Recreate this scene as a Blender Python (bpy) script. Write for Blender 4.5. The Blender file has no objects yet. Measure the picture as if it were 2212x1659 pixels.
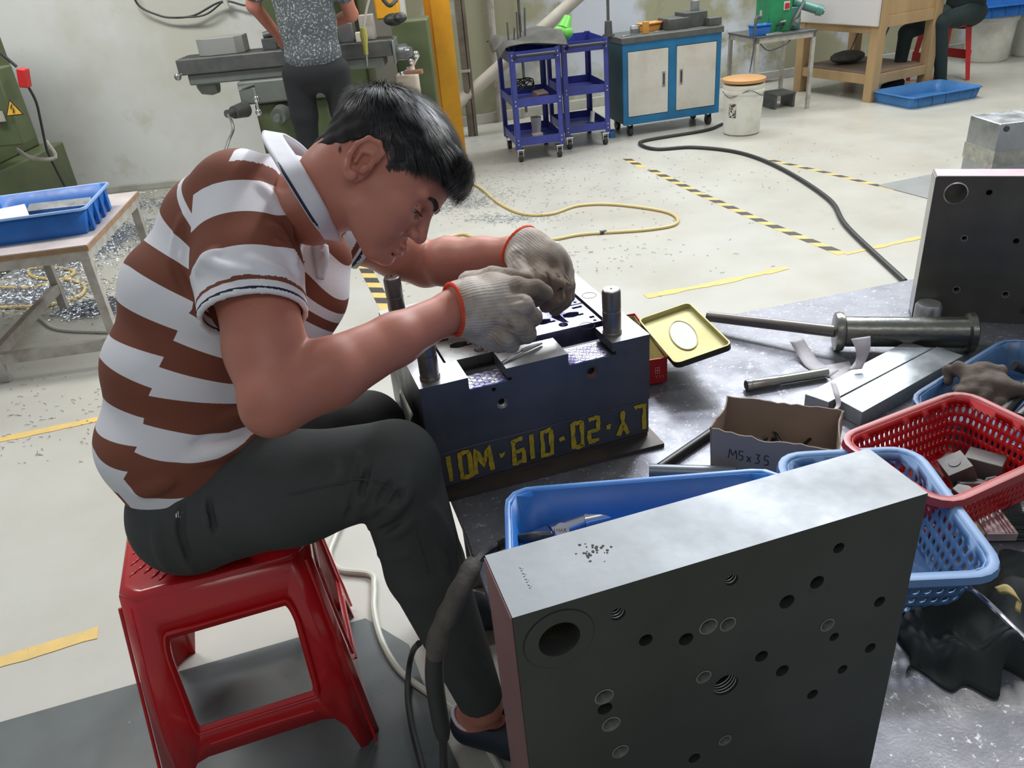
import bpy, bmesh, math, random
import numpy as np
from mathutils import Vector, Matrix, Euler
random.seed(7); RNG = np.random.default_rng(7)
scene = bpy.context.scene
COL = scene.collection
# ------------------------------------------------------------------ camera
CAM_H = 1.40; PITCH = math.radians(29.2); ROLL = math.radians(5.5); FPX = 1730.0
A = np.array
FWD = A([0, math.cos(PITCH), -math.sin(PITCH)])
_r0 = A([1.0, 0, 0]); _u0 = np.cross(_r0, FWD)
RIGHT = math.cos(ROLL)*_r0 - math.sin(ROLL)*_u0
UPV = np.cross(RIGHT, FWD)
CAMP = A([0, 0, CAM_H])
cd = bpy.data.cameras.new('camera'); cam = bpy.data.objects.new('camera', cd); COL.objects.link(cam)
cd.sensor_width = 36.0; cd.lens = FPX/2212*36.0; cd.clip_start = .02; cd.clip_end = 100
cam.matrix_world = Matrix(((RIGHT[0], UPV[0], -FWD[0], 0), (RIGHT[1], UPV[1], -FWD[1], 0), (RIGHT[2], UPV[2], -FWD[2], CAM_H), (0, 0, 0, 1)))
scene.camera = cam
def ray(x, y): return FWD + RIGHT*(x-1106)/FPX - UPV*(y-829.5)/FPX
def G(x, y, z=0.0):
    d = ray(x, y); return CAMP + d*((z-CAM_H)/d[2])
def T(x, y, t): return CAMP + ray(x, y)*t
# ------------------------------------------------------------------ world and light
scene.view_settings.view_transform = 'Standard'; scene.view_settings.look = 'None'
scene.view_settings.gamma = 1.0; scene.view_settings.use_curve_mapping = False
scene.view_settings.exposure = 0.0
w = bpy.data.worlds.new('hall_light'); scene.world = w; w.use_nodes = True
bg = w.node_tree.nodes['Background']; bg.inputs[0].default_value = (.86, .93, 1, 1); bg.inputs[1].default_value = .32
def area(name, loc, target, sx, sy, power, col=(1, 1, 1), spread=180):
    l = bpy.data.lights.new(name, 'AREA'); l.shape = 'RECTANGLE'; l.size = sx; l.size_y = sy; l.energy = power; l.color = col
    l.spread = math.radians(spread)
    o = bpy.data.objects.new(name, l); COL.objects.link(o); o.location = loc
    d = Vector(target)-Vector(loc); o.rotation_euler = d.to_track_quat('-Z', 'Y').to_euler(); return o
area('window_light', (1.2, 7.2, 4.6), (0.4, 1.6, .5), 6.0, 1.6, 400, (.93, .97, 1))
area('bench_lamp', (1.35, 3.3, 2.9), (.35, 1.2, .6), .35, .25, 52, (.86, .9, 1))
area('hall_lamp', (-2.4, 3.2, 4.0), (-2.2, 5.2, .8), 2.4, .6, 135, (1, .98, .94))
area('hall_lamp', (3.6, 4.6, 4.5), (3.0, 4.8, 0), 3.0, .5, 120, (1, .97, .86))
area('hall_lamp', (.5, -1.5, 4.0), (.2, 1.2, .5), 3.0, .6, 16, (1, .97, .93))
# ------------------------------------------------------------------ materials
def mat(name, c, r=.5, m=0.0, c2=None, sc=8.0, lo=.35, hi=.7, bump=0.0, bsc=60.0, rvar=0.0, coat=0.0, spots=None, sss=0.0, spec=None, stretch=None, dist=.001):
    M = bpy.data.materials.new(name); M.use_nodes = True; nt = M.node_tree; N = nt.nodes; L = nt.links
    b = N['Principled BSDF']; b.inputs['Roughness'].default_value = r; b.inputs['Metallic'].default_value = m
    b.inputs['Base Color'].default_value = (*c, 1)
    if spec is not None: b.inputs['Specular IOR Level'].default_value = spec
    if coat: b.inputs['Coat Weight'].default_value = coat; b.inputs['Coat Roughness'].default_value = .12
    if sss:
        b.inputs['Subsurface Weight'].default_value = sss; b.inputs['Subsurface Radius'].default_value = (.012, .004, .002); b.inputs['Subsurface Scale'].default_value = 1.0
    tc = N.new('ShaderNodeTexCoord'); vec = tc.outputs['Object']
    if stretch:
        mp = N.new('ShaderNodeMapping'); L.new(vec, mp.inputs[0]); mp.inputs['Scale'].default_value = stretch; vec = mp.outputs[0]
    def noise(s, d=5, rough=.6):
        n = N.new('ShaderNodeTexNoise'); n.inputs['Scale'].default_value = s; n.inputs['Detail'].default_value = d; n.inputs['Roughness'].default_value = rough
        L.new(vec, n.inputs['Vector']); return n
    def ramp(src, a, bb):
        q = N.new('ShaderNodeMapRange'); q.inputs[1].default_value = a; q.inputs[2].default_value = bb; L.new(src, q.inputs[0]); return q.outputs[0]
    def mix(fac, a, bb):
        x = N.new('ShaderNodeMix'); x.data_type = 'RGBA'; L.new(fac, x.inputs[0])
        for s_, v in ((6, a), (7, bb)):
            if isinstance(v, tuple): x.inputs[s_].default_value = (*v, 1)
            else: L.new(v, x.inputs[s_])
        return x.outputs[2]
    colsock = c
    if c2 is not None:
        colsock = mix(ramp(noise(sc).outputs[0], lo, hi), c, c2)
    for sp in (spots or []):
        colsock = mix(ramp(noise(sp[1], 6, .65).outputs[0], sp[2], sp[3]), colsock, sp[0])
    if not isinstance(colsock, tuple): L.new(colsock, b.inputs['Base Color'])
    if rvar:
        n = noise(sc*1.7)
        q = N.new('ShaderNodeMapRange'); q.inputs[1].default_value = .3; q.inputs[2].default_value = .7; q.inputs[3].default_value = max(0.02, r-rvar); q.inputs[4].default_value = min(1, r+rvar)
        L.new(n.outputs[0], q.inputs[0]); L.new(q.outputs[0], b.inputs['Roughness'])
    if bump:
        bp = N.new('ShaderNodeBump'); bp.inputs['Strength'].default_value = bump; bp.inputs['Distance'].default_value = dist
        L.new(noise(bsc, 3).outputs[0], bp.inputs['Height']); L.new(bp.outputs[0], b.inputs['Normal'])
    return M
# ------------------------------------------------------------------ mesh builder
class MB:
    def __init__(s): s.v = []; s.f = []
    def add(s, vs, fs):
        o = len(s.v); s.v.extend([tuple(map(float, p)) for p in vs]); s.f.extend([tuple(i+o for i in f) for f in fs]); return s
    def box(s, c, d, R=None, taper=1.0):
        c = A(c, float); vs = []
        for k in (-1, 1):
            t = taper if k > 0 else 1
            for (i, j) in ((-1, -1), (1, -1), (1, 1), (-1, 1)):
                p = A([i*d[0]/2*t, j*d[1]/2*t, k*d[2]/2]); 
                if R is not None: p = R@p
                vs.append(c+p)
        return s.add(vs, [(3, 2, 1, 0), (4, 5, 6, 7), (0, 1, 5, 4), (1, 2, 6, 5), (2, 3, 7, 6), (3, 0, 4, 7)])
    def bb(s, lo, hi):
        lo = A(lo, float); hi = A(hi, float); return s.box((lo+hi)/2, hi-lo)
    def beam(s, p0, p1, wd, ht, up=(0, 0, 1)):
        p0 = A(p0, float); p1 = A(p1, float); d = p1-p0; l = np.linalg.norm(d); d = d/l
        u = A(up, float); sd = np.cross(d, u)
        if np.linalg.norm(sd) < 1e-4: sd = np.cross(d, A([0, 1.0, 0]))
        sd /= np.linalg.norm(sd); u = np.cross(sd, d)
        return s.box((p0+p1)/2, (l, wd, ht), np.stack([d, sd, u], 1))
    def ring(s, c, d, r, n, u=None):
        d = A(d, float); d /= np.linalg.norm(d)
        if u is None: u = A([0, 0, 1.0]) if abs(d[2]) < .9 else A([1.0, 0, 0])
        a = np.cross(d, u); a /= np.linalg.norm(a); b = np.cross(d, a)
        return [A(c)+r*(a*math.cos(2*math.pi*i/n)+b*math.sin(2*math.pi*i/n)) for i in range(n)]
    def cyl(s, p0, p1, r0, r1=None, n=20, cap=True):
        r1 = r0 if r1 is None else r1; d = A(p1, float)-A(p0, float)
        vs = s.ring(p0, d, r0, n)+s.ring(p1, d, r1, n)
        fs = [(i, i+n, (i+1) % n+n, (i+1) % n) for i in range(n)]
        if cap: fs += [tuple(range(n)), tuple(range(2*n-1, n-1, -1))]
        return s.add(vs, fs)
    def lathe(s, c, d, prof, n=24, cap=True):
        c = A(c, float); d = A(d, float); d /= np.linalg.norm(d); vs = []; m = len(prof)
        for r, z in prof: vs += s.ring(c+d*z, d, max(r, 1e-5), n)
        fs = [(k*n+i, (k+1)*n+i, (k+1)*n+(i+1) % n, k*n+(i+1) % n) for k in range(m-1) for i in range(n)]
        if cap: fs += [tuple(range(n)), tuple(range(m*n-1, (m-1)*n-1, -1))]
        return s.add(vs, fs)
    def tube(s, pts, r, n=8, smooth=0, cap=True):
        pts = [A(p, float) for p in pts]
        if smooth: pts = spline(pts, smooth)
        m = len(pts); rr = [r]*m if not hasattr(r, '__len__') else list(np.interp(np.linspace(0, 1, m), np.linspace(0, 1, len(r)), r))
        tg = [pts[min(i+1, m-1)]-pts[max(i-1, 0)] for i in range(m)]; tg = [t/(np.linalg.norm(t)+1e-9) for t in tg]
        u = np.cross(tg[0], A([0, 0, 1.0])); 
        if np.linalg.norm(u) < 1e-3: u = np.cross(tg[0], A([1.0, 0, 0]))
        vs = []
        for p, t, q in zip(pts, tg, rr):
            u = u-t*np.dot(u, t); u /= np.linalg.norm(u); b = np.cross(t, u)
            vs += [p+q*(u*math.cos(2*math.pi*i/n)+b*math.sin(2*math.pi*i/n)) for i in range(n)]
        fs = [(k*n+i, k*n+(i+1) % n, (k+1)*n+(i+1) % n, (k+1)*n+i) for k in range(m-1) for i in range(n)]
        if cap: fs += [tuple(range(n-1, -1, -1)), tuple(range((m-1)*n, m*n))]
        return s.add(vs, fs)
    def prism(s, poly, z0, z1, F=None):
        n = len(poly); F = F or (lambda x, y, z: (x, y, z))
        vs = [F(x, y, z0) for x, y in poly]+[F(x, y, z1) for x, y in poly]
        return s.add(vs, [tuple(range(n-1, -1, -1)), tuple(range(n, 2*n))]+[(i, (i+1) % n, (i+1) % n+n, i+n) for i in range(n)])
    def ribbon(s, pts, wd, nrm, th=.0006):
        pts = [A(p, float) for p in pts]; nrm = A(nrm, float); nrm /= np.linalg.norm(nrm); m = len(pts); vs = []
        ws = wd if hasattr(wd, '__len__') else [wd]*m
        for i, p in enumerate(pts):
            t = pts[min(i+1, m-1)]-pts[max(i-1, 0)]; sd = np.cross(t, nrm); sd /= np.linalg.norm(sd)+1e-9
            for a, h in ((-1, 0), (1, 0), (1, th), (-1, th)): vs.append(p+sd*a*ws[i]/2+nrm*h)
        fs = [(k*4+j, k*4+(j+1) % 4, (k+1)*4+(j+1) % 4, (k+1)*4+j) for k in range(m-1) for j in range(4)]
        fs += [(3, 2, 1, 0), tuple((m-1)*4+j for j in range(4))]
        return s.add(vs, fs)
    def sphere(s, c, r, n=16, R=None):
        rs = r if hasattr(r, '__len__') else (r, r, r); vs = []; h = n//2
        for k in range(1, h):
            for i in range(n):
                a = math.pi*k/h; b = 2*math.pi*i/n
                p = A([rs[0]*math.sin(a)*math.cos(b), rs[1]*math.sin(a)*math.sin(b), rs[2]*math.cos(a)])
                vs.append(A(c)+(R@p if R is not None else p))
        top = A([0, 0, rs[2]]); top = R@top if R is not None else top
        vs += [A(c)+top, A(c)-top]; q = (h-1)*n
        fs = [(k*n+i, (k+1)*n+i, (k+1)*n+(i+1) % n, k*n+(i+1) % n) for k in range(h-2) for i in range(n)]
        fs += [(q, i, (i+1) % n) for i in range(n)]+[(q+1, (h-2)*n+(i+1) % n, (h-2)*n+i) for i in range(n)]
        return s.add(vs, fs)
def spline(pts, k):
    pts = [A(p, float) for p in pts]; P = [2*pts[0]-pts[1]]+pts+[2*pts[-1]-pts[-2]]; out = []
    for i in range(1, len(P)-2):
        for j in range(k):
            t = j/k; a, b, c, d = P[i-1], P[i], P[i+1], P[i+2]
            out.append(.5*((2*b)+(-a+c)*t+(2*a-5*b+4*c-d)*t*t+(-a+3*b-3*c+d)*t**3))
    out.append(pts[-1]); return out
def rotz(a): return A([[math.cos(a), -math.sin(a), 0], [math.sin(a), math.cos(a), 0], [0, 0, 1]])
def rotx(a): return A([[1, 0, 0], [0, math.cos(a), -math.sin(a)], [0, math.sin(a), math.cos(a)]])
def roty(a): return A([[math.cos(a), 0, math.sin(a)], [0, 1, 0], [-math.sin(a), 0, math.cos(a)]])
FR = {}      # frames of things
def thing(name, label, cat, loc=(0, 0, 0), rz=0.0, group=None):
    o = bpy.data.objects.new(name, None); COL.objects.link(o); o.empty_display_size = .05
    o.location = tuple(map(float, loc)); o.rotation_euler = (0, 0, rz); o['label'] = label; o['category'] = cat
    if group: o['group'] = group
    FR[o.name] = (A(loc, float), rotz(rz)); return o
def root_of(o):
    while o.parent: o = o.parent
    return o
def obj(name, mb, m, parent=None, world=False, smooth=True, bevel=0, seg=2, angle=35, label=None, mods=None, kind=None, merge=False):
    me = bpy.data.meshes.new(name); vs = mb.v
    if parent is not None and world:
        t, R = FR[root_of(parent).name]; vs = ((A(vs)-t)@R).tolist()
    me.from_pydata(vs, [], mb.f)
    if merge:
        bm = bmesh.new(); bm.from_mesh(me); bmesh.ops.remove_doubles(bm, verts=bm.verts, dist=1e-5); bmesh.ops.recalc_face_normals(bm, faces=bm.faces); bm.to_mesh(me); bm.free()
    me.update()
    if m: me.materials.append(m)
    if smooth:
        me.polygons.foreach_set('use_smooth', [True]*len(me.polygons)); me.set_sharp_from_angle(angle=math.radians(angle))
    o = bpy.data.objects.new(name, me); COL.objects.link(o)
    if parent is not None: o.parent = parent
    if bevel:
        b = o.modifiers.new('bevel', 'BEVEL'); b.width = bevel; b.segments = seg; b.limit_method = 'ANGLE'; b.angle_limit = math.radians(40); b.harden_normals = False
    if label: o['label'] = label
    if kind: o['kind'] = kind
    return o
def single(name, mb, m, label, cat, group=None, **k):
    o = obj(name, mb, m, **k); o['label'] = label; o['category'] = cat
    if group: o['group'] = group
    return o
def struct(name, mb, m, **k): return obj(name, mb, m, kind='structure', **k)
def dup(r, loc, rz, label=None, group=None):
    c = r.copy(); COL.objects.link(c); c.location = loc; c.rotation_euler = (0, 0, rz)
    if label: c['label'] = label
    if group: c['group'] = group
    def rec(a, b):
        for ch in list(a.children):
            q = ch.copy(); COL.objects.link(q); q.parent = b; rec(ch, q)
    rec(r, c); return c
def boolean(o, cutters):
    """subtract a MB of closed cutters from object o and bake"""
    c = obj('cutter', cutters, None, smooth=False)
    c.parent = o.parent
    for q in (c, o):
        bm = bmesh.new(); bm.from_mesh(q.data); bmesh.ops.remove_doubles(bm, verts=bm.verts, dist=1e-6); bmesh.ops.recalc_face_normals(bm, faces=bm.faces); bm.to_mesh(q.data); bm.free()
    md = o.modifiers.new('b', 'BOOLEAN'); md.operation = 'DIFFERENCE'; md.object = c; md.solver = 'EXACT'
    try: md.use_self = True
    except Exception: pass
    dg = bpy.context.evaluated_depsgraph_get(); dg.update()
    me = bpy.data.meshes.new_from_object(o.evaluated_get(dg)); o.modifiers.remove(md)
    o.data = me; bpy.data.objects.remove(c)
    me.polygons.foreach_set('use_smooth', [True]*len(me.polygons)); me.set_sharp_from_angle(angle=math.radians(35))
    return o
STROKES = {'L': [[(0, 1), (0, 0), (.75, 0)]], 'Y': [[(0, 1), (.4, .5), (.8, 1)], [(.4, .5), (.4, 0)]], '-': [[(.1, .5), (.6, .5)]],
 '2': [[(0, .95), (.75, .95), (.75, .5), (0, .5), (0, 0), (.75, 0)]], '0': [[(0, 0), (0, 1), (.7, 1), (.7, 0), (0, 0)]], '1': [[(.35, 0), (.35, 1)]],
 '9': [[(0, .05), (.7, .05), (.7, 1), (0, 1), (0, .5), (.7, .5)]], 'W': [[(0, 1), (.12, 0), (.5, .75), (.88, 0), (1, 1)]],
 'M': [[(0, 0), (.15, 1), (.5, .3), (.85, 1), (1, 0)]], '5': [[(.7, 1), (.1, 1), (.05, .55), (.6, .5), (.65, .1), (.1, 0)]], 'x': [[(0, 0), (.6, .6)], [(0, .6), (.6, 0)]],
 '3': [[(0, .95), (.6, .95), (.3, .55), (.65, .3), (.4, 0), (0, .05)]]}
def lettering(txt, h, w, gap, fn, nrm, th=.001, jit=.03):
    """fn maps (x, y) on the surface to a world point"""
    mb = MB(); x = 0; rnd = random.Random(3)
    for ch in txt:
        wd = w*(.55 if ch == '1' else 1.25 if ch in 'WM' else .75 if ch == '-' else 1)
        for st in STROKES.get(ch, []):
            pts = []
            for a, b in zip(st[:-1], st[1:]):
                for k in range(4): pts.append((a[0]+(b[0]-a[0])*k/4, a[1]+(b[1]-a[1])*k/4))
            pts.append(st[-1])
            P = [fn(x+(p[0]+rnd.uniform(-jit, jit))*wd, (p[1]+rnd.uniform(-jit, jit))*h) for p in pts]
            mb.ribbon(P, [h*.15*(1+rnd.uniform(-.25, .35)) if th > .0007 else h*.07 for _ in P], nrm, th*.6)
        x += wd+gap
    return mb
# ------------------------------------------------------------------ setting
m_floor = mat('epoxy_floor', (.49, .485, .44), .33, 0, (.42, .40, .34), 1.3, .35, .72, bump=.05, bsc=25, rvar=.13, spots=[((.36, .33, .26), 3.1, .62, .8), ((.30, .28, .24), 38, .70, .78)])
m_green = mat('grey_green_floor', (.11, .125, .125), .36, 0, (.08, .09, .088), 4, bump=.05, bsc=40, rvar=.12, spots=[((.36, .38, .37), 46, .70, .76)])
m_wall = mat('painted_wall', (.70, .715, .70), .8, 0, (.60, .60, .53), .9, .45, .62, bump=.15, bsc=12, spots=[((.50, .50, .41), 2.2, .6, .78)], dist=.004)  # olive blotches: wall stains and shade, both put into the colour
m_wall2 = mat('wall_light_and_shade', (.60, .65, .74), .7, 0, (.36, .36, .25), .9, .47, .56, bump=.12, bsc=10, spots=[((.30, .29, .2), 2.0, .6, .7)], dist=.004)  # bluish light and olive shadow patches painted into the wall colour
m_trim = mat('wall_trim', (.5, .5, .46), .7, 0, (.36, .35, .3), 6)
mb = MB(); mb.bb((-9, -3, -.1), (11, 11, 0)); struct('floor', mb, m_floor)
q = [G(-500, 1692)[:2], G(790, 1338)[:2], G(1010, 1285)[:2]+A([.25, .07]), G(1010, 1285)[:2]+A([.45, -1.0]), A([-.05, .35]), A([-2.2, .2])]
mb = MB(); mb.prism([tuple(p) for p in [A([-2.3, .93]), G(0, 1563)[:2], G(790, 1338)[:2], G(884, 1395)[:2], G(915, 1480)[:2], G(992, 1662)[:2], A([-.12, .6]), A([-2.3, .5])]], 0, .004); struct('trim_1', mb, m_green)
def wallseg(name, p0, p1, h, m, th=.15, lip=True):
    p0 = A([*p0, 0.]); p1 = A([*p1, 0.]); d = (p1-p0)/np.linalg.norm(p1-p0); n = A([-d[1], d[0], 0])
    mb = MB(); mb.beam(p0+n*th/2+A([0, 0, h/2]), p1+n*th/2+A([0, 0, h/2]), th, h); struct(name, mb, m)
    return d, n
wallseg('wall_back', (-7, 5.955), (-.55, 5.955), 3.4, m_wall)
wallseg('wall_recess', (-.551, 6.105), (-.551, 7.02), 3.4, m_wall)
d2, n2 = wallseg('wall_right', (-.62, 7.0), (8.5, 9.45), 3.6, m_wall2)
mb = MB(); mb.bb((-7, 5.925, 0), (-.55, 5.955, .045)); struct('baseboard_back', mb, m_trim, bevel=.004)
mb = MB(); mb.beam(A([-.55, 7.02, .04])-n2*.01, A([8.5, 9.44, .04])-n2*.01, .03, .08); struct('baseboard_right', mb, m_trim, bevel=.004)
# floor tapes
m_ytape = mat('yellow_floor_tape', (.72, .50, .16), .55, 0, (.6, .43, .17), 14, bump=.3, bsc=40, spots=[((.4, .33, .2), 24, .62, .72)])
m_ktape = mat('black_tape', (.06, .06, .055), .5)
def strip(name, pts, wd, m, label, cat='tape', z=.0005, group=None, rag=.15, seed=1):
    rnd = random.Random(seed); pts = [A(p, float) for p in pts]; out = []
    for a, b in zip(pts[:-1], pts[1:]):
        n = max(2, int(np.linalg.norm(b-a)/.03)); out += [a+(b-a)*k/n for k in range(n)]
    out.append(pts[-1]); mb = MB()
    mb.ribbon([A([p[0], p[1], z]) for p in out], [wd*(1-rnd.random()*rag) for _ in out], (0, 0, 1), .0012)
    return single(name, mb, m, label, cat, group)
strip('floor_tape', [G(-60, 1448), G(60, 1413), G(212, 1366)], .046, m_ytape, 'worn yellow floor tape ending in torn tip left of the red stool', rag=.25)
strip('floor_tape', [G(-60, 962), G(60, 938), G(230, 902)], .042, m_ytape, 'yellow floor tape line running behind the seated man at left', seed=3)
strip('floor_tape', [G(1395, 641), G(1550, 612), G(1700, 579)], .05, m_ytape, 'peeling pale yellow tape just beyond the bench edge', rag=.5, seed=4)
strip('floor_tape', [G(1826, 549), G(1900, 533), G(1990, 513)], .04, m_ytape, 'pale yellow tape meeting the end of the hazard tape', rag=.5, seed=5)
def hazard(label, pts, wd=.05, pitch=.13, gap=None, seed=0):
    """black and yellow hazard tape: base strip and black slanted bars"""
    pts = [A(p, float) for p in pts]; L = [0]
    for a, b in zip(pts[:-1], pts[1:]): L.append(L[-1]+np.linalg.norm(b-a))
    def at(s):
        s = min(max(s, 0), L[-1]-1e-6); i = max(k for k in range(len(L)-1) if L[k] <= s); t = (s-L[i])/(L[i+1]-L[i])
        d = (pts[i+1]-pts[i]); d /= np.linalg.norm(d); return pts[i]+(pts[i+1]-pts[i])*t, d
    t = thing('hazard_tape', label, 'tape', pts[0]); mb = MB()
    mb.ribbon([at(s)[0] for s in np.linspace(0, L[-1], 30)], wd, (0, 0, 1), .001); obj('yellow_strip', mb, m_ytape, t, world=True)
    s = .02; k = 0
    while s < L[-1]-pitch/2:
        p, d = at(s); e = p+d*pitch*.5; n = A([-d[1], d[0], 0]); mb = MB()
        sk = d*pitch*.28
        mb.prism([tuple((p-n*wd/2-sk/2)[:2]), tuple((e-n*wd/2-sk/2)[:2]), tuple((e+n*wd/2+sk/2)[:2]), tuple((p+n*wd/2+sk/2)[:2])], .0012, .0018)
        obj('black_bar', mb, m_ktape, t, world=True, smooth=False); s += pitch
    return t
hazard('long worn black and yellow tape slanting across the floor toward the steel plates', [G(1405, 366), G(1510, 418), G(1640, 476), G(1820, 549)])
hazard('short black and yellow tape scrap near the tool carts', [G(1352, 342), G(1388, 362)], pitch=.12)
hazard('faded black and yellow tape beyond the black hose, leading to steel plates', [G(1660, 345), G(1780, 372), G(1860, 392), G(1935, 410)], wd=.035)
hazard('black and yellow tape seen between the far arm and the guide pin', [G(770, 542), G(800, 600), G(838, 672)], wd=.06, pitch=.14)
m_sheet = mat('grey_sheet', (.30, .31, .31), .45, 0, (.25, .26, .26), 5)
mb = MB(); mb.prism([tuple(p[:2]) for p in (G(1895, 401), G(2040, 372), G(2200, 400), G(2030, 437))], .001, .004); single('rubber_mat', mb, m_sheet, 'thin grey sheet lying flat on the floor behind the upright mould plate', 'mat')
# ---- swarf: metal chips, uncountable
m_chip = mat('steel_chip', (.42, .45, .50), .3, .9)
m_chipd = mat('dull_chip', (.22, .21, .2), .6, .3)
def chips(name, label, ells, n, m, ln=(.008, .03), seed=1, zmax=.01, wd=.0016):
    rnd = np.random.default_rng(seed); mb = MB()
    for (c, a, b, ang, frac) in ells:
        for _ in range(int(n*frac)):
            r = rnd.normal(0, .45, 2); p = A([c[0], c[1], 0])+rotz(ang)@A([r[0]*a, r[1]*b, 0]); l = rnd.uniform(*ln)
            th = rnd.uniform(0, 6.28); cur = rnd.uniform(-2.5, 2.5); z = abs(rnd.normal(0, zmax))+.0012; pts = []
            for k in range(4):
                pts.append(p+A([0, 0, z+.003*math.sin(k*1.3+th)])); p = p+A([math.cos(th), math.sin(th), 0])*l/3; th += cur/3
            for k in range(3):
                a0, b0 = pts[k], pts[k+1]; d = b0-a0; n_ = A([-d[1], d[0], 0]); n_ = n_/(np.linalg.norm(n_)+1e-9)*wd/2
                u = A([0, 0, wd*.9]); mb.add([a0-n_, b0-n_, b0+u, a0+u, a0+n_, b0+n_], [(0, 1, 2, 3), (3, 2, 5, 4)])
    o = single(name, mb, m, label, 'metal swarf', smooth=False); o['kind'] = 'stuff'; return o
chips('swarf_pile', 'glinting steel swarf heap on floor beyond the worker\'s face', [(G(1005, 440), .32, .2, .3, .6), (G(1090, 475), .3, .1, -.3, .25), (G(960, 420), .3, .2, 0, .4)], 1300, m_chip, seed=2)
chips('swarf_pile', 'silver swarf drift around the left bench legs and green machine', [(G(130, 560), .32, .5, 0, 1), (G(225, 520), .35, .35, 0, .7), (G(60, 640), .4, .25, 0, .7), (G(195, 668), .16, .12, 0, .45), (G(250, 450), .5, .25, 0, .4)], 2300, m_chip, seed=3, ln=(.01, .04), wd=.003)
chips('floor_chips', 'fine dark chips and wire scraps strewn over the pale floor', [(G(1150, 400), 1.2, .9, 0, .55), (G(1250, 560), .8, .5, 0, .18), (G(100, 900), .6, .5, 0, .25), (G(330, 640), .5, .5, 0, .12), (G(1600, 380), 1.3, .8, 0, .12), (G(950, 560), .5, .4, 0, .2)], 700, m_chipd, seed=5, ln=(.006, .028), zmax=.001, wd=.0017)
m_white = mat('white_plastic', (.72, .72, .66), .5, 0, (.58, .55, .44), 7, .45, .75)
# ---- hoses on the floor
m_black = mat('black_rubber', (.03, .032, .032), .5, bump=.2, bsc=200)
m_hosey = mat('yellow_air_hose', (.62, .48, .20), .4)
m_clear = mat('milky_hose', (.55, .56, .48), .35)
def hose(name, pts, r, m, label, cat='hose', n=8, k=8):
    mb = MB(); mb.tube(pts, r, n, smooth=k); return single(name, mb, m, label, cat)
hose('rubber_hose', [G(x, y, .012) for x, y in ((1560, 268), (1520, 282), (1400, 302), (1384, 312), (1420, 322), (1500, 318), (1600, 330), (1690, 365), (1790, 430), (1830, 490), (1955, 608))], .012, m_black, 'long black hose curving from blue cabinet across the floor to the bench')
t = thing('air_hose', 'thin yellow air hose looping over the floor behind the worker\'s hands', 'hose', G(1000, 393))
mb = MB(); mb.tube([G(x, y, .008) for x, y in ((960, 515), (1000, 506), (1040, 515), (1175, 519), (1260, 506), (1400, 496), (1462, 482), (1440, 458), (1330, 442), (1250, 444), (1190, 462), (1130, 462), (1080, 440), (1035, 404), (1000, 392), (950, 380))], .008, 8, smooth=8); obj('hose_line', mb, m_hosey, t, world=True)
mb = MB(); mb.cyl(G(1296, 503, .009), G(1310, 501, .009), .011); obj('black_coupling', mb, m_black, t, world=True)
hose('air_hose', [G(x, y, .01) for x, y in ((-40, 618), (60, 622), (120, 608), (160, 590), (140, 580), (90, 578), (60, 585), (80, 600), (140, 603), (182, 616), (170, 640), (100, 660), (0, 664), (-40, 664))], .009, m_hosey, 'yellow air hose coiled among swarf under the left bench')
hose('air_hose', [G(x, y, .007) for x, y in ((60, 668), (90, 690), (130, 712), (250, 718))], .008, m_clear, 'pale thin hose on the floor beside the left bench crossbar')
# ================================================================== background things
def PY(x, y, Y): d = ray(x, y); return CAMP + d*(Y/d[1])
m_steel = mat('machined_steel', (.42, .43, .44), .36, .85, (.30, .31, .32), 9, rvar=.1)
m_dsteel = mat('dark_iron', (.10, .11, .11), .5, .5, (.16, .16, .15), 12)
m_chrome = mat('chrome', (.75, .75, .74), .15, 1)
m_mgreen = mat('machine_green', (.105, .135, .06), .5, 0, (.08, .10, .045), 5, bump=.05, bsc=30)
m_mgrey = mat('mill_grey', (.20, .22, .20), .5, .2, (.15, .16, .15), 6)
m_yel = mat('yellow_paint', (.85, .42, .02), .45, 0, (.75, .33, .02), 6, spots=[((.25, .13, .05), 14, .70, .76)])
m_ora = mat('orange_paint', (.80, .30, .01), .45)
m_blue = mat('blue_cart_paint', (.045, .06, .32), .4, 0, (.03, .04, .2), 8)
m_cblue = mat('cabinet_blue', (.01, .17, .38), .45, 0, (.01, .12, .26), 5)
m_cside = mat('cabinet_side', (.01, .07, .09), .5)
m_door = mat('dirty_white_door', (.62, .60, .55), .5, 0, (.46, .42, .34), 4, .45, .8, spots=[((.3, .25, .18), 9, .66, .8)])
m_cray = mat('crate_blue', (.015, .15, .52), .4, 0, (.01, .10, .38), 8, .4, .75, rvar=.1)
m_cray2 = mat('tray_blue', (.06, .22, .52), .45, 0, (.05, .17, .42), 8)
m_wood = mat('raw_timber', (.50, .34, .17), .65, 0, (.38, .25, .12), 5, stretch=(1, 1, .25), bump=.15, bsc=60)
m_wood2 = mat('dusty_board', (.26, .19, .13), .8, 0, (.18, .14, .11), 6)
m_disc = mat('varnished_disc', (.55, .30, .12), .35)
m_lime = mat('lime_plastic', (.18, .62, .10), .35)
m_red = mat('red_paint', (.55, .02, .02), .4)
m_orbas = mat('orange_basket', (.62, .28, .06), .5)
m_gg = mat('bright_green_paint', (.02, .28, .11), .45, 0, (.02, .2, .08), 7)
m_teal = mat('teal_metal', (.10, .25, .22), .4, .3)
m_grey = mat('worn_white_frame', (.46, .44, .40), .6, 0, (.30, .27, .23), 14, .4, .7)
m_panel = mat('white_board', (.66, .63, .63), .4)
m_copper = mat('copper_grip', (.6, .3, .22), .4, .6)
m_cloth = mat('grey_rag', (.11, .11, .10), .95, 0, (.07, .07, .065), 12, bump=.3, bsc=60)
m_glassy = mat('clear_wrap', (.6, .62, .62), .25)

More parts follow.
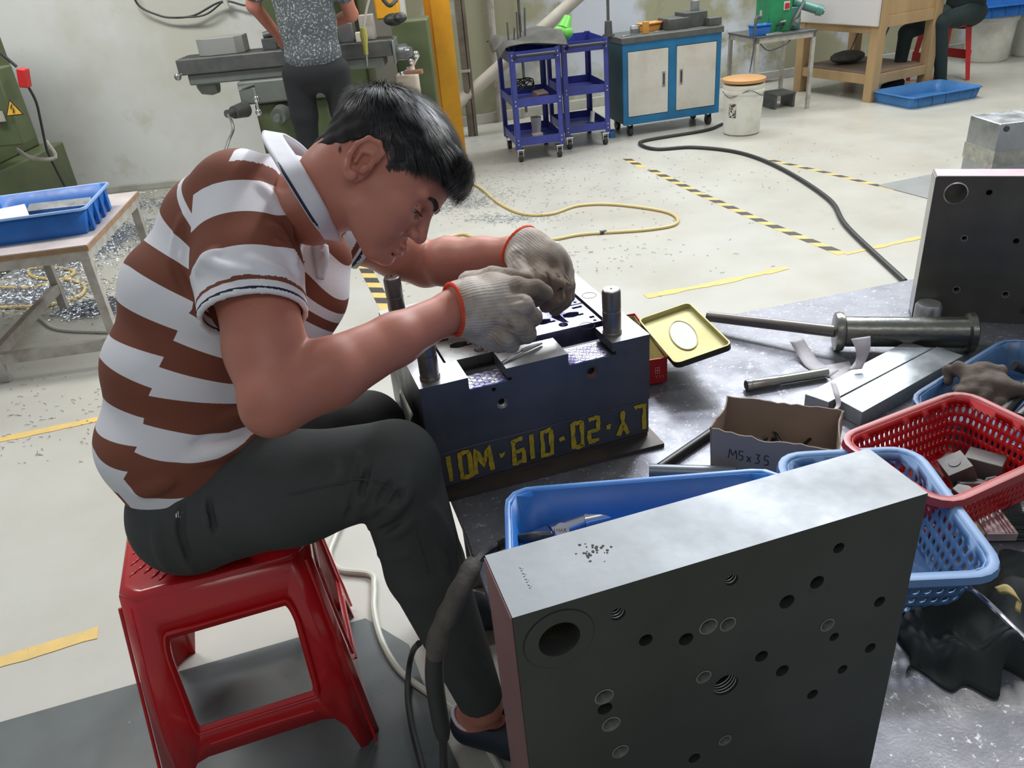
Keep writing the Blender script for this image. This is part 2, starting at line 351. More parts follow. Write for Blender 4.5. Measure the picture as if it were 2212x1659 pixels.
def post():
    t = thing('steel_post', 'tall yellow and orange painted steel post behind the worker\'s head', 'post', (-.26, 5.85, 0))
    mb = MB(); mb.box((.03, -.075, 1.7), (.125, .012, 3.4)); obj('yellow_face', mb, m_yel, t)
    mb = MB(); mb.box((-.055, 0, 1.7), (.045, .15, 3.4)); mb.box((.03, .03, 1.7), (.12, .012, 3.4)); obj('orange_side', mb, m_ora, t)
    mb = MB(); mb.box((0, 0, .006), (.20, .20, .012)); obj('base_plate', mb, m_ora, t, bevel=.002)
    for sx in (-.085, .085):
        for sy in (-.085, .085):
            mb = MB(); mb.cyl((sx, sy, .012), (sx, sy, .03), .011, n=6); obj('anchor_bolt', mb, m_steel, t)
post()
# wall pipes behind the carts
t = thing('wall_conduit', 'dark brown vertical conduit beside the yellow post', 'pipe', (-.13, 6.7, 0))
mb = MB(); mb.tube([(0, 0, 0), (0, 0, 3.2)], .03, 10); mb.box((.04, 0, 1.6), (.02, .05, 3.2)); obj('conduit_tube', mb, mat('rusty_brown', (.13, .11, .09), .7, .2, (.22, .2, .16), 9), t)
for z in (.5, 1.1, 2.0): mb = MB(); mb.box((0, 0, z), (.08, .07, .02)); obj('clamp', mb, m_grey, t, bevel=.003)
m_pvc = mat('dusty_pvc', (.56, .54, .48), .45, 0, (.42, .39, .32), 5)
t = thing('drain_pipe', 'fat grey plastic pipe slanting up behind the blue tool carts', 'pipe', (-.2, 6.72, 0))
mb = MB(); p0 = A([-.35, 6.66, .17]); p1 = A([.95, 7.0, 1.02]); mb.tube([p0, p1], .05, 20); obj('pipe_run', mb, m_pvc, t, world=True)
mb = MB(); dd = (p1-p0)/np.linalg.norm(p1-p0); mb.cyl(p0+dd*.05, p0+dd*.17, .057, n=20); obj('pipe_collar', mb, m_pvc, t, world=True)
mb = MB(); mb.tube([p0, p0-dd*.02+A([0, 0, -.05]), A([p0[0]-.03, p0[1], .0])], .05, 20); obj('pipe_elbow', mb, m_pvc, t, world=True)
for nm, xx, yy in (('wall_conduit', .12, 7.14), ('wall_conduit', .35, 7.2)):
    mb = MB(); mb.tube([(xx, yy, .05), (xx, yy, 3.0)], .012 if xx > .2 else .028, 10)
    single(nm, mb, m_grey if xx < .2 else m_dsteel, 'thin dark vertical wire conduit above the left blue cart' if xx > .2 else 'pale vertical pipe on wall just right of the yellow post', 'pipe')

def caster(mb_m, mb_w, x, y, h=.09, r=.03):
    mb_m.box((x, y, h-.006), (.05, .05, .008)); mb_m.box((x-.018, y, h-.03), (.004, .03, .05)); mb_m.box((x+.018, y, h-.03), (.004, .03, .05))
    mb_w.cyl((x-.013, y, r), (x+.013, y, r), r, n=16)
def cart(loc, rz, W, D, H, label):
    t = thing('tool_cart', label, 'tool cart', loc, rz)
    for (x, y) in ((0, 0), (W, 0), (0, D), (W, D)):
        sx = 1 if x == 0 else -1; sy = 1 if y == 0 else -1; mb = MB()
        mb.box((x+sx*.016, y, H/2+.045), (.036, .004, H-.09)); mb.box((x, y+sy*.016, H/2+.045), (.004, .036, H-.09)); obj('corner_post', mb, m_blue, t)
    for k, z in enumerate((.14, .40, H-.04)):
        mb = MB(); hh = .055 if k < 2 else .07
        mb.bb((.002, .002, z-hh/2), (W-.002, .006, z+hh/2)); mb.bb((.002, D-.006, z-hh/2), (W-.002, D-.002, z+hh/2))
        mb.bb((.002, .002, z-hh/2), (.006, D-.002, z+hh/2)); mb.bb((W-.006, .002, z-hh/2), (W-.002, D-.002, z+hh/2)); mb.bb((.004, .004, z-hh/2), (W-.004, D-.004, z-hh/2+.004))
        obj('shelf_tray', mb, m_blue, t)
        for x in (.016, W-.016):
            for dz in (-.014, .014):
                mb = MB(); mb.sphere((x, -.003, z+dz), .0065, 8); obj('bolt', mb, m_chrome, t)
    mb = MB(); mb.tube([(.03, -.012, H-.045), (.04, -.035, H-.03), (W-.04, -.035, H-.03), (W-.03, -.012, H-.045)], .011, 10); obj('push_handle', mb, m_black, t)
    for (x, y) in ((.03, .03), (W-.03, .03), (.03, D-.03), (W-.03, D-.03)):
        a, b = MB(), MB(); caster(a, b, x, y); f = obj('caster', a, m_chrome, t); obj('caster_wheel', b, m_black, f)
    return t
yw = math.radians(8)
cart((.19, 5.66, 0), yw, .34, .50, .73, 'blue three-tier tool cart in front, with dark cloth on top')
cart((.56, 5.90, 0), yw, .33, .50, .73, 'blue three-tier tool cart half behind the first, beside the cabinet')
def on(loc, rz, p): return A(loc)+rotz(rz)@A(p)
c1 = (.19, 5.66, 0); c2 = (.56, 5.90, 0)
# cloth heap on cart 1 (height field)
def cloth(name, label, cat, fn, nu, nv, m, th=.004, parent=None, **k):
    mb = MB(); vs = [fn(i/nu, j/nv) for i in range(nu+1) for j in range(nv+1)]
    mb.add(vs, [(i*(nv+1)+j, (i+1)*(nv+1)+j, (i+1)*(nv+1)+j+1, i*(nv+1)+j+1) for i in range(nu) for j in range(nv)])
    o = obj(name, mb, m, parent, angle=180, **k); s = o.modifiers.new('thick', 'SOLIDIFY'); s.thickness = th; s.offset = 1
    if cat: o['label'] = label; o['category'] = cat
    return o
def _ragfn(u, v):
    x = -.07+u*.48; y = .02+v*.46
    z = .765+.035*math.sin(u*7+v*3)*v+.05*max(0, v-.4)+.02*math.sin(v*9+u*4)+.03*max(0, u-.7)*v
    if u < .12: z -= (.12-u)*.5
    if v < .1: z -= .02
    return on(c1, yw, (x, y, z))
cloth('work_rag', 'crumpled dark grey cloth draped over the top of the front tool cart', 'cloth', _ragfn, 26, 22, m_cloth)
def clutter(name, label, cat, mb, m, **k): return single(name, mb, m, label, cat, **k)
mb = MB(); mb.sphere(on(c2, yw, (.04, .12, .775)), (.075, .06, .055), 16); mb.tube([on(c2, yw, (.05, .12, .80)), on(c2, yw, (.08, .14, .85)), on(c2, yw, (.09, .15, .87))], [.05, .035, .03], 12)
clutter('plastic_bag', 'bright green plastic bag on the rear tool cart beside the cloth', 'bag', mb, m_lime)
for k, (x, y, hh) in enumerate(((.02, .10, .16), (.12, .3, .20), (.14, .32, .2), (.17, .31, .22), (.05, .12, .12))):
    mb = MB(); mb.cyl(on(c1, yw, (x, y, .70)), on(c1, yw, (x+.005*k, y, .74+hh)), .006, n=8)
    clutter('steel_rod', ['tall thin dark rod at the left end of the front tool cart', 'dark rod in the middle of the front cart, left one of three', 'dark rod in the middle of the front cart, centre one of three', 'dark rod in the middle of the front cart, right one of three', 'short thin rod at left end of the front tool cart'][k], 'rod', mb, m_dsteel, group='rods standing on the front cart')
mb = MB(); rr = random.Random(4); pts = []
for k in range(26): pts.append(on(c1, yw, (.13+.06*math.cos(k*1.1)+rr.uniform(-.02, .02), .25+.07*math.sin(k*1.1), .43+.08*abs(math.sin(k*.7)))))
mb.tube(pts, .004, 6, smooth=3); clutter('wire_coil', 'tangle of dark wire on the middle shelf of the front cart', 'wire', mb, m_black)
mb = MB(); mb.box(on(c1, yw, (.22, .14, .412)), (.09, .07, .05), rotz(.5)@rotx(.3)); clutter('cardboard_scrap', 'grey carton scrap on middle shelf of the front cart', 'carton', mb, m_wood2, bevel=.002)
mb = MB(); mb.box(on(c1, yw, (.17, .09, .145)), (.075, .05, .05), rotz(.2)); clutter('small_box', 'small grey box on the bottom shelf of the front cart', 'box', mb, m_grey, bevel=.004)
mb = MB(); mb.lathe(on(c1, yw, (.21, .30, .118)), (0, 0, 1), [(.03, 0), (.04, .12), (.038, .12), (.028, .006)], 16); clutter('plastic_cup', 'white plastic tub on bottom shelf of the front cart', 'cup', mb, m_white)
mb = MB(); mb.box(on(c2, yw, (.24, .12, .39)), (.1, .06, .03), rotz(.4)); clutter('metal_block', 'rusty block on the middle shelf of the rear tool cart', 'metal block', mb, mat('rust_brown', (.22, .12, .08), .8), bevel=.003)
mb = MB(); mb.cyl(on(c2, yw, (.25, .2, .13)), on(c2, yw, (.27, .24, .2)), .018, n=12); clutter('spray_can', 'small pale can lying on the bottom shelf of the rear cart', 'can', mb, m_white)

def cabinet():
    L = (1.012, 6.105, 0); rz = math.radians(12); W = .77; D = .36
    t = thing('tool_cabinet', 'blue metal cabinet with two dirty white doors and black worktop', 'cabinet', L, rz)
    mb = MB(); mb.bb((.004, .006, .094), (W-.004, D, .66)); obj('body', mb, m_cside, t, bevel=.003)
    mb = MB(); w2 = .035
    mb.bb((0, -.004, .09), (w2, .006, .655)); mb.bb((W-w2, -.004, .09), (W, .006, .655)); mb.bb((w2, -.004, .09), (W-w2, .006, .145)); mb.bb((w2, -.004, .60), (W-w2, .006, .655)); mb.bb((W/2-.03, -.004, .145), (W/2+.03, .006, .60))
    obj('front_frame', mb, m_cblue, t, smooth=False)
    for s in (0, 1):
        x0 = w2+.004 if s == 0 else W/2+.034; x1 = W/2-.034 if s == 0 else W-w2-.004
        mb = MB(); mb.bb((x0, -.007, .149), (x1, .004, .596)); d = obj('door', mb, m_door, t, bevel=.002)
        hx = x1-.035 if s == 0 else x0+.035
        mb = MB(); mb.bb((hx-.012, -.010, .33), (hx+.012, -.006, .44)); obj('handle', mb, m_steel, d, bevel=.002)
        mb = MB(); mb.bb((hx-.005, -.0115, .345), (hx+.005, -.0095, .425)); obj('handle_slot', mb, m_black, d)
    mb = MB(); mb.bb((-.012, -.016, .655), (W+.012, D+.012, .695)); obj('worktop', mb, m_dsteel, t, bevel=.003)
    for (x, y) in ((.07, .05), (W-.06, .05), (.07, D-.05), (W-.06, D-.05)):
        a, b = MB(), MB(); caster(a, b, x, y, .095, .036); f = obj('caster', a, m_dsteel, t); obj('caster_wheel', b, m_black, f)
    P = lambda x, y, z: on(L, rz, (x, y, .695+z))
    R = rotz(rz)
    t2 = thing('angle_vise', 'dark stepped steel block assembly at right end of the cabinet top', 'vise', P(.58, .20, 0))
    for nm, b0, b1 in (('base_block', (.40, .10, 0), (.56, .30, .075)), ('upper_block', (.54, .13, 0), (.72, .31, .10)), ('side_rail', (.70, .06, 0), (.80, .16, .055))):
        mb = MB(); c_ = (A(b0)+A(b1))/2; mb.box(P(*c_), A(b1)-A(b0), R); obj(nm, mb, m_dsteel, t2, world=True, bevel=.003)
    mb = MB(); mb.box(P(.66, .22, .135), (.05, .05, .07), R); clutter('steel_block', 'small bright steel cube on top of the dark vise on the cabinet', 'metal block', mb, m_steel, bevel=.002)
    t3 = thing('parts_basket', 'orange plastic parts basket tilted on the cabinet top', 'basket', P(.31, .24, 0))
    basket(t3, P(.31, .24, .0), rz+.2, .17, .10, .055, .02, .8, m_orbas, cols=0, rim=.008)
    mb = MB(); mb.box(P(.22, .10, .04), (.042, .03, .08), R); clutter('small_tin', 'small orange tin on cabinet top in front of the basket', 'tin', mb, mat('orange_tin', (.62, .30, .06), .4), bevel=.003)
    mb = MB(); mb.cyl(P(-.02, .22, .0), P(-.02, .22, .012), .045, n=20); mb.lathe(P(-.02, .22, .01), (0, 0, 1), [(.03, 0), (.026, .09), (.01, .095)], 16); mb.cyl(P(-.02, .22, .09), P(-.02, .22, .5), .011, n=12)
    clutter('height_stand', 'vertical grey rod on a tapered black base at left end of cabinet top', 'stand', mb, m_dsteel)
    mb = MB(); mb.beam(P(.02, .06, .004), P(.12, .11, .004), .012, .006); clutter('spanner', 'bright spanner lying at left end of cabinet top', 'spanner', mb, m_chrome, bevel=.001)
    mb = MB(); mb.beam(P(.28, .08, .004), P(.40, .13, .004), .012, .006); clutter('spanner', 'bright spanner lying beside the orange tin on the cabinet', 'spanner', mb, m_chrome, bevel=.001)
    mb = MB(); mb.tube([P(.12, .14, .0), P(.12, .14, .05), P(.13, .14, .055), P(.19, .15, .05), P(.19, .15, 0)], .005, 8); mb.box(P(.155, .145, .02), (.05, .02, .03), R); clutter('small_vise', 'small metal clamp standing on the cabinet top left of the tin', 'vise', mb, m_steel)
    mb = MB(); mb.lathe((.93, 6.18, 0), (0, 0, 1), [(.028, 0), (.028, .05), (.024, .05), (.024, .004)], 16); clutter('bottle_cap', 'small blue cup on the floor between cart and cabinet', 'cup', mb, m_cray2)
def rrect(a, b, r, n=5):
    out = []
    for cx, cy, s in ((a-r, b-r, 0), (-(a-r), b-r, 1), (-(a-r), -(b-r), 2), (a-r, -(b-r), 3)):
        for k in range(n+1):
            th = math.pi/2*(s+k/n); out.append((cx+r*math.cos(th), cy+r*math.sin(th)))
    return out
def perim(a, b, r, N):
    P = rrect(a, b, r, 6); P.append(P[0]); P = [A(p) for p in P]; L = np.cumsum([0]+[np.linalg.norm(P[i+1]-P[i]) for i in range(len(P)-1)])
    s = np.linspace(0, L[-1], N, endpoint=False); return np.stack([np.interp(s, L, [p[0] for p in P]), np.interp(s, L, [p[1] for p in P])], 1)
def basket(t, c, rz, W, D, H, r, tp, m, cols=0, rows=4, rim=.012, th=.0025, solid_top=.12, wide=.55, rib=0, m2=None, world=True, rimdrop=.006, tall=.62):
    """tapered rounded tray; cols>0 gives slotted walls. W, D at the rim; tp = bottom/top ratio"""
    R = rotz(rz); c = A(c, float); N = cols*2 if cols else 48
    def S(i, v):      # i: index on perimeter (float), v 0 bottom..1 top
        k = tp+(1-tp)*v; a = W/2*k; b = D/2*k
        key = round(v, 4)
        if key not in cache: cache[key] = perim(a, b, r*k, N)
        Pm = cache[key]; i0 = int(math.floor(i)) % N; f = i-math.floor(i); p = Pm[i0]*(1-f)+Pm[(i0+1) % N]*f
        return c+R@A([p[0], p[1], v*H])
    cache = {}; mb = MB()
    vb, vt = .06, 1-solid_top
    def quadband(v0, v1):
        vs = [S(i, v0) for i in range(N)]+[S(i, v1) for i in range(N)]; mb.add(vs, [(i, (i+1) % N, (i+1) % N+N, i+N) for i in range(N)])
    if not cols: quadband(0, 1)
    else:
        quadband(0, vb); quadband(vt, 1)
        for rw in range(rows):
            v0 = vb+(vt-vb)*rw/rows; v1 = vb+(vt-vb)*(rw+1)/rows
            for i in range(N):
                oc = [(0, 0), (.5, 0), (1, 0), (1, .5), (1, 1), (.5, 1), (0, 1), (0, .5)]
                hw = wide/2; hh = tall/2
                ic = [(.5-hw, .5-hh*.6), (.5, .5-hh), (.5+hw, .5-hh*.6), (.5+hw, .5), (.5+hw, .5+hh*.6), (.5, .5+hh), (.5-hw, .5+hh*.6), (.5-hw, .5)]
                vs = [S(i+a, v0+(v1-v0)*b) for a, b in oc]+[S(i+a, v0+(v1-v0)*b) for a, b in ic]
                mb.add(vs, [(k, (k+1) % 8, (k+1) % 8+8, k+8) for k in range(8)])
    # floor of the tray
    if cols:
        nx, ny = max(3, cols//3), max(2, cols//5); k = tp
        ring = [S(i, 0) for i in range(N)]; mb.add(ring+[c], [(N, (i+1) % N, i) for i in range(N)])
    else:
        ring = [S(i, 0) for i in range(N)]; mb.add(ring, [tuple(range(N-1, -1, -1))])
    o = obj('wall', mb, m, t, world=world, merge=True, angle=60); s = o.modifiers.new('thick', 'SOLIDIFY'); s.thickness = th; s.offset = 0
    # rim: rolled lip
    NR = 64; sc = [(0, 0), (rim*.3, rim*.25), (rim, rim*.15), (rim*1.15, -rimdrop), (rim*.95, -rimdrop), (rim*.8, -rimdrop*.3), (0, -rimdrop*.5)]
    mb = MB(); rings = []
    for ox, oz in sc:
        P = perim(W/2+ox, D/2+ox, r+ox, NR); rings += [c+R@A([p[0], p[1], H+oz]) for p in P]
    n = len(sc); mb.add(rings, [(k*NR+i, ((k+1) % n)*NR+i, ((k+1) % n)*NR+(i+1) % NR, k*NR+(i+1) % NR) for k in range(n) for i in range(NR)])
    obj('rim', mb, m2 or m, t, world=world, angle=50)
    if rib:
        for k in range(rib):
            for sgn in (-1, 1):
                x = -W/2*.8+W*.8*k/(rib-1) if rib > 1 else 0; mb = MB()
                mb.beam(c+R@A([x*tp, sgn*(D/2*tp+.003), .002]), c+R@A([x, sgn*(D/2+.004), H-.004]), .006, .008); obj('rib', mb, m, t, world=world)
    return t
cabinet()
# bucket with round wooden lid
t = thing('bucket', 'white plastic bucket with a round wooden board on top', 'bucket', (1.845, 5.93, 0))
mb = MB(); mb.lathe((0, 0, 0), (0, 0, 1), [(.115, 0), (.128, .01), (.138, .28), (.146, .285), (.146, .305), (.140, .31), (.145, .33), (.145, .345), (.13, .345)], 32); obj('pail', mb, m_white, t)
mb = MB(); mb.tube([(-.147, 0, .30), (-.12, -.09, .27), (0, -.150, .315), (.10, -.12, .27), (.147, 0, .30)], .003, 6, smooth=5); obj('wire_handle', mb, m_dsteel, t)
mb = MB(); n_ = 8; vs = []
for i in range(n_+1):
    a = math.radians(-150+i*3); 
    for z in (.13, .225): vs.append((.1335*math.cos(a)*(1+z*.12), .1335*math.sin(a)*(1+z*.12), z))
mb.add(vs, [(2*i, 2*i+2, 2*i+3, 2*i+1) for i in range(n_)]); obj('torn_label', mb, mat('torn_black_label', (.05, .05, .05), .6, 0, (.6, .58, .5), 40, .5, .53), t)
mb = MB(); mb.lathe((1.845, 5.93, .345), (0, 0, 1), [(.10, 0), (.12, .012), (.148, .014), (.150, .022), (.150, .034), (.145, .036)], 36); single('round_board', mb, m_disc, 'round varnished wooden board lying on the white bucket', 'board')
# steel stand with the grinder
def tstand():
    F0 = A([2.07, 6.40, 0]); rz = math.radians(12); W = .50; D = .42; H = .58
    t = thing('steel_stand', 'worn off-white steel frame stand carrying the green grinder', 'stand', F0, rz)
    for nm, (x, y) in (('leg', (.013, .013)), ('leg', (W-.013, .013)), ('leg', (.013, D)), ('leg', (W-.013, D))):
        mb = MB(); mb.box((x, y, H/2-.01), (.026, .026, H-.02)); obj(nm, mb, m_grey, t)
    mb = MB(); mb.bb((0, 0, H-.05), (W, .02, H-.012)); mb.bb((0, D-.01, H-.05), (W, D+.01, H-.012)); mb.bb((0, 0, H-.05), (.02, D, H-.012)); mb.bb((W-.02, 0, H-.05), (W, D, H-.012)); obj('top_frame', mb, m_grey, t)
    mb = MB(); mb.bb((-.01, -.01, H-.012), (W+.01, D+.01, H)); obj('top_board', mb, m_dsteel, t, bevel=.002)
    mb = MB(); mb.bb((.0, D-.01, .16), (W, D+.01, .18)); obj('stretcher', mb, m_grey, t)
    P = lambda x, y, z: on(F0, rz, (x, y, H+z)); R = rotz(rz)
    g = thing('tool_grinder', 'bright green bench grinder with red switch on the steel stand', 'grinder', P(.24, .2, 0), rz)
    mb = MB(); mb.bb((-.09, -.10, 0), (.10, .10, .38)); obj('housing', mb, m_gg, g, bevel=.006)
    mb = MB(); mb.bb((.10, -.07, 0), (.20, .06, .16)); obj('slide_base', mb, m_teal, g, bevel=.006)
    mb = MB(); mb.bb((.025, -.108, .15), (.075, -.10, .21)); s_ = obj('switch_plate', mb, m_panel, g, bevel=.002)
    mb = MB(); mb.bb((.033, -.118, .16), (.067, -.108, .20)); obj('switch', mb, m_red, s_, bevel=.003)
    mb = MB(); mb.cyl((.16, -.02, .19), (.30, -.12, .13), .034, n=20); mb.cyl((.30, -.12, .13), (.335, -.145, .115), .042, .036, n=20); mb.cyl((.335, -.145, .115), (.345, -.152, .11), .022, n=16); obj('spindle', mb, m_teal, g)
    mb = MB(); mb.cyl((.12, -.06, .02), (.20, -.10, .20), .014, n=10); mb.cyl((.17, -.09, .07), (.11, -.14, .05), .018, n=10); mb.cyl((.15, .0, .1), (.17, -.05, .26), .02, n=10); obj('feed_handle', mb, m_steel, g)
    mb = MB(); mb.tube([(-.02, -.11, .05), (-.01, -.14, .07), (.02, -.14, .08), (.03, -.11, .05)], .012, 8); obj('knob', mb, m_dsteel, g)
    b = thing('parts_bin', 'small blue plastic bin left of the green grinder', 'bin', P(.07, .09, .0), rz)
    basket(b, P(.06, .07, 0), rz, .15, .10, .075, .02, .85, m_cray, rim=.006)
    mb = MB(); mb.box(P(.14, .02, .006), (.14, .06, .012), R); clutter('flat_plate', 'flat grey plate at front edge of the steel stand', 'plate', mb, m_steel, bevel=.001)
    mb = MB(); mb.tube([P(-.03, .02, -.25), P(-.02, .0, -.08), P(-.015, .0, .12), P(.03, .02, .13), P(.05, .05, .17)], [.004, .006, .012, .014, .01], 8, smooth=4); clutter('swing_bracket', 'dark bracket arm hanging at left edge of the steel stand', 'bracket', mb, m_dsteel)
    mb = MB(); mb.tube([P(.03, 0, -.05), P(.12, .02, -.11), P(.24, 0, -.08), P(.3, .02, -.05)], .004, 6, smooth=5); clutter('loose_cable', 'thin cable drooping under the steel stand top', 'cable', mb, m_black)
    mb = MB(); mb.box(on(F0, rz, (.36, .22, .11)), (.18, .2, .015), R); mb.box(on(F0, rz, (.28, .22, .052)), (.02, .18, .10), R); mb.box(on(F0, rz, (.44, .22, .052)), (.02, .18, .10), R); clutter('low_stool', 'low dark step under the steel stand', 'step', mb, m_dsteel, bevel=.002)
tstand()
# timber bench with leaning white board
def wbench():
    O = A([3.04, 6.50, 0]); rz = math.radians(24); W = .68; D = .84; H = 1.0
    t = thing('timber_workbench', 'raw timber workbench with boxed side and low shelf, right background', 'workbench', O, rz)
    for (x, y) in ((.04, .04), (W-.04, .04), (.04, D-.04), (W-.04, D-.04)):
        mb = MB(); mb.box((x, y, H/2-.01), (.08, .08, H-.02)); obj('leg', mb, m_wood, t, bevel=.003)
    mb = MB(); mb.bb((.08, .01, .54), (W-.08, .05, .62)); obj('rail', mb, m_wood, t, bevel=.002)
    mb = MB(); mb.bb((.01, .08, .50), (.05, D-.08, .62)); obj('rail', mb, m_wood, t, bevel=.002)
    mb = MB(); mb.bb((.08, .025, .62), (W-.08, .04, .97)); obj('side_panel', mb, m_wood, t)
    mb = MB(); mb.bb((.08, .01, .13), (W-.08, .04, .20)); obj('shelf_rail', mb, m_wood, t, bevel=.002)
    mb = MB(); mb.bb((.01, .08, .13), (.04, D-.08, .20)); obj('shelf_rail', mb, m_wood, t, bevel=.002)
    mb = MB(); mb.bb((.03, .03, .20), (W-.03, D-.03, .212)); obj('shelf', mb, m_wood2, t)
    mb = MB(); mb.bb((-.02, -.02, .98), (W+.02, D+.02, 1.02)); obj('top', mb, m_wood, t, bevel=.003)
    P = lambda x, y, z: on(O, rz, (x, y, z)); R = rotz(rz)
    mb = MB(); mb.box(P(-.035, .44, .86), (.018, .92, .60), R); clutter('white_board', 'large white board leaning on the left face of the timber bench', 'board', mb, m_panel, bevel=.008)
    rn = random.Random(2); mb = MB()
    mb.sphere(P(.30, .55, .264), (.17, .11, .05), 14, R); clutter('cloth_heap', 'dark heap on the low shelf of the timber bench', 'cloth', mb, m_cloth)
    for k, (x, y) in enumerate(((.26, .6), (.42, .45))):
        mb = MB(); mb.cyl(P(x+.08, y-.12, .50), P(x, y-.1, .30), .008, .004, n=8); clutter('hanging_rod', ['thin dark rod hanging under the timber bench, left one', 'thin dark rod hanging under the timber bench, right one'][k], 'rod', mb, m_dsteel)
wbench()
def tray_on_floor():
    a = G(1910, 205, .07)[:2]; b = G(2105, 200, .07)[:2]
    t = thing('floor_tray', 'shallow blue plastic tray on the floor before the timber bench', 'tray', (3.44, 6.42, 0), math.radians(20))
    basket(t, (3.44, 6.42, 0), math.radians(17), .66, .42, .085, .02, .94, m_cray2, rim=.012, rib=5)
tray_on_floor()
for k, (x, y) in enumerate(((4.72, 7.85), (5.20, 7.9))):
    t = thing('plastic_bin', ['large off-white plastic tub under the blue basin, against the far wall', 'off-white plastic tub cut by the right picture edge'][k], 'bin', (x, y, 0), 0)
    mb = MB(); mb.lathe((0, 0, 0), (0, 0, 1), [(.17, 0), (.185, .02), (.205, .34), (.22, .345), (.22, .385), (.205, .39), (.2, .37)], 32); obj('tub', mb, m_white, t)
    mb = MB(); mb.lathe((0, 0, .38), (0, 0, 1), [(.20, 0), (.222, .0), (.222, .012), (.1, .02), (.01, .02)], 32); obj('lid', mb, m_grey, t)
t = thing('blue_basin', 'wide blue plastic tray resting across the off-white tubs', 'tray', (4.83, 7.80, .40), .1)
basket(t, (4.83, 7.80, .401), .1, .86, .46, .095, .03, .93, m_cray, rim=.02, rib=6)
# red stool for the far worker
def small_stool(loc, rz, label, S=1.0):
    t = thing('plastic_stool', label, 'stool', loc, rz)
    mb = MB(); mb.box((0, 0, .44*S), (.28, .28, .03)); obj('seat', mb, m_red, t, bevel=.008)
    for sx in (-1, 1):
        for sy in (-1, 1):
            mb = MB(); mb.add([(sx*.135, sy*.135, .43*S), (sx*.07, sy*.135, .43*S), (sx*.135, sy*.07, .43*S), (sx*.175, sy*.175, 0), (sx*.13, sy*.175, 0), (sx*.175, sy*.13, 0)], [(0, 1, 4, 3), (0, 3, 5, 2), (1, 2, 5, 4), (0, 2, 1), (3, 4, 5)]); obj('leg', mb, m_red, t, merge=True)
    for sx in (-1, 1):
        mb = MB(); mb.box((sx*.16, 0, .2), (.012, .3, .07)); obj('brace', mb, m_red, t)
small_stool((3.90, 7.13, 0), .3, 'red plastic stool under the worker in the right background')
# ---------------- left bench with blue crates
def left_bench():
    H = .52; a = G(-14, 828); b = G(278, 790); O = A([b[0], b[1], 0]); 
    d = (b-a)[:2]; rz = math.atan2(d[1], d[0])+.03; W = .95; D = .74
    t = thing('low_bench', 'low grey-framed bench with a worn board top at the left edge', 'bench', O, rz)
    for (x, y) in ((-.48, .02), (-.02, .02), (-.48, D), (-.02, D)):
        mb = MB(); mb.box((x, y, H/2-.012), (.034, .034, H-.03)); obj('leg', mb, m_grey, t)
    for p0, p1 in (((-.5, .02, .10), (0, .02, .10)), ((-.48, .02, .12), (-.48, D, .12))):
        mb = MB(); mb.beam(p0, p1, .03, .045); obj('stretcher', mb, m_grey, t, bevel=.002)
    mb = MB(); mb.beam((-W, .01, H-.042), (0, .01, H-.042), .025, .04); mb.beam((-.012, 0, H-.042), (-.012, D, H-.042), .025, .04); mb.beam((-W, D, H-.042), (0, D, H-.042), .025, .04); obj('apron', mb, m_grey, t)
    mb = MB(); mb.bb((-W, -.01, H-.022), (.01, D+.02, H-.004)); obj('board', mb, mat('chipboard_edge', (.36, .22, .12), .8, 0, (.25, .15, .09), 30), t)
    mb = MB(); mb.bb((-W, -.008, H-.004), (.008, D+.018, H)); obj('top_sheet', mb, mat('pinkish_sheet', (.55, .48, .47), .6, 0, (.4, .36, .34), 6), t)
    P = lambda x, y, z: on(O, rz, (x, y, H+z)); R = rotz(rz)
    c = P(-.24, .31, 0)
    cr = thing('parts_crate', 'blue plastic crate holding steel blocks on the left bench', 'crate', c, rz+.05)
    basket(cr, c, rz+.05, .44, .40, .105, .012, .9, m_cray, rim=.011, rib=0, m2=mat('crate_edge', (.25, .38, .62), .4))
    for k in range(4):
        mb = MB(); q = c+rotz(rz+.05)@A([.215, -.13+k*.09, .05]); mb.box(q, (.014, .03, .09), rotz(rz+.05)); obj('side_rib', mb, m_cray, cr, world=True, bevel=.002)
    mb = MB(); mb.box(c+R@A([-.10, -.02, .055]), (.11, .10, .045), rotz(rz+.4)@rotx(.55)); clutter('steel_block', 'tilted steel block with two holes in the left crate', 'metal block', mb, m_steel, bevel=.002)
    mb = MB(); mb.box(c+R@A([.05, .07, .06]), (.25, .05, .03), rotz(rz-.05)@rotx(.4)); clutter('steel_bar', 'long flat steel bar lying along the left crate', 'metal bar', mb, m_steel, bevel=.002)
    mb = MB(); mb.box(c+R@A([.02, -.05, .03]), (.06, .05, .045), rotz(rz+.2)@rotx(.3)); clutter('steel_block', 'small pale steel block at the middle of the left crate', 'metal block', mb, m_steel, bevel=.004)
    c = P(-.735, .36, 0)
    cr = thing('parts_crate', 'second blue plastic crate cut by the left picture edge', 'crate', c, rz-.05)
    basket(cr, c, rz-.02, .42, .40, .105, .012, .9, m_cray, rim=.011, m2=bpy.data.materials['crate_edge'])
left_bench()
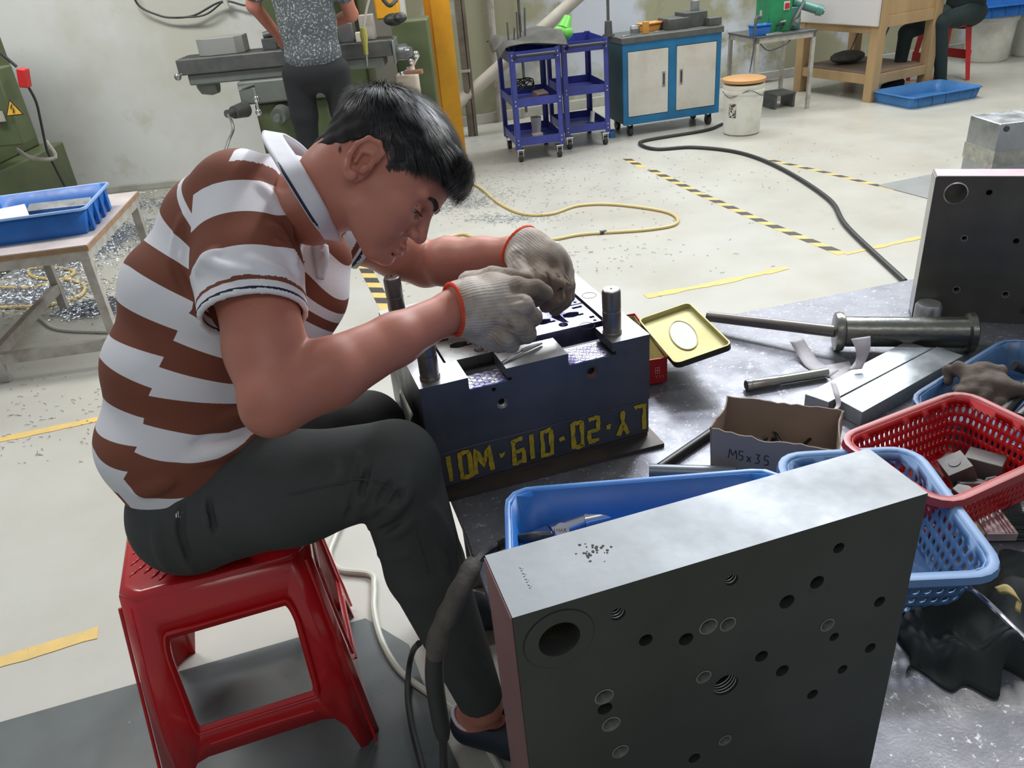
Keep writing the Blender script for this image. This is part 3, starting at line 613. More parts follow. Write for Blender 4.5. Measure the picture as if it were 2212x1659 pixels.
# ---------------- green machine, far left
def left_machine():
    t = thing('machine_tool', 'green machine tool body with electrical box at the left edge', 'machine', (-2.75, 4.65, 0))
    def q(x, y, z=None): return PY(x, y, 4.55)
    mb = MB(); mb.prism([(-3.4, 4.12), (-2.74, 4.12), (-2.68, 4.80), (-2.68, 5.3), (-3.4, 5.3)], 0, .50); obj('base', mb, m_mgreen, t, world=True, bevel=.01)
    mb = MB(); mb.prism([(-3.4, 4.58), (-2.80, 4.60), (-2.80, 5.25), (-3.4, 5.25)], .50, 1.7); obj('column', mb, m_mgreen, t, world=True, bevel=.01)
    mb = MB(); mb.prism([(-3.1, 4.38), (-2.43, 4.40), (-2.43, 4.56), (-3.1, 4.56)], .655, 1.03); b = obj('electrical_box', mb, m_mgreen, t, world=True, bevel=.008)
    tri = mat('hazard_yellow', (.85, .48, .05), .5)
    c = PY(28, 234, 4.388); mb = MB()
    mb.add([c+A([-.045, -.006, -.035]), c+A([.045, -.001, -.035]), c+A([0, -.003, .045])], [(0, 1, 2)]); s_ = obj('warning_sign', mb, m_black, b, world=True)
    mb = MB(); mb.add([c+A([-.037, -.0075, -.030]), c+A([.037, -.003, -.030]), c+A([0, -.005, .036])], [(0, 1, 2)]); mb.v = mb.v
    obj('warning_face', mb, tri, t, world=True)
    mb = MB(); mb.ribbon([c+A([.006, -.008, .02]), c+A([-.007, -.008, .002]), c+A([.007, -.008, -.002]), c+A([-.002, -.008, -.022])], .006, (0, -1, 0), .001); obj('lightning_mark', mb, m_black, t, world=True)
    p = PY(52, 168, 4.45); mb = MB(); mb.box(p+A([.0, 0, -.0]), (.04, .06, .09), roty(.2)); obj('red_plug', mb, m_red, t, world=True, bevel=.005)
    mb = MB(); mb.tube([PY(60, 185, 4.5), PY(78, 220, 4.52), PY(88, 262, 4.55), PY(98, 310, 4.6), PY(106, 335, 4.62), PY(138, 398, 4.66), PY(155, 430, 4.7)], .007, 6, smooth=4); obj('cable', mb, m_black, t, world=True)
    mb = MB(); mb.tube([PY(35, 322, 4.6), PY(70, 342, 4.6), PY(120, 340, 4.62), PY(100, 305, 4.66)], .011, 6, smooth=4); obj('cable', mb, m_grey, t, world=True)
    mb = MB(); mb.box(PY(-2, 252, 4.385), (.05, .01, .05)); obj('name_plate', mb, m_grey, t, world=True)
    mb = MB(); mb.tube([(-2.9, 4.9, 1.7), (-2.75, 4.6, 1.45), PY(36, 144, 4.6)], .008, 6, smooth=5); obj('cable', mb, m_black, t, world=True)
left_machine()
# ---------------- milling machine behind the second worker
def mill():
    t = thing('milling_machine', 'grey and green milling machine behind the standing worker', 'milling machine', (-1.05, 5.3, 0))
    def B(nm, lo, hi, m, bv=.006, **k):
        mb = MB(); mb.bb(lo, hi); return obj(nm, mb, m, t, world=True, bevel=bv, **k)
    tb = B('table', (-1.74, 4.98, .85), (-.50, 5.24, .935), m_dsteel); 
    for y in (5.05, 5.11, 5.17):
        mb = MB(); mb.bb((-1.735, y-.006, .9345), (-.505, y+.006, .9365)); obj('t_slot', mb, m_black, tb, world=True)
    B('lower_slide', (-1.70, 5.0, .79), (-.56, 5.22, .85), m_mgrey, .008)
    B('saddle', (-1.42, 4.96, .66), (-.86, 5.3, .79), m_mgrey, .012)
    B('knee', (-1.36, 5.0, .34), (-.92, 5.5, .66), m_mgreen, .02)
    B('column', (-1.30, 5.45, .2), (-.72, 5.85, 1.75), m_mgreen, .02)
    B('base', (-1.36, 4.95, 0), (-.72, 5.88, .22), m_mgreen, .02)
    B('spindle_head', (-1.02, 5.12, 1.32), (-.78, 5.5, 1.8), m_mgreen, .02)
    mb = MB(); mb.cyl((-.90, 5.2, 1.15), (-.90, 5.2, 1.34), .045, n=20); obj('quill', mb, m_steel, t, world=True)
    # right end bracket and crank
    mb = MB(); mb.bb((-.50, 4.97, .80), (-.488, 5.24, .93)); obj('end_bracket', mb, m_mgrey, t, world=True, bevel=.02)
    mb = MB(); mb.cyl((-.49, 5.08, .855), (-.43, 5.06, .855), .045, n=20); mb.cyl((-.43, 5.06, .855), (-.40, 5.05, .855), .028, n=20); obj('feed_dial', mb, m_steel, t, world=True)
    mb = MB(); mb.tube([PY(905, 118, 5.0), PY(893, 140, 5.0), PY(872, 157, 5.0)], .009, 8); mb.sphere(PY(898, 117, 4.98), .02, 10); mb.sphere(PY(868, 159, 5.0), .013, 10); mb.sphere(PY(888, 133, 4.99), .018, 10); obj('crank_handle', mb, m_chrome, t, world=True)
    mb = MB(); mb.cyl(PY(874, 157, 5.0), PY(912, 154, 4.95), .011, .014, n=10); obj('crank_grip', mb, m_copper, t, world=True)
    # left end
    mb = MB(); mb.lathe((-1.69, 5.1, .775), (1, 0, 0), [(.02, 0), (.05, .02), (.06, .08), (.05, .12)], 18); obj('end_boss', mb, m_mgrey, t, world=True)
    mb = MB(); mb.tube([PY(400, 155, 5.0), PY(386, 165, 4.97)], .008, 8); mb.sphere(PY(384, 166, 4.97), .021, 10); obj('ball_handle', mb, m_steel, t, world=True)
    # knee cranks
    mb = MB(); mb.cyl((-1.20, 5.0, .60), (-1.21, 4.9, .59), .05, .045, n=20); mb.cyl((-1.21, 4.9, .59), (-1.212, 4.86, .585), .02, n=14); obj('cross_dial', mb, m_mgrey, t, world=True)
    mb = MB(); a = PY(548, 185, 4.83); b = PY(559, 243, 4.83); mb.tube([a, b], .009, 8); mb.sphere(b, .02, 10); mb.tube([a, PY(515, 192, 4.78)], [.012, .018, .012], 10); mb.sphere((a+b)/2, .02, 10); obj('crank_handle', mb, m_chrome, t, world=True)
    mb = MB(); mb.cyl(PY(530, 236, 4.95), PY(505, 243, 4.85), .045, .035, n=18); mb.cyl(PY(507, 243, 4.86), PY(490, 246, 4.8), .022, n=12); obj('knee_crank_hub', mb, m_dsteel, t, world=True)
    mb = MB(); mb.tube([PY(492, 246, 4.8), PY(500, 262, 4.8), PY(503, 280, 4.8), PY(494, 303, 4.78), PY(487, 325, 4.78)], .009, 8, smooth=5); obj('knee_crank', mb, m_chrome, t, world=True)
    B('switch_box', (-.52, 5.3, .45), (-.30, 5.6, 1.0), m_mgreen, .01)
    B('motor_cover', (-.60, 5.3, 1.02), (-.47, 5.55, 1.4), m_yel, .01)
    mb = MB(); mb.tube([PY(828, 0, 5.2), PY(842, 12, 5.15), PY(856, 0, 5.2)], .012, 8, smooth=5); obj('cable', mb, m_black, t, world=True)
    P = lambda x, y, z: A([x, y, 0.935+z])
    def SB(name, label, cat, poly, h, m, z=0): mb = MB(); mb.prism(poly, 0.9365+z, 0.9365+z+h); return single(name, mb, m, label, cat, bevel=.002)
    SB('workpiece', 'pale grey faceted steel workpiece on left of the mill table', 'metal block', [(-1.62, 5.06), (-1.56, 5.03), (-1.40, 5.04), (-1.36, 5.08), (-1.36, 5.2), (-1.6, 5.21), (-1.64, 5.16)], .09, mat('cast_grey', (.36, .37, .35), .5, .3))
    SB('clamp_block', 'small dark clamping block on mill table at the worker\'s left elbow', 'metal block', [(-1.25, 5.06), (-1.17, 5.06), (-1.17, 5.14), (-1.25, 5.14)], .06, m_dsteel)
    mb = MB(); mb.cyl((-1.24, 5.1, 1.01), (-1.18, 5.1, 1.02), .02, n=12); single('clamp_bolt', mb, m_dsteel, 'round clamp bolt on top of small dark mill block', 'bolt')
    SB('machine_vise', 'grey machine vise body on mill table right of the worker', 'vise', [(-.80, 5.05), (-.72, 5.05), (-.72, 5.2), (-.80, 5.2)], .10, m_steel)
    SB('machine_vise', 'pale step block beside the blow gun on the mill table', 'metal block', [(-.68, 5.08), (-.60, 5.08), (-.60, 5.18), (-.68, 5.18)], .13, m_grey)
    SB('machine_vise', 'short pale block at the right end of the mill table', 'metal block', [(-.70, 5.0), (-.64, 5.0), (-.64, 5.06), (-.70, 5.06)], .05, m_white)
    g = thing('blow_gun', 'yellow air blow gun hanging by its curved hose over the mill table', 'blow gun', PY(790, 100, 4.93))
    mb = MB(); mb.tube([PY(800, -10, 4.9), PY(792, 20, 4.9), PY(787, 50, 4.9), PY(783, 66, 4.9)], .007, 6, smooth=4); obj('gun_hose', mb, m_clear, g, world=True)
    mb = MB(); mb.tube([PY(784, 60, 4.9), PY(786, 78, 4.9), PY(789, 100, 4.9), PY(791, 118, 4.9)], [.018, .022, .014, .012], 10); obj('gun_body', mb, mat('dirty_yellow', (.45, .42, .10), .5), g, world=True)
    mb = MB(); mb.cyl(PY(791, 118, 4.9), PY(793, 144, 4.9), .010, .005, n=8); obj('nozzle', mb, m_steel, g, world=True)
    b = thing('jerry_can', 'cream plastic jerry can behind the worker\'s hair', 'can', (-.30, 5.12, 0))
    z0 = .50; mb = MB(); mb.bb((-.62, 5.33, .5), (-.40, 5.36, .52))
    mb = MB(); c = PY(883, 195, 5.15); mb.box(c, (.14, .12, .20)); obj('can_body', mb, mat('cream_plastic', (.6, .52, .42), .5), b, world=True, bevel=.02, seg=3)
    mb = MB(); mb.cyl(c+A([0.03, 0, .1]), c+A([.03, 0, .13]), .025, n=14); obj('cap', mb, m_white, b, world=True)
    st = MB(); st.bb((c[0]-.10, 5.05, 0), (c[0]+.08, 5.27, c[2]-.10)); single('can_stand', st, m_mgreen, 'green cupboard under the cream jerry can beside the mill', 'cupboard', bevel=.01)
    mb = MB(); mb.sphere(PY(850, 42, 5.15), (.06, .05, .035), 14); mb.sphere(PY(864, 38, 5.12), (.04, .04, .03), 12); single('black_bag', mb, m_black, 'crumpled black bag on the mill switch box beside the yellow cover', 'bag')
mill()
# cables on the left wall
mb = MB()
mb.tube([PY(280, -30, 5.9), PY(300, 12, 5.9), PY(340, 32, 5.9), PY(372, 38, 5.9), (PY(420, 33, 5.9)), PY(480, 3, 5.9), PY(530, 12, 5.9), PY(600, 20, 5.9)], .007, 6, smooth=6)
mb.tube([PY(372, 38, 5.89), PY(440, 33, 5.89), PY(482, 3, 5.89)], .006, 6, smooth=6); single('wall_cable', mb, m_black, 'pair of black cables sagging along the white wall at top left', 'cable')
mb = MB(); mb.cyl(PY(486, 0, 5.9), PY(493, 18, 5.9), .02, .012, n=10); single('cable_hook', mb, m_white, 'small white hook holding the sagging wall cables', 'hook')
# aluminium block behind the upright mould plate
def albox():
    p = PY(2104, 358, 2.25); zt = PY(2139, 232, 2.25)[2]; t = thing('aluminium_case', 'upright aluminium block wrapped in clear film at the right edge', 'block', (p[0]+.165, p[1]+.02, 0), .06); zt -= .05
    m_al = mat('bright_aluminium', (.62, .64, .67), .28, .9, (.5, .52, .55), 10, rvar=.1)
    mb = MB(); mb.box((0, .06, zt/2), (.22, .14, zt)); obj('body', mb, m_al, t, bevel=.003)
    mb = MB(); mb.box((0, .06, zt-.10), (.223, .143, .045)); obj('film_wrap', mb, mat('film', (.6, .6, .5), .2, .4, (.35, .36, .36), 40, bump=.8, bsc=50), t)
    for x, z in ((-.09, zt-.015), (.05, zt-.015), (-.09, zt-.17), (.04, zt-.15)):
        mb = MB(); mb.cyl((x, -.0105, z), (x, -.0125, z), .008, n=12); obj('screw', mb, m_dsteel, t)
albox()
# ================================================================== red stool
m_stool = mat('red_plastic', (.58, .010, .014), .22, 0, (.50, .008, .012), 5, rvar=.06, coat=.4)
def panel(mb, F, outer, holes, n_in):
    """flat panel with holes: F maps (u, z) to 3D"""
    bm = bmesh.new(); es = []
    for lp in [outer]+holes:
        vs = [bm.verts.new(tuple(F(u, z))) for u, z in lp]; es += [bm.edges.new((vs[i], vs[(i+1) % len(vs)])) for i in range(len(vs))]
    bmesh.ops.triangle_fill(bm, use_beauty=True, use_dissolve=False, edges=es, normal=Vector(n_in))
    bm.verts.index_update(); mb.add([tuple(v.co) for v in bm.verts], [tuple(v.index for v in f.verts) for f in bm.faces]); bm.free()
def rloop(x0, x1, z0, z1, r, n=5, shear=0):
    cx, cz = (x0+x1)/2, (z0+z1)/2
    return [(cx+x+shear*(-z) * (1 if x > 0 else -1), cz+z) for x, z in rrect((x1-x0)/2, (z1-z0)/2, r, n)]
def red_stool():
    c = (A([-.695, 1.021])+A([-.388, 1.109]))/2; rz = math.radians(16); nn = A([-math.sin(rz), math.cos(rz)])
    c = c+nn*.158; t = thing('plastic_stool', 'large red plastic stool with cut-out sides that the man sits on', 'stool', (c[0], c[1], 0), rz)
    H = .487; a1 = .158; a0 = .205; ch = .028
    mb = MB()
    for k in range(4):
        R = rotz(k*math.pi/2)
        def F(u, z, R=R):
            a = a0+(a1-a0)*z/H; return R@A([u*a, -a, z])
        uc = lambda z: 1-ch/(a0+(a1-a0)*z/H)
        zb = [(-uc(0), 0), (-.80, 0), (-.74, .07), (-.66, .098), (-.55, .105), (.55, .105), (.66, .098), (.74, .07), (.80, 0), (uc(0), 0), (uc(.24), .24), (uc(H-.012), H-.012), (-uc(H-.012), H-.012), (-uc(.24), .24)]
        win = [(x, z) for x, z in rloop(-.62, .62, .178, .385, .04)]
        win = [(u*(1.0 if z > .28 else .93), z) for u, z in win]
        panel(mb, F, zb, [win], R@A([0, -1, 0]))
        for z0, z1 in ((0, .24), (.24, H-.012)):
            P = lambda z, s: (R@A([s*((a0+(a1-a0)*z/H)-ch), -(a0+(a1-a0)*z/H), z]))
            Q = lambda z: (R@A([(a0+(a1-a0)*z/H), -((a0+(a1-a0)*z/H)-ch), z]))
            mb.add([P(z0, 1), Q(z0), Q(z1), P(z1, 1)], [(0, 1, 2, 3)])
    body = obj('side_shell', mb, m_stool, t, merge=True, angle=50)
    s = body.modifiers.new('thick', 'SOLIDIFY'); s.thickness = .004; s.offset = -1
    # seat with rounded edge
    mb = MB(); rings = []
    oc = lambda a, c_: [(a-c_, -a), (a, -(a-c_)), (a, a-c_), (a-c_, a), (-(a-c_), a), (-a, a-c_), (-a, -(a-c_)), (-(a-c_), -a)]
    prof = [(a1+.0005, H-.014), (a1-.001, H-.006), (a1-.006, H-.001), (a1-.014, H), (a1-.05, H-.001)]
    for a, z in prof: rings += [(x, y, z) for x, y in oc(a, ch*a/a1)]
    mb.add(rings, [(k*8+i, k*8+(i+1) % 8, (k+1)*8+(i+1) % 8, (k+1)*8+i) for k in range(4) for i in range(8)]+[tuple(32+i for i in range(8))])
    obj('seat', mb, m_stool, t, angle=60)
    mb = MB(); rn = random.Random(5)
    for i in range(22):
        for j in range(9):
            x = -.135+i*.0125; y = -.125+j*.031+(i % 2)*.012
            if abs(x)+abs(y) < .235: mb.sphere((x, y, H), (.0035, .011, .0022), 8, rotz(-.7))
    g = obj('grip_pattern', mb, m_stool, t); g['kind'] = 'stuff'
    # ribs around the window and along the corners
    for k in range(4):
        R = rotz(k*math.pi/2); mb = MB(); pts = []
        def F(u, z, R=R):
            a = a0+(a1-a0)*z/H; return R@A([u*a, -a-.001, z])
        lp = [(u*(1.0 if z > .28 else .93), z) for u, z in rloop(-.66, .66, .165, .398, .05)]
        mb.tube([F(u, z) for u, z in lp+lp[:1]], .0035, 6); obj('window_rib', mb, m_stool, t)
        mb = MB(); mb.tube([F(-.5, .135), F(0, .137), F(.5, .135)], .003, 6); obj('lower_rib', mb, m_stool, t)
        mb = MB(); mb.tube([R@A([a1-.005, -(a1-.0), H-.02]), R@A([a0-.01, -a0, .01])], .003, 6); obj('corner_rib', mb, m_stool, t)
    return t
red_stool()
# ================================================================== steel bench
BZ = .55
m_plate = mat('scratched_steel_top', (.205, .21, .235), .40, .42, (.13, .13, .15), 9, .35, .7, bump=.25, bsc=220, rvar=.14, spots=[((.16, .15, .13), 7, .62, .72), ((.50, .51, .54), 130, .60, .68), ((.45, .46, .5), 35, .64, .7)])
t = thing('steel_workbench', 'low workbench with a scratched bare steel plate top', 'workbench', (.8, 1.0, 0))
q = [G(1008, 1158, BZ)[:2], G(1063, 1318, BZ)[:2], A([.0, .30]), A([1.95, .30]), A([1.95, 2.0]), G(1976, 602, BZ)[:2], G(1606, 675, BZ)[:2], A([-.26, 1.63])]
mb = MB(); mb.prism([tuple(p) for p in q], BZ-.014, BZ); obj('top_plate', mb, m_plate, t, world=True, bevel=.001)
mb = MB(); mb.prism([(q[0][0]+.03, q[0][1]), (q[2][0]+.03, .34), (1.9, .34), (1.9, 1.9), (-.20, 1.58)], BZ-.07, BZ-.015); obj('under_frame', mb, m_dsteel, t, world=True)
for x, y in ((.08, .42), (1.82, .42), (1.82, 1.8), (-.12, 1.52)):
    mb = MB(); mb.bb((x-.03, y-.03, 0), (x+.03, y+.03, BZ-.07)); obj('leg', mb, m_dsteel, t, world=True, bevel=.003)
mb = MB(); mb.beam((.10, .45, .14), (-.10, 1.5, .14), .04, .04); obj('stretcher', mb, m_dsteel, t, world=True)
# ================================================================== the mould block in work
m_mold = mat('mould_side_steel', (.11, .112, .13), .42, .5, (.07, .07, .085), 7, .35, .7, rvar=.12, bump=.05, bsc=60, spots=[((.05, .055, .06), 9, .62, .75)])
m_moldtop = mat('ground_steel', (.46, .46, .47), .34, .75, (.36, .36, .37), 5, rvar=.1, spots=[((.30, .31, .34), 12, .6, .8)])
m_molddk = mat('oily_dark_steel', (.06, .055, .05), .5, .4, (.13, .09, .06), 8)
m_insert = mat('insert_blue_sheen', (.26, .25, .42), .26, .85, (.16, .17, .26), 30, rvar=.1, bump=.25, bsc=90)  # blue-violet sheen of the lighting is put into the steel colour
m_insert2 = mat('grey_insert', (.34, .34, .33), .32, .85, (.22, .22, .21), 25, rvar=.1, bump=.2, bsc=90)
m_hole = mat('dark_hole', (.012, .012, .012), .7)
m_pin = mat('guide_pin_steel', (.20, .18, .165), .36, .75, (.20, .18, .17), 7, rvar=.07)
m_pintop = mat('pin_end_steel', (.72, .71, .69), .3, .8)
ML = (-.151, 1.139, 0); MRZ = math.atan2(.119, .4); MW = .417; MD = .352
t = thing('mould_base', 'steel injection mould half with yellow painted number that the man works on', 'mould', (ML[0], ML[1], BZ), MRZ)
def ML3(p): return on((ML[0], ML[1], BZ), MRZ, p)
mb = MB(); mb.bb((.0, 0, .0885), (MW, MD, .22)); top = obj('cavity_plate', mb, m_mold, t)
cut = MB()
cut.bb((.083, -.01, .196), (.150, .075, .23)); cut.bb((.262, -.01, .196), (.345, .095, .23))
cut.bb((.060, .07, .178), (.375, .285, .23))
cut.bb((.150, -.01, .196), (.158, .02, .202)); cut.bb((.345, -.01, .196), (.352, .10, .203))
cut.cyl((.137, -.01, .157), (.137, .03, .157), .0085, n=20); cut.cyl((.305, -.01, .173), (.305, .02, .173), .0095, n=20); cut.cyl((.125, -.01, .186), (.125, .02, .186), .004, n=12)
boolean(top, cut)
top.data.materials.append(m_moldtop); 
for p in top.data.polygons:
    if p.normal.z > .9 and p.center.z > .215: p.material_index = 1
mb = MB(); mb.bb((0.001, .001, .016), (MW-.001, MD-.001, .087)); obj('support_plate', mb, m_mold, t, bevel=.0015)
mb = MB(); mb.bb((.004, .004, .008), (MW-.002, MD, .016)); obj('bottom_plate', mb, m_molddk, t)
for k, (x0, x1, y0, y1, m_) in enumerate(((.066, .196, .078, .180, m_insert2), (.066, .196, .184, .281, m_insert2), (.232, .371, .100, .190, m_insert), (.232, .371, .194, .281, m_insert), (.200, .228, .085, .281, m_moldtop))):
    mb = MB(); mb.bb((x0, y0, .1785), (x1, y1, .216)); ins = obj('insert', mb, m_, t)
    if k == 4: continue
    cut = MB(); w_, h_ = x1-x0, y1-y0
    for cx, cy in ((.30, .55), (.72, .58)):
        px, py = x0+w_*cx, y0+h_*cy; n = 18
        cut.prism([(px+.015*math.cos(a*2*math.pi/n)*(1+.3*math.sin(a*1.1)**2), py+.012*math.sin(a*2*math.pi/n)) for a in range(n)], .19, .23)
        cut.bb((px+.010, py-.011, .2), (px+.022, py-.004, .23))
    cut.bb((x0+.01, y1-.018, .2), (x0+.028, y1-.010, .23)); cut.bb((x1-.026, y1-.016, .2), (x1-.006, y1-.008, .23)); cut.bb((x1-.014, y0+.02, .205), (x1-.004, y0+.028, .23))
    cut.cyl((x1-.01, y0+.008, .2), (x1-.01, y0+.008, .23), .0035, n=12); cut.cyl((x0+w_*.5, y0+.014, .204), (x0+w_*.52, y0+.03, .24), .009, n=14)
    cut.prism([(x0+w_*.45, y1-.03), (x0+w_*.53, y1-.012), (x0+w_*.58, y1-.016), (x0+w_*.60, y0+.022), (x0+w_*.52, y0+.03)], .206, .23)
    boolean(ins, cut)
for (x0, x1, y1) in ((.084, .149, .074), (.264, .340, .094)):
    mb = MB(); mb.bb((x0, .0, .196), (x1, y1*.62, .1985)); f = obj('wear_plate', mb, mat('etched_wear_plate', (.50, .50, .54), .3, .8, (.2, .18, .32), 60, .45, .52), t)
    mb = MB()                           # engraved scale grooves
    for i in range(7):
        for j in range(4):
            cx = x0+.006+i*(x1-x0-.012)/6; cy = .006+j*.013+(i % 2)*.005; mb.tube([(cx+.005*math.cos(a), cy+.0055*math.sin(a), .1986) for a in np.linspace(0, 6.28, 7)], .0005, 4, cap=False)
    g = obj('oil_groove', mb, m_molddk, t); g['kind'] = 'stuff'
for (x, y, h) in ((.026, .030, .085), (.362, .036, .085), (.030, .302, .085), (.360, .308, .085)):
    mb = MB(); r = .0165 if h else 0; z = .2201
    mb.lathe((x, y, z), (0, 0, 1), [(r+.001, 0), (r+.001, .004), (r-.001, .006), (r, .010), (r, h*.52), (r-.001, h*.53), (r-.001, h*.56), (r, h*.57), (r, h-.006), (r-.0015, h-.002)], 28); p = obj('guide_pin', mb, m_pin, t)
    mb = MB(); mb.lathe((x, y, z+h-.002), (0, 0, 1), [(r-.0015, 0), (r-.003, .0018), (.002, .002)], 28); obj('pin_end', mb, m_pintop, p)
    mb = MB(); mb.cyl((x, y, z+h), (x, y, z+h+.0006), .0022, n=12); obj('centre_hole', mb, m_hole, p)
for (x, y) in ((.335, .085), (.395, .21)):
    mb = MB(); mb.tube([(x+.014*math.cos(a), y+.014*math.sin(a), .2202) for a in np.linspace(0, 6.28, 25)], .0006, 4, cap=False); obj('plug_ring', mb, m_molddk, t)
for (x, z, r) in ((.137, .157, .0085), (.305, .173, .0095)):
    mb = MB(); mb.lathe((x, .008, z), (0, -1, 0), [(r, 0), (r, .007), (r+.0018, .0085), (r+.0018, .009), (r*.7, .004), (r*.7, 0)], 24, cap=False); obj('screw_bush', mb, m_moldtop if x < .2 else mat('rusty_hole', (.16, .07, .05), .7), t)
mb = MB(); mb.cyl((.137, .02, .157), (.137, .012, .157), .008, n=16); mb.cyl((.305, .015, .173), (.305, .01, .173), .009, n=16); obj('screw_recess', mb, m_hole, t)
m_ypaint = mat('yellow_marker_paint', (.55, .36, .02), .5, 0, (.30, .24, .02), 90, .4, .65)
lt = lettering('LY-20-019-W01', .051, .0248, .0080, lambda x, y: ML3((MW-.012-x, -.0004, .078-y)), ML3((0, -1, 0))-ML3((0, 0, 0)), .0016)
obj('painted_number', lt, m_ypaint, t, world=True, label='hand-painted yellow number LY-20-019-W01, upside down')
mb = MB(); mb.prism([(-.035, -.02), (MW+.012, -.035), (MW+.015, MD-.02), (-.02, MD)], .0002, .0078, F=lambda x, y, z: tuple(ML3((x, y, z)))); single('base_board', mb, m_molddk, 'dark oily steel board lying under the mould block', 'board')
mb = MB(); P_ = [A(ML3((.150+.085*k/10, .020+.033*k/10, .2215+.0035*math.sin(k*.3)))) for k in range(11)]
f = thing('needle_file', 'small steel needle file lying on front edge of the mould block', 'file', P_[0])
mb.tube(P_[:6], .0028, 8); obj('handle', mb, m_chrome, f, world=True)
mb = MB(); mb.ribbon(P_[5:], [.009, .010, .010, .008, .006, .002], (0, 0, 1), .003); obj('file_blade', mb, m_steel, f, world=True)
def wrapfn(u, v): return ML3((-.012-.035*v*(1-u)-.004*math.sin(v*9), .03+.10*u, .16-.13*v))
cloth('plastic_wrap', 'crumpled shiny clear plastic flap against left side of the mould block', 'plastic wrap', wrapfn, 10, 14, mat('shiny_film', (.42, .44, .38), .15, .5), th=.001)
# ================================================================== tin with open lid
def quadframe(a, b, d):
    a, b, d = A(a), A(b), A(d); x = b-a; W = np.linalg.norm(x); x /= W; y = d-a; y = y-x*np.dot(x, y); D = np.linalg.norm(y); y /= D; z = np.cross(x, y)
    return (lambda u, v, w: a+x*u+y*v+z*w), W, D
m_redtin = mat('red_tin', (.42, .015, .02), .3, .3)
m_gold = mat('gold_lacquer', (.40, .36, .13), .5, .3, (.50, .46, .22), 6)
t = thing('tin_box', 'red metal tin with gold inside and open lid, behind the mould block', 'tin', G(1430, 830, BZ))
a = G(1440, 826, BZ+.002); dirv = (G(1452, 800, .61)-G(1380, 700, .61)); dirv[2] = 0; yv = -dirv/np.linalg.norm(dirv); xv = A([yv[1], -yv[0], 0]); 
F_ = lambda x, y, z: a+xv*x*1.0+yv*y+A([0, 0, z])
L_ = .23; mb = MB()
xs = -1 if (F_(-.1, 0, 0)[0] < a[0]) else 1
W_ = .15*xs
for p0, p1 in (((0, 0), (W_, 0)), ((W_, 0), (W_, L_)), ((W_, L_), (0, L_)), ((0, L_), (0, 0))):
    mb.beam(F_(*p0, .030), F_(*p1, .030), .002, .056)
obj('tin_wall', mb, m_redtin, t, world=True)
mb = MB(); mb.tube([F_(0, 0, .058), F_(W_, 0, .058), F_(W_, L_, .058), F_(0, L_, .058), F_(0, 0, .058)], .0022, 6); obj('tin_rim', mb, m_redtin, t, world=True)
mb = MB(); mb.beam(F_(W_/2, 0.002, .004), F_(W_/2, L_-.002, .004), abs(W_)-.004, .002); 
for p0, p1 in (((.003*xs, .003), (.003*xs, L_-.003)), ((.003*xs, L_-.003), (W_-.003*xs, L_-.003))): mb.beam(F_(*p0, .030), F_(*p1, .030), .001, .052)
obj('gold_inside', mb, m_gold, t, world=True)
mb = MB(); e0 = F_(0, 0, 0)
for k, st in enumerate(([(0, 1), (0, 0), (.8, 0), (.8, 1), (0, 1)], [(0, .5), (.8, .5)], [(.4, 0), (.4, 1)])):
    mb.ribbon([F_((.016+p[0]*.012)*xs, -.0016, .026+p[1]*.014) for p in st], .0014, -yv*0+(F_(0, -1, 0)-F_(0, 0, 0)), .0004)
for k in range(3): mb.ribbon([F_((.008+k*.007)*xs, -.0016, .014), F_((.008+k*.007)*xs, -.0016, .020), F_((.012+k*.007)*xs, -.0016, .020)], .001, F_(0, -1, 0)-F_(0, 0, 0), .0004)
obj('faint_print', mb, mat('pale_red_print', (.62, .25, .22), .4), t, world=True)
# lid
LF, LW, LD = quadframe(G(1380, 700, .612), G(1490, 662, .635), G(1452, 800, .612))
def lidpt(p, w): return LF(p[0]+LW/2, p[1]+LD/2, w)
out = rrect(LW/2, LD/2, .014, 5); inn = rrect(LW/2-.003, LD/2-.003, .012, 5); N_ = len(out)
mb = MB(); sg = 1 if LF(0, 0, 1)[2] > LF(0, 0, 0)[2] else -1
vs = [lidpt(p, 0) for p in out]+[lidpt(p, .012*sg) for p in out]; mb.add(vs, [(i, (i+1) % N_, (i+1) % N_+N_, i+N_) for i in range(N_)]); mb.add([lidpt(p, -.0008*sg) for p in out], [tuple(range(N_))])
ld = obj('lid', mb, mat('black_lacquer', (.03, .03, .02), .25, .3), t, world=True)
mb = MB(); vs = [lidpt(p, .0125*sg) for p in out]+[lidpt(p, .0125*sg) for p in inn]+[lidpt(p, .0008*sg) for p in inn]
mb.add(vs, [(k*N_+i, k*N_+(i+1) % N_, (k+1)*N_+(i+1) % N_, (k+1)*N_+i) for k in range(2) for i in range(N_)]+[tuple(2*N_+i for i in range(N_))]); obj('lid_inside', mb, m_gold, ld, world=True)
mb = MB(); el = [(.026*math.cos(a_), .066*math.sin(a_)) for a_ in np.linspace(0, 2*math.pi, 28, endpoint=False)]
mb.prism(el, .001*sg, .0022*sg, F=lambda x, y, z: tuple(lidpt((x*math.cos(.15)-y*math.sin(.15), x*math.sin(.15)+y*math.cos(.15)), z))); obj('oval_window', mb, mat('dull_oval', (.36, .36, .33), .45, .3), ld, world=True)
mb = MB(); mb.tube([lidpt((x*math.cos(.15)-y*math.sin(.15), x*math.sin(.15)+y*math.cos(.15)), .0025*sg) for x, y in el+el[:1]], .0012, 5); obj('oval_bead', mb, m_gold, ld, world=True)
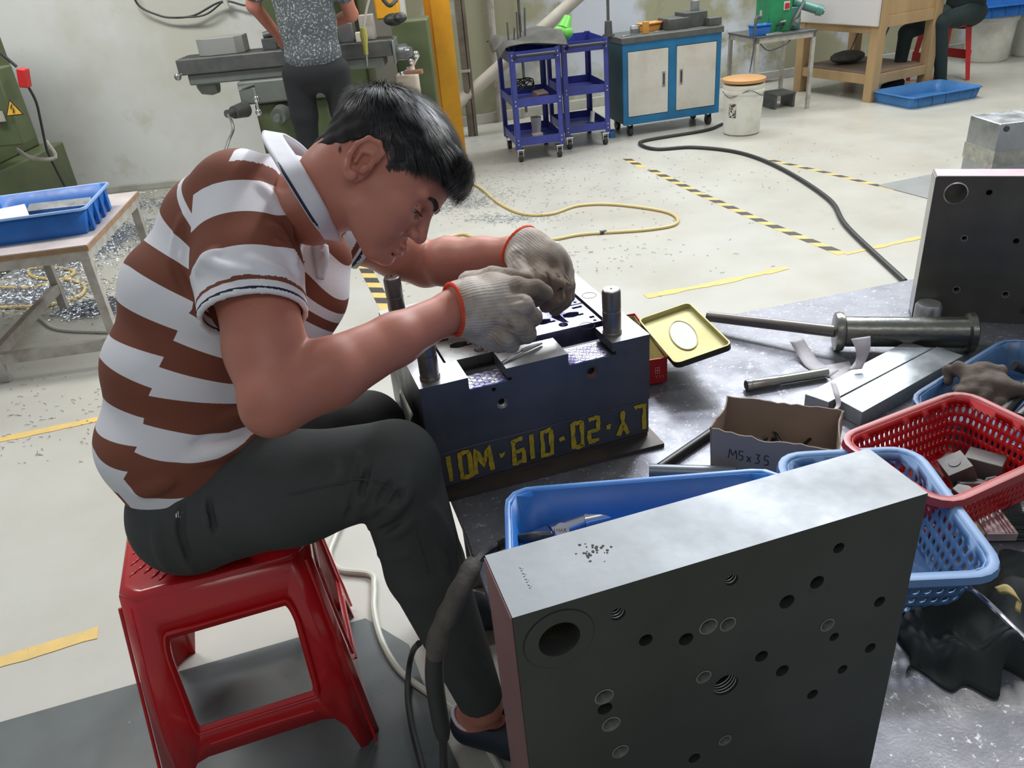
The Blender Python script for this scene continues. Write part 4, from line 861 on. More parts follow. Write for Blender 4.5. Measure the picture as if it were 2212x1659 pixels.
# ================================================================== long slide hammer, bars
m_tubest = mat('dented_grey_steel', (.24, .245, .22), .30, .9, (.17, .17, .15), 8, bump=.6, bsc=30, rvar=.1, dist=.002)
t = thing('slide_hammer', 'long steel rod with thick dented cylindrical weight, lying before the back plate', 'slide hammer', G(1900, 745, BZ))
c0 = G(1805, 716, .594); c1_ = G(2105, 718, .594); dd = (c1_-c0)/np.linalg.norm(c1_-c0)
mb = MB(); LL = np.linalg.norm(c1_-c0)
mb.lathe(c0, dd, [(.030, -.004), (.041, -.002), (.043, .006), (.041, .014), (.033, .018), (.032, LL*.5), (.033, LL-.018), (.041, LL-.014), (.043, LL-.004), (.036, LL)], 32); obj('sliding_weight', mb, m_tubest, t, world=True)
mb = MB(); e = G(1532, 684, .578); mb.tube([c0, e], [.0135, .012], 20); mb.lathe(e, e-c0, [(.012, 0), (.0125, .004), (.008, .006)], 20); obj('guide_rod', mb, m_pin, t, world=True)
mb = MB(); c = G(2012, 690, BZ+.02); mb.lathe((c[0], c[1]+.02, BZ), (0, 0, 1), [(.028, 0), (.028, .045), (.024, .052), (.002, .052)], 28); single('steel_plug', mb, m_moldtop, 'round bright steel plug standing behind the slide hammer', 'plug')
t = thing('ejector_pin', 'short polished steel pin with stepped head lying on the bench', 'steel pin', G(1700, 830, BZ))
c0 = G(1612, 833, .562); c1_ = G(1787, 804, .562); dd = (c1_-c0)/np.linalg.norm(c1_-c0); LL = np.linalg.norm(c1_-c0); mb = MB()
mb.lathe(c0, dd, [(.011, 0), (.0115, .001), (.0115, .010), (.0100, .011), (.0108, .013), (.0105, LL*.4), (.0098, LL*.41), (.0098, LL-.001), (.009, LL)], 24); obj('shank', mb, mat('pin_bright', (.42, .41, .36), .22, .95), t, world=True)
mb = MB(); mb.lathe(c0-dd*.0012, dd, [(.001, 0), (.0095, .0002), (.011, .0015)], 24); obj('pin_face', mb, m_molddk, t, world=True)
m_gbar = mat('ground_bar', (.40, .43, .45), .28, .8, (.32, .35, .37), 6, rvar=.08)
for k, pts in enumerate((((1739, 851), (1790, 869), (2013, 753), (1957, 737)), ((1810, 862), (1863, 891), (2082, 768), (2024, 748)))):
    P = [G(x, y, .583) for x, y in pts]; mb = MB(); mb.prism([tuple(p[:2]) for p in P], BZ+.0003, .583)
    single('parallel_bar', mb, m_gbar, ['flat ground steel bar, the left one of two side by side', 'flat ground steel bar, right one of two, nearest the blue trays'][k], 'steel bar', group='pair of ground steel bars', bevel=.0012)
m_paper = mat('creased_paper', (.62, .60, .62), .8, 0, (.45, .42, .46), 14)
def strip_fn(pts_a, pts_b):
    a = spline(pts_a, 6); b = spline(pts_b, 6)
    def f(u, v):
        i = u*(len(a)-1); k = min(int(i), len(a)-2); fr = i-k
        p = a[k]*(1-fr)+a[k+1]*fr; q = b[k]*(1-fr)+b[k+1]*fr; return p*(1-v)+q*v
    return f
cloth('paper_strip', 'curled paper strip between the slide hammer and the polished pin', 'paper', strip_fn([G(1706, 738, .583), G(1722, 765, .562), G(1745, 796, .5515), G(1790, 815, .5515)], [G(1734, 730, .58), G(1752, 758, .562), G(1775, 785, .5515), G(1812, 800, .5515)]), 16, 3, m_paper, th=.0006)
cloth('paper_strip', 'curled paper strip standing up against the parallel bars', 'paper', strip_fn([G(1838, 732, .64), G(1848, 755, .622), G(1848, 778, .600), G(1832, 800, .588)], [G(1880, 726, .64), G(1880, 752, .622), G(1872, 775, .602), G(1862, 797, .588)]), 16, 3, m_paper, th=.0006)
cloth('paper_strip', 'narrow curled paper strip behind cardboard box corner', 'paper', strip_fn([G(1793, 824, .61), G(1800, 850, .605), G(1806, 876, .59), G(1790, 892, .588)], [G(1806, 828, .612), G(1814, 852, .605), G(1816, 876, .592), G(1800, 893, .588)]), 14, 2, m_paper, th=.0006)
cloth('paper_sheet', 'small white paper lying beside the polished pin end', 'paper', strip_fn([G(1752, 795, .5508), G(1790, 812, .5508), G(1800, 830, .5508)], [G(1835, 780, .551), G(1838, 800, .551), G(1812, 835, .5508)]), 6, 4, m_paper, th=.0004)
# ================================================================== cardboard box
m_card = mat('cardboard', (.30, .23, .18), .85, 0, (.24, .18, .14), 6, bump=.1, bsc=40)
m_cardg = mat('cardboard_outer', (.36, .32, .31), .85, 0, (.28, .25, .25), 6, spots=[((.2, .17, .15), 9, .64, .72)])
B = [G(1541, 1005, BZ+.001), G(1812, 1050, BZ+.001), G(1815, 952, BZ+.001), G(1575, 915, BZ+.001)]
Tt = [G(1538, 925, .627), G(1808, 977, .622), G(1824, 889, .628), G(1570, 856, .632)]
B = [A([Tt[i][0]*.97+B[i][0]*.03, Tt[i][1]*.97+B[i][1]*.03, BZ+.001]) for i in range(4)]
t = thing('cardboard_box', 'open grey cardboard box marked M5x35 in pen, torn along the top', 'box', (B[0]+B[2])/2)
rn = random.Random(8)
for i, nm in enumerate(('front', 'right', 'back', 'left')):
    j = (i+1) % 4; N = 18; 
    d = (B[j]-B[i]); d /= np.linalg.norm(d); n_ = A([d[1], -d[0], 0]); vo = []; 
    for k in range(N+1):
        f = k/N; b = B[i]*(1-f)+B[j]*f; tp = Tt[i]*(1-f)+Tt[j]*f+A([0, 0, rn.uniform(-.0018, .0018)+(.004*math.sin(f*3.1)*(1 if i == 2 else 0))-(.006*math.exp(-((f-.45)/.07)**2) if i == 0 else 0)])
        tp = tp+n_*.004*math.sin(f*5+i)
        vo += [b, tp, b-n_*.0025, tp-n_*.0025]
    mo, mi = MB(), MB()
    mo.add(vo, [(4*k, 4*k+4, 4*k+5, 4*k+1) for k in range(N)]); mi.add(vo, [(4*k+6, 4*k+2, 4*k+3, 4*k+7) for k in range(N)]+[(4*k+1, 4*k+5, 4*k+7, 4*k+3) for k in range(N)]+[(0, 1, 3, 2), (4*N, 4*N+2, 4*N+3, 4*N+1)])
    pr = obj('side_panel', mo, m_cardg, t, world=True); obj('inner_face', mi, m_card, pr, world=True)
mb = MB(); mb.prism([tuple(b[:2]) for b in B], BZ+.0005, BZ+.003); obj('bottom', mb, m_card, t, world=True)
fx = (B[1]-B[0]); fL = np.linalg.norm(fx); fx /= fL; nf = A([fx[1], -fx[0], 0])
def cf(x, y):
    f = x/fL; b = B[0]*(1-f)+B[1]*f; tp = Tt[0]*(1-f)+Tt[1]*f; s = y/(tp-b)[2]; return b*(1-s)+tp*s+nf*(.0006+.004*math.sin(f*5)*s)
lt = lettering('M5x35', .020, .0115, .0028, lambda x, y: cf(.031+x, .022+y-x*.02), nf, .0006)
obj('pen_marking', lt, m_black, t, world=True, label='black pen marking M5x35')
m_bolt = mat('black_oxide', (.035, .035, .035), .4, .6)
cc = sum(B)/4
for k, (dx, dy, an, tl) in enumerate(((-.045, .012, .3, .5), (-.01, .0, 1.1, .1), (.03, -.01, 2.2, .15), (.0, -.02, 2.8, .2), (.05, .01, .7, .1), (.02, .02, 1.7, .2))):
    s_ = thing('socket_screw', ['black socket screw standing up at left inside cardboard box', 'black socket screw lying in the cardboard box, second from left', 'black socket screw at the middle of the cardboard box', 'black socket screw near the box front panel', 'black socket screw at right end inside the box', 'black socket screw near the box back panel'][k], 'screw', cc+A([dx, dy, .003]), 0, 'screws in the cardboard box')
    d = A([math.cos(an)*math.cos(tl), math.sin(an)*math.cos(tl), math.sin(tl)]); p0 = cc+A([dx, dy, .010])
    mb = MB(); mb.cyl(p0, p0+d*.035, .0028, n=10); obj('shank', mb, m_bolt, s_, world=True)
    mb = MB(); mb.cyl(p0+d*.035, p0+d*.041, .005, n=14); obj('head', mb, m_bolt, s_, world=True)
# black rod and grey tube between box and crate
mb = MB(); mb.tube([G(1425, 1010, .558), G(1545, 928, .558)], .0085, 12); single('black_rod', mb, m_bolt, 'black rod running from mould base to the cardboard box', 'rod')
mb = MB(); mb.lathe(G(1402, 1018, .566), G(1555, 1022, .566)-G(1402, 1018, .566), [(.010, 0), (.013, 0), (.013, .145), (.010, .145), (.010, 0)], 20, cap=False); single('grey_tube', mb, mat('grey_tube', (.20, .22, .24), .35, .5), 'grey metal tube lying behind the blue crate', 'tube')
# ================================================================== blue crate and baskets
m_bcr = mat('crate_bright_blue', (.012, .17, .58), .35, 0, (.01, .13, .48), 5, rvar=.07)
m_bcrr = mat('crate_rim_blue', (.09, .25, .62), .35, 0, (.05, .2, .55), 9)
CRC = A([.178, .832, BZ+.0005]); t = thing('tool_crate', 'blue plastic crate with air tool, behind the big foreground plate', 'crate', CRC)
basket(t, CRC, math.radians(-1.5), .40, .285, .115, .03, .90, m_bcr, rim=.009, m2=m_bcrr, rimdrop=.012, th=.003)
for x in (-.09, .06):
    mb = MB(); mb.beam(CRC+A([x, .130, .01]), CRC+A([x, .146, .108]), .004, .003); obj('wall_rib', mb, m_bcr, t, world=True)
m_silver = mat('polished_silver', (.70, .70, .76), .2, .95, (.55, .55, .62), 14)
at = thing('air_tool', 'silver air grinder with a MAX knob lying in the blue crate', 'air tool', G(1290, 1120, .59))
a = G(1190, 1150, .606); b = G(1262, 1122, .606); c = G(1345, 1104, .606); e = G(1392, 1096, .606)
mb = MB(); mb.cyl(b, c, .0125, n=20); mb.cyl(a, b, .0115, n=20); mb.cyl(b-(c-b)*.02, b+(c-b)*.06, .014, n=20); obj('barrel', mb, m_silver, at, world=True)
mb = MB(); mb.cyl(c, e, .0135, .011, n=20); mb.sphere(e, .010, 14); obj('collet', mb, mat('brassy_collet', (.5, .42, .36), .25, .9), at, world=True)
mb = MB(); dv = (a-b)/np.linalg.norm(a-b); mb.beam(a, a+dv*.035, .022, .016); obj('inlet_block', mb, m_silver, at, world=True, bevel=.003)
kp = G(1214, 1145, .618); mb = MB(); vd = CAMP-kp; vd /= np.linalg.norm(vd); mb.cyl(kp-vd*.004, kp+vd*.003, .011, n=20); kn = obj('speed_knob', mb, m_silver, at, world=True, label='round speed knob reading MAX')
kd = FWD*-1; kx = np.cross(A([0, 0, 1.]), vd); kx /= np.linalg.norm(kx); ky = np.cross(vd, kx)
mb = MB(); M_ = {'M': [[(0, 0), (0, 1), (.5, .4), (1, 1), (1, 0)]], 'A': [[(0, 0), (.5, 1), (1, 0)], [(.2, .4), (.8, .4)]], 'X': [[(0, 0), (1, 1)], [(0, 1), (1, 0)]]}
for i, ch in enumerate('MAX'):
    for st in M_[ch]: mb.ribbon([kp+vd*.0032+kx*((i-1.5)*.0052+p[0]*.004)+ky*(p[1]*.005-.0025) for p in st], .0008, vd, .0003)
obj('knob_print', mb, m_bolt, kn, world=True)
kh = thing('tee_key', 'black key with round knob standing in left corner of the blue crate', 'key', G(1130, 1165, .57))
mb = MB(); mb.cyl(G(1133, 1175, .56), G(1130, 1140, .60), .0035, n=8); obj('shaft', mb, m_bolt, kh, world=True); mb = MB(); mb.sphere(G(1130, 1137, .604), .009, 12); obj('knob', mb, m_bolt, kh, world=True)
mb = MB(); mb.box(G(1214, 1110, .60), (.05, .02, .012), rotz(.5)); mb.box(G(1198, 1118, .605), (.012, .02, .02), rotz(.5)); single('steel_clip', mb, m_steel, 'small dull steel piece behind the air tool in the blue crate', 'metal piece', bevel=.002)
m_lb = mat('dusty_light_blue', (.14, .27, .50), .45, 0, (.10, .21, .42), 6)
LBC = A([.499, .880, BZ+.0005]); t = thing('light_basket', 'light blue slotted plastic basket partly hidden by the foreground plate', 'basket', LBC)
basket(t, LBC, math.radians(-4), .195, .265, .10, .03, .80, m_lb, cols=26, rows=4, rim=.014, rimdrop=.008)
m_rb = mat('red_basket_plastic', (.52, .012, .015), .32, 0, (.42, .01, .012), 6)
m_rbr = mat('red_basket_rim', (.40, .035, .045), .38, 0, (.30, .05, .05), 6)
RBC = A([.672, 1.006, BZ+.012]); rz_ = math.atan2(.087, .21); t = thing('red_basket', 'red slotted plastic basket holding small steel blocks', 'basket', RBC)
basket(t, RBC, rz_, .262, .185, .098, .028, .80, m_rb, cols=38, rows=5, rim=.013, rimdrop=.010, m2=m_rbr, wide=.5)
m_blk = mat('rough_cut_steel', (.13, .125, .12), .5, .5, (.08, .075, .075), 25)
rn = random.Random(12); spots_ = [(-.055, -.02, 0), (-.03, .025, 0), (.0, -.035, 0), (-.075, -.05, 0), (.035, .03, 0), (.065, -.005, 0), (.005, .0, .018), (-.045, -.055, .016), (-.085, .01, 0), (.03, -.05, .0)]
ds = ['leftmost upper steel block in the red basket', 'steel block at the back middle of the red basket', 'pale faceted block at the near middle of the red basket', 'block in the near left corner of the red basket', 'block behind the big square piece in the red basket', 'largest square steel block at right inside the red basket', 'block with a round mark on top of the heap in the red basket', 'small block resting high at the near left of the red heap', 'dark block against the left wall inside the red basket', 'small dark block in front of the big square piece']
for k, (x, y, z) in enumerate(spots_):
    s = .038 if k != 5 else .048; p = RBC+rotz(rz_)@A([x*.95+.012, y*.9-.004, .006+z+s*.5]); R = rotz(rn.uniform(0, 3))@rotx(rn.uniform(-.5, .5) if k != 5 else .15)
    mb = MB()
    if k in (5, 2, 6): mb.box(p, (s*1.15, s, s*.75), R)
    else:
        poly = [(s*.5*math.cos(a+.3)*rn.uniform(.7, 1.1), s*.5*math.sin(a+.3)*rn.uniform(.7, 1.1)) for a in np.linspace(0, 2*math.pi, 7)[:-1]]
        mb.prism(poly, -s*.35, s*.35, F=lambda a, b, c, R=R, p=p: tuple(p+R@A([a, b, c])))
    if k == 6: mb.lathe(p+R@A([0, 0, s*.375]), R@A([0, 0, 1]), [(.009, 0), (.009, .001), (.006, .001)], 16)
    single('steel_offcut', mb, m_blk, ds[k], 'metal block', 'steel offcuts in the red basket', bevel=.0015)
m_db = mat('dark_blue_tray', (.035, .10, .24), .4, 0, (.025, .08, .18), 6)
DBC = A([.925, 1.205, BZ+.0005]); t = thing('dark_tray', 'dark blue oval tray holding a dirty glove and bolts at the right edge', 'tray', DBC)
basket(t, DBC, math.radians(33), .36, .24, .06, .04, .86, m_db, rim=.010)
m_gl2 = mat('filthy_glove', (.13, .10, .08), .95, 0, (.07, .055, .045), 9, bump=.6, bsc=110, dist=.002)
for k, (x0, y0, x1, y1, r) in enumerate(((2165, 895, 2235, 815, .012), (2200, 905, 2260, 850, .012), (2215, 800, 2190, 790, .009), (2110, 830, 2190, 860, .008))):
    mb = MB(); mb.tube([G(x0, y0, .612), G(x1, y1, .622)], r, 14); mb.cyl(G(x0, y0, .612), G(x0, y0, .612)+(G(x0, y0, .612)-G(x1, y1, .622))*.04, r*.8, n=12)
    single('steel_bolt', mb, m_bolt, ['thick black bolt resting over the dark tray edge, left one', 'thick black bolt at the right picture edge over the dark tray', 'black bolt tip behind the dirty glove', 'threaded dark bolt lying in tray under the glove'][k], 'bolt', 'bolts in the dark tray')
# paint brush
br = thing('paint_brush', 'flat paint brush with pale wooden handle near the right edge', 'brush', G(2150, 1160, BZ))
BF = lambda x, y, z: tuple(A([.672, .925, BZ+.012])+rotz(math.radians(-6))@A([x, y, z]))
mb = MB(); mb.prism([(-.10, -.008), (-.03, -.020), (.012, -.026), (.012, .026), (-.03, .020), (-.10, .008)], -.006, .006, F=BF); obj('handle', mb, mat('pale_beech', (.52, .40, .26), .5), br, world=True, bevel=.003)
mb = MB(); mb.prism([(.010, -.029), (.055, -.030), (.055, .030), (.010, .029)], -.008, .008, F=BF); fe = obj('ferrule', mb, mat('pinkish_ferrule', (.55, .42, .43), .35, .6), br, world=True, bevel=.002)
mb = MB()
for k in range(3): mb.ribbon([BF(.038+k*.005, -.030, .0083), BF(.038+k*.005, .030, .0083)], .0012, (0, 0, 1), .0005)
obj('ferrule_groove', mb, m_cray and mat('groove_red', (.3, .12, .13), .5), fe, world=True)
mb = MB(); rn = random.Random(3)
for k in range(240):
    y = rn.uniform(-.028, .028); z = rn.uniform(-.007, .006); mb.cyl(BF(.053, y, z), BF(.10+rn.uniform(-.004, .004), y*1.08, z*.7-.004), .0008, .0004, n=4, cap=False)
g = obj('bristles', mb, m_bolt, br, world=True); g['kind'] = 'stuff'
# black cloth heap, strap, wire
m_bcloth = mat('black_fabric', (.012, .017, .017), .9, 0, (.02, .026, .027), 7, bump=.4, bsc=80)
def bc(u, v):
    a = G(1960, 1290, BZ); b = G(2250, 1190, BZ); c = G(1960, 1480, BZ); d = G(2250, 1480, BZ)
    p = (a*(1-u)+b*u)*(1-v)+(c*(1-u)+d*u)*v
    e = min(u, 1-u, v, 1-v); h = min(1, e*7)
    z = BZ+.003+h*(.018+.016*math.sin(u*6+v*4)+.012*math.sin(v*11-u*3)+.01*math.sin(u*17+2))
    sh = A([.010*math.sin(v*9), .016*math.sin(u*8+1)+.012*math.sin(u*19), 0])
    return A([p[0], p[1], 0])+sh*(1-h)+A([0, 0, max(z, BZ+.002)])
cloth('black_cloth', 'crumpled black cloth on the steel bench at lower right', 'cloth', bc, 40, 40, m_bcloth, th=.002)
cloth('cloth_strap', 'yellowish knotted strap lying over the black cloth at right edge', 'strap', strip_fn([G(2148, 1268, .60), G(2175, 1262, .61), G(2196, 1285, .608), G(2192, 1320, .60)], [G(2158, 1283, .60), G(2182, 1283, .61), G(2206, 1300, .608), G(2204, 1325, .60)]), 14, 3, mat('yellow_strap', (.42, .33, .12), .8), th=.002)
mb = MB(); mb.tube([G(2058, 1244, .607), G(2110, 1282, .612), G(2150, 1318, .61), G(2185, 1352, .60), G(2225, 1390, .59)], .0038, 8, smooth=5); single('steel_wire', mb, m_silver, 'bent bright metal tube crossing the black cloth', 'tube')
# ================================================================== upright back plate
m_bpl = mat('brown_grey_plate', (.14, .135, .12), .38, .6, (.095, .09, .08), 6, .35, .7, rvar=.1, spots=[((.05, .045, .04), 7, .64, .7)])
bp0 = A([.935, 1.648]); rzb = math.radians(-20.5); t = thing('upright_plate', 'upright dark mould plate with bright bushing at the right back of bench', 'steel plate', (bp0[0], bp0[1], BZ), rzb)
mb = MB(); mb.bb((0, 0, .0005), (.5, .058, .33)); pl = obj('plate_body', mb, m_bpl, t)
bpn = rotz(rzb)@A([0, -1, 0]); bpo = A([bp0[0], bp0[1], BZ])
def onplane(x, y, o, n): d = ray(x, y); return CAMP+d*(np.dot(o-CAMP, n)/np.dot(d, n))
def bloc(x, y): return (onplane(x, y, bpo, bpn)-bpo)@rotz(rzb)
cut = MB(); rings = []
for x, y, r in ((2065, 418, .0245), (2083, 515, .006), (2195, 521, .006), (2066, 626, .007), (2172, 636, .007), (2137, 416, .006)):
    p = bloc(x, y); cut.cyl((p[0], -.01, p[2]), (p[0], .045, p[2]), r, n=24); rings.append((p[0], p[2], r))
boolean(pl, cut)
for k, (x, z, r) in enumerate(rings):
    if r > .02:
        mb = MB(); mb.lathe((x, .05, z), (0, -1, 0), [(r, 0), (r, .049), (r-.003, .0505), (r-.003, .002), (.001, .002)], 28, cap=False); obj('bushing', mb, mat('bright_bush', (.62, .60, .55), .25, .9), t)
    elif k in (1, 3, 4):
        mb = MB(); mb.lathe((x, .012, z), (0, -1, 0), [(r*.8, 0), (r, .006), (r+.001, .0125), (r-.0005, .0125), (r*.7, .004)], 20, cap=False); obj('hole_chamfer', mb, m_moldtop, t)
mb = MB(); mb.bb((.002, .002, .3302), (.498, .056, .3312)); obj('painted_edge', mb, mat('rose_edge', (.52, .30, .36), .45, .3, (.45, .38, .38), 9), t, label='pink-stained top edge')
mb = MB(); mb.bb((-.0012, .001, .004), (-.0002, .057, .328)); obj('bright_edge', mb, m_moldtop, t)
# ================================================================== foreground plate
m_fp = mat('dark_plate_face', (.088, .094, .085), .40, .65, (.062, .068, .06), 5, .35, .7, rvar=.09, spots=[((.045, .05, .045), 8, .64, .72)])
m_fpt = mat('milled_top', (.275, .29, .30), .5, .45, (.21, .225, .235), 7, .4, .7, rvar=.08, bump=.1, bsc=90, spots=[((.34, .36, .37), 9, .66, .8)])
m_rose = mat('rose_side', (.26, .13, .135), .45, .4, (.20, .11, .11), 7)
FH = .408; FZ = BZ+FH
f0 = G(1107, 1335, FZ); f1 = G(2005, 1065, FZ); fd = (f1-f0)[:2]; FWid = np.linalg.norm(fd); rzf = math.atan2(fd[1], fd[0]); FT = .0745
t = thing('foreground_plate', 'big upright machined steel plate with many screw holes in the foreground', 'steel plate', (f0[0], f0[1], BZ), rzf)
mb = MB(); mb.bb((0, 0, .0005), (FWid, FT, FH)); pl = obj('plate_body', mb, m_fp, t)
fo = A([f0[0], f0[1], BZ]); fn = rotz(rzf)@A([0, -1, 0])
def floc(x, y): return (onplane(x, y, fo, fn)-fo)@rotz(rzf)
HO = [(1335, 1327, .0065), (1395, 1383, .0062), (1482, 1381, .0068), (1530, 1353, .0075), (1572, 1348, .0066), (1581, 1253, .0058), (1700, 1300, .0075), (1765, 1258, .0070), (1787, 1350, .0062),
      (1645, 1418, .0065), (1520, 1462, .0062), (1568, 1480, .0125), (1690, 1449, .0068), (1305, 1505, .0075), (1307, 1531, .0068), (1320, 1564, .0075), (1340, 1623, .0068), (1566, 1599, .0055), (1500, 1638, .0062), (1812, 1184, .0055), (1802, 1376, .005), (1820, 1446, .0055), (1900, 1300, .006), (1880, 1400, .006), (1755, 1500, .006)]
cut = MB(); p = floc(1208, 1380); cut.cyl((p[0], -.01, p[2]), (p[0], .09, p[2]), .0175, n=32); bush = p
hs = []
for x, y, r in HO:
    q_ = floc(x, y)
    if q_[2] < .01: continue
    cut.cyl((q_[0], -.01, q_[2]), (q_[0], .03, q_[2]), r, n=18); hs.append((q_[0], q_[2], r))
boolean(pl, cut)
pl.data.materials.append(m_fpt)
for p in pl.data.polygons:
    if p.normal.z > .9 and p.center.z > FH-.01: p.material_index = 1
mb = MB(); x, z = bush[0], bush[2]; mb.lathe((x, .07, z), (0, -1, 0), [(.0170, 0), (.0170, .060), (.0175, .0685), (.0285, .0703), (.0290, .0708), (.0172, .0708), (.0160, .066), (.0160, 0)], 40, cap=False)
obj('bushing', mb, m_fp, t); mb = MB(); mb.tube([(x+.0290*math.cos(a), -.0004, z+.0290*math.sin(a)) for a in np.linspace(0, 6.284, 41)], .0005, 4, cap=False); obj('bushing_seam', mb, m_hole, t)
mb = MB(); mb.lathe((x, .072, z), (0, -1, 0), [(.0001, 0), (.0168, .001), (.0168, .055), (.0160, .055), (.0158, .002)], 32, cap=False); obj('bore_liner', mb, mat('bore_steel', (.42, .38, .30), .3, .9), t)
for k, (x, z, r) in enumerate(hs):
    if k in (3, 4, 8, 13, 15, 16, 17, 10):
        mb = MB(); mb.lathe((x, .012, z), (0, -1, 0), [(r*.6, 0), (r*.75, .004), (r, .011), (r+.0013, .0123), (r, .0124), (r*.7, .005)], 22, cap=False); obj('screw_chamfer', mb, mat('hole_rim', (.30, .30, .28), .35, .8) if k == 3 else bpy.data.materials['hole_rim'], t)
    if k in (0, 5, 11):
        for j in range(4):
            mb = MB(); mb.tube([(x+(r-.0004)*math.cos(a), .003+j*.0028, z+(r-.0004)*math.sin(a)) for a in np.linspace(0, 6.284, 21)], .0005, 4, cap=False); obj('thread_turn', mb, m_steel, t)
mb = MB(); mb.bb((-.0012, .001, .003), (-.0002, FT-.001, FH-.0015)); obj('painted_side', mb, m_rose, t, label='rose-painted left side')
mb = MB(); rn = random.Random(6)
for k in range(30):
    x = .075+rn.gauss(0, .004)+k*.0006; y = .045+rn.gauss(0, .006); s = rn.uniform(.0006, .0018); mb.sphere((x, y, FH), (s, s, .0003), 6)
g = obj('dark_specks', mb, m_hole, t); g['kind'] = 'stuff'
lt = MB()
for k, ch in enumerate('3701'):          # faint stamped marks on the top edge
    lt.ribbon([(.022+.002*(i % 2), .050-k*.007-i*.0022, FH+.0001) for i in range(3)], .0012, (0, 0, 1), .0003)
obj('stamped_mark', lt, m_gbar, t)
# ================================================================== cables at the bench edge
m_tapew = mat('grimy_cloth_tape', (.13, .11, .09), .7, 0, (.07, .065, .06), 30, bump=.8, bsc=45, dist=.003)
t = thing('tool_cable', 'thick black cable with grimy taped section hanging off the bench', 'cable', G(950, 1655, .1))
P1 = [G(1185, 1158, .62), G(1150, 1160, .64), G(1110, 1166, .62), G(1075, 1180, .60), T(1045, 1198, 1.17), T(1022, 1222, 1.14)]
mb = MB(); mb.tube(P1, .0075, 10, smooth=6); obj('black_lead', mb, m_black, t, world=True)
P2 = [T(1026, 1212, 1.14), T(1000, 1262, 1.12), T(972, 1318, 1.12), T(948, 1368, 1.13), T(940, 1420, 1.14)]
mb = MB(); pp = spline(P2, 8); mb.tube(pp, [.012, .015, .0135, .016, .0145, .016, .013, .015, .016, .012], 12); obj('taped_section', mb, m_tapew, t, world=True)
P3 = [T(940, 1405, 1.14), T(938, 1460, 1.15), T(945, 1520, 1.17), T(954, 1572, 1.19), T(958, 1595, 1.20)]
mb = MB(); pp = spline(P3, 6); mb.tube(pp, [.013, .0135, .0135, .013, .009], 12); obj('black_sleeve', mb, m_black, t, world=True)
mb = MB(); mb.tube([T(957, 1580, 1.20), T(958, 1640, 1.24), T(962, 1720, 1.26)]+[G(975, 1820, .008), G(1100, 1900, .008)], .0062, 8, smooth=5); obj('thin_lead', mb, m_black, t, world=True)
hose('thin_cable', [T(905, 1390, 1.52), G(893, 1405, .10), G(884, 1440, .03), G(880, 1500, .014), G(890, 1570, .012), G(905, 1630, .012), G(925, 1710, .012)], .0065, m_black, 'thin black cable looping on the grey floor left of the taped cable', 'cable')
hose('clear_hose', [G(x, y, .010) for x, y in ((742, 1120), (722, 1165), (712, 1200), (735, 1230), (800, 1240), (808, 1270), (808, 1320), (825, 1385), (865, 1450), (930, 1500), (1000, 1550), (1050, 1610), (1090, 1680))], .0075, m_clear, 'pale translucent air hose curving over floor beneath the worker\'s legs')
mb = MB(); mb.tube([T(992, 1118, 1.27), T(1018, 1204, 1.22)], .0012, 6); single('metal_rod', mb, m_chrome, 'thin bright wire sticking up at bench edge beside the shin', 'wire')
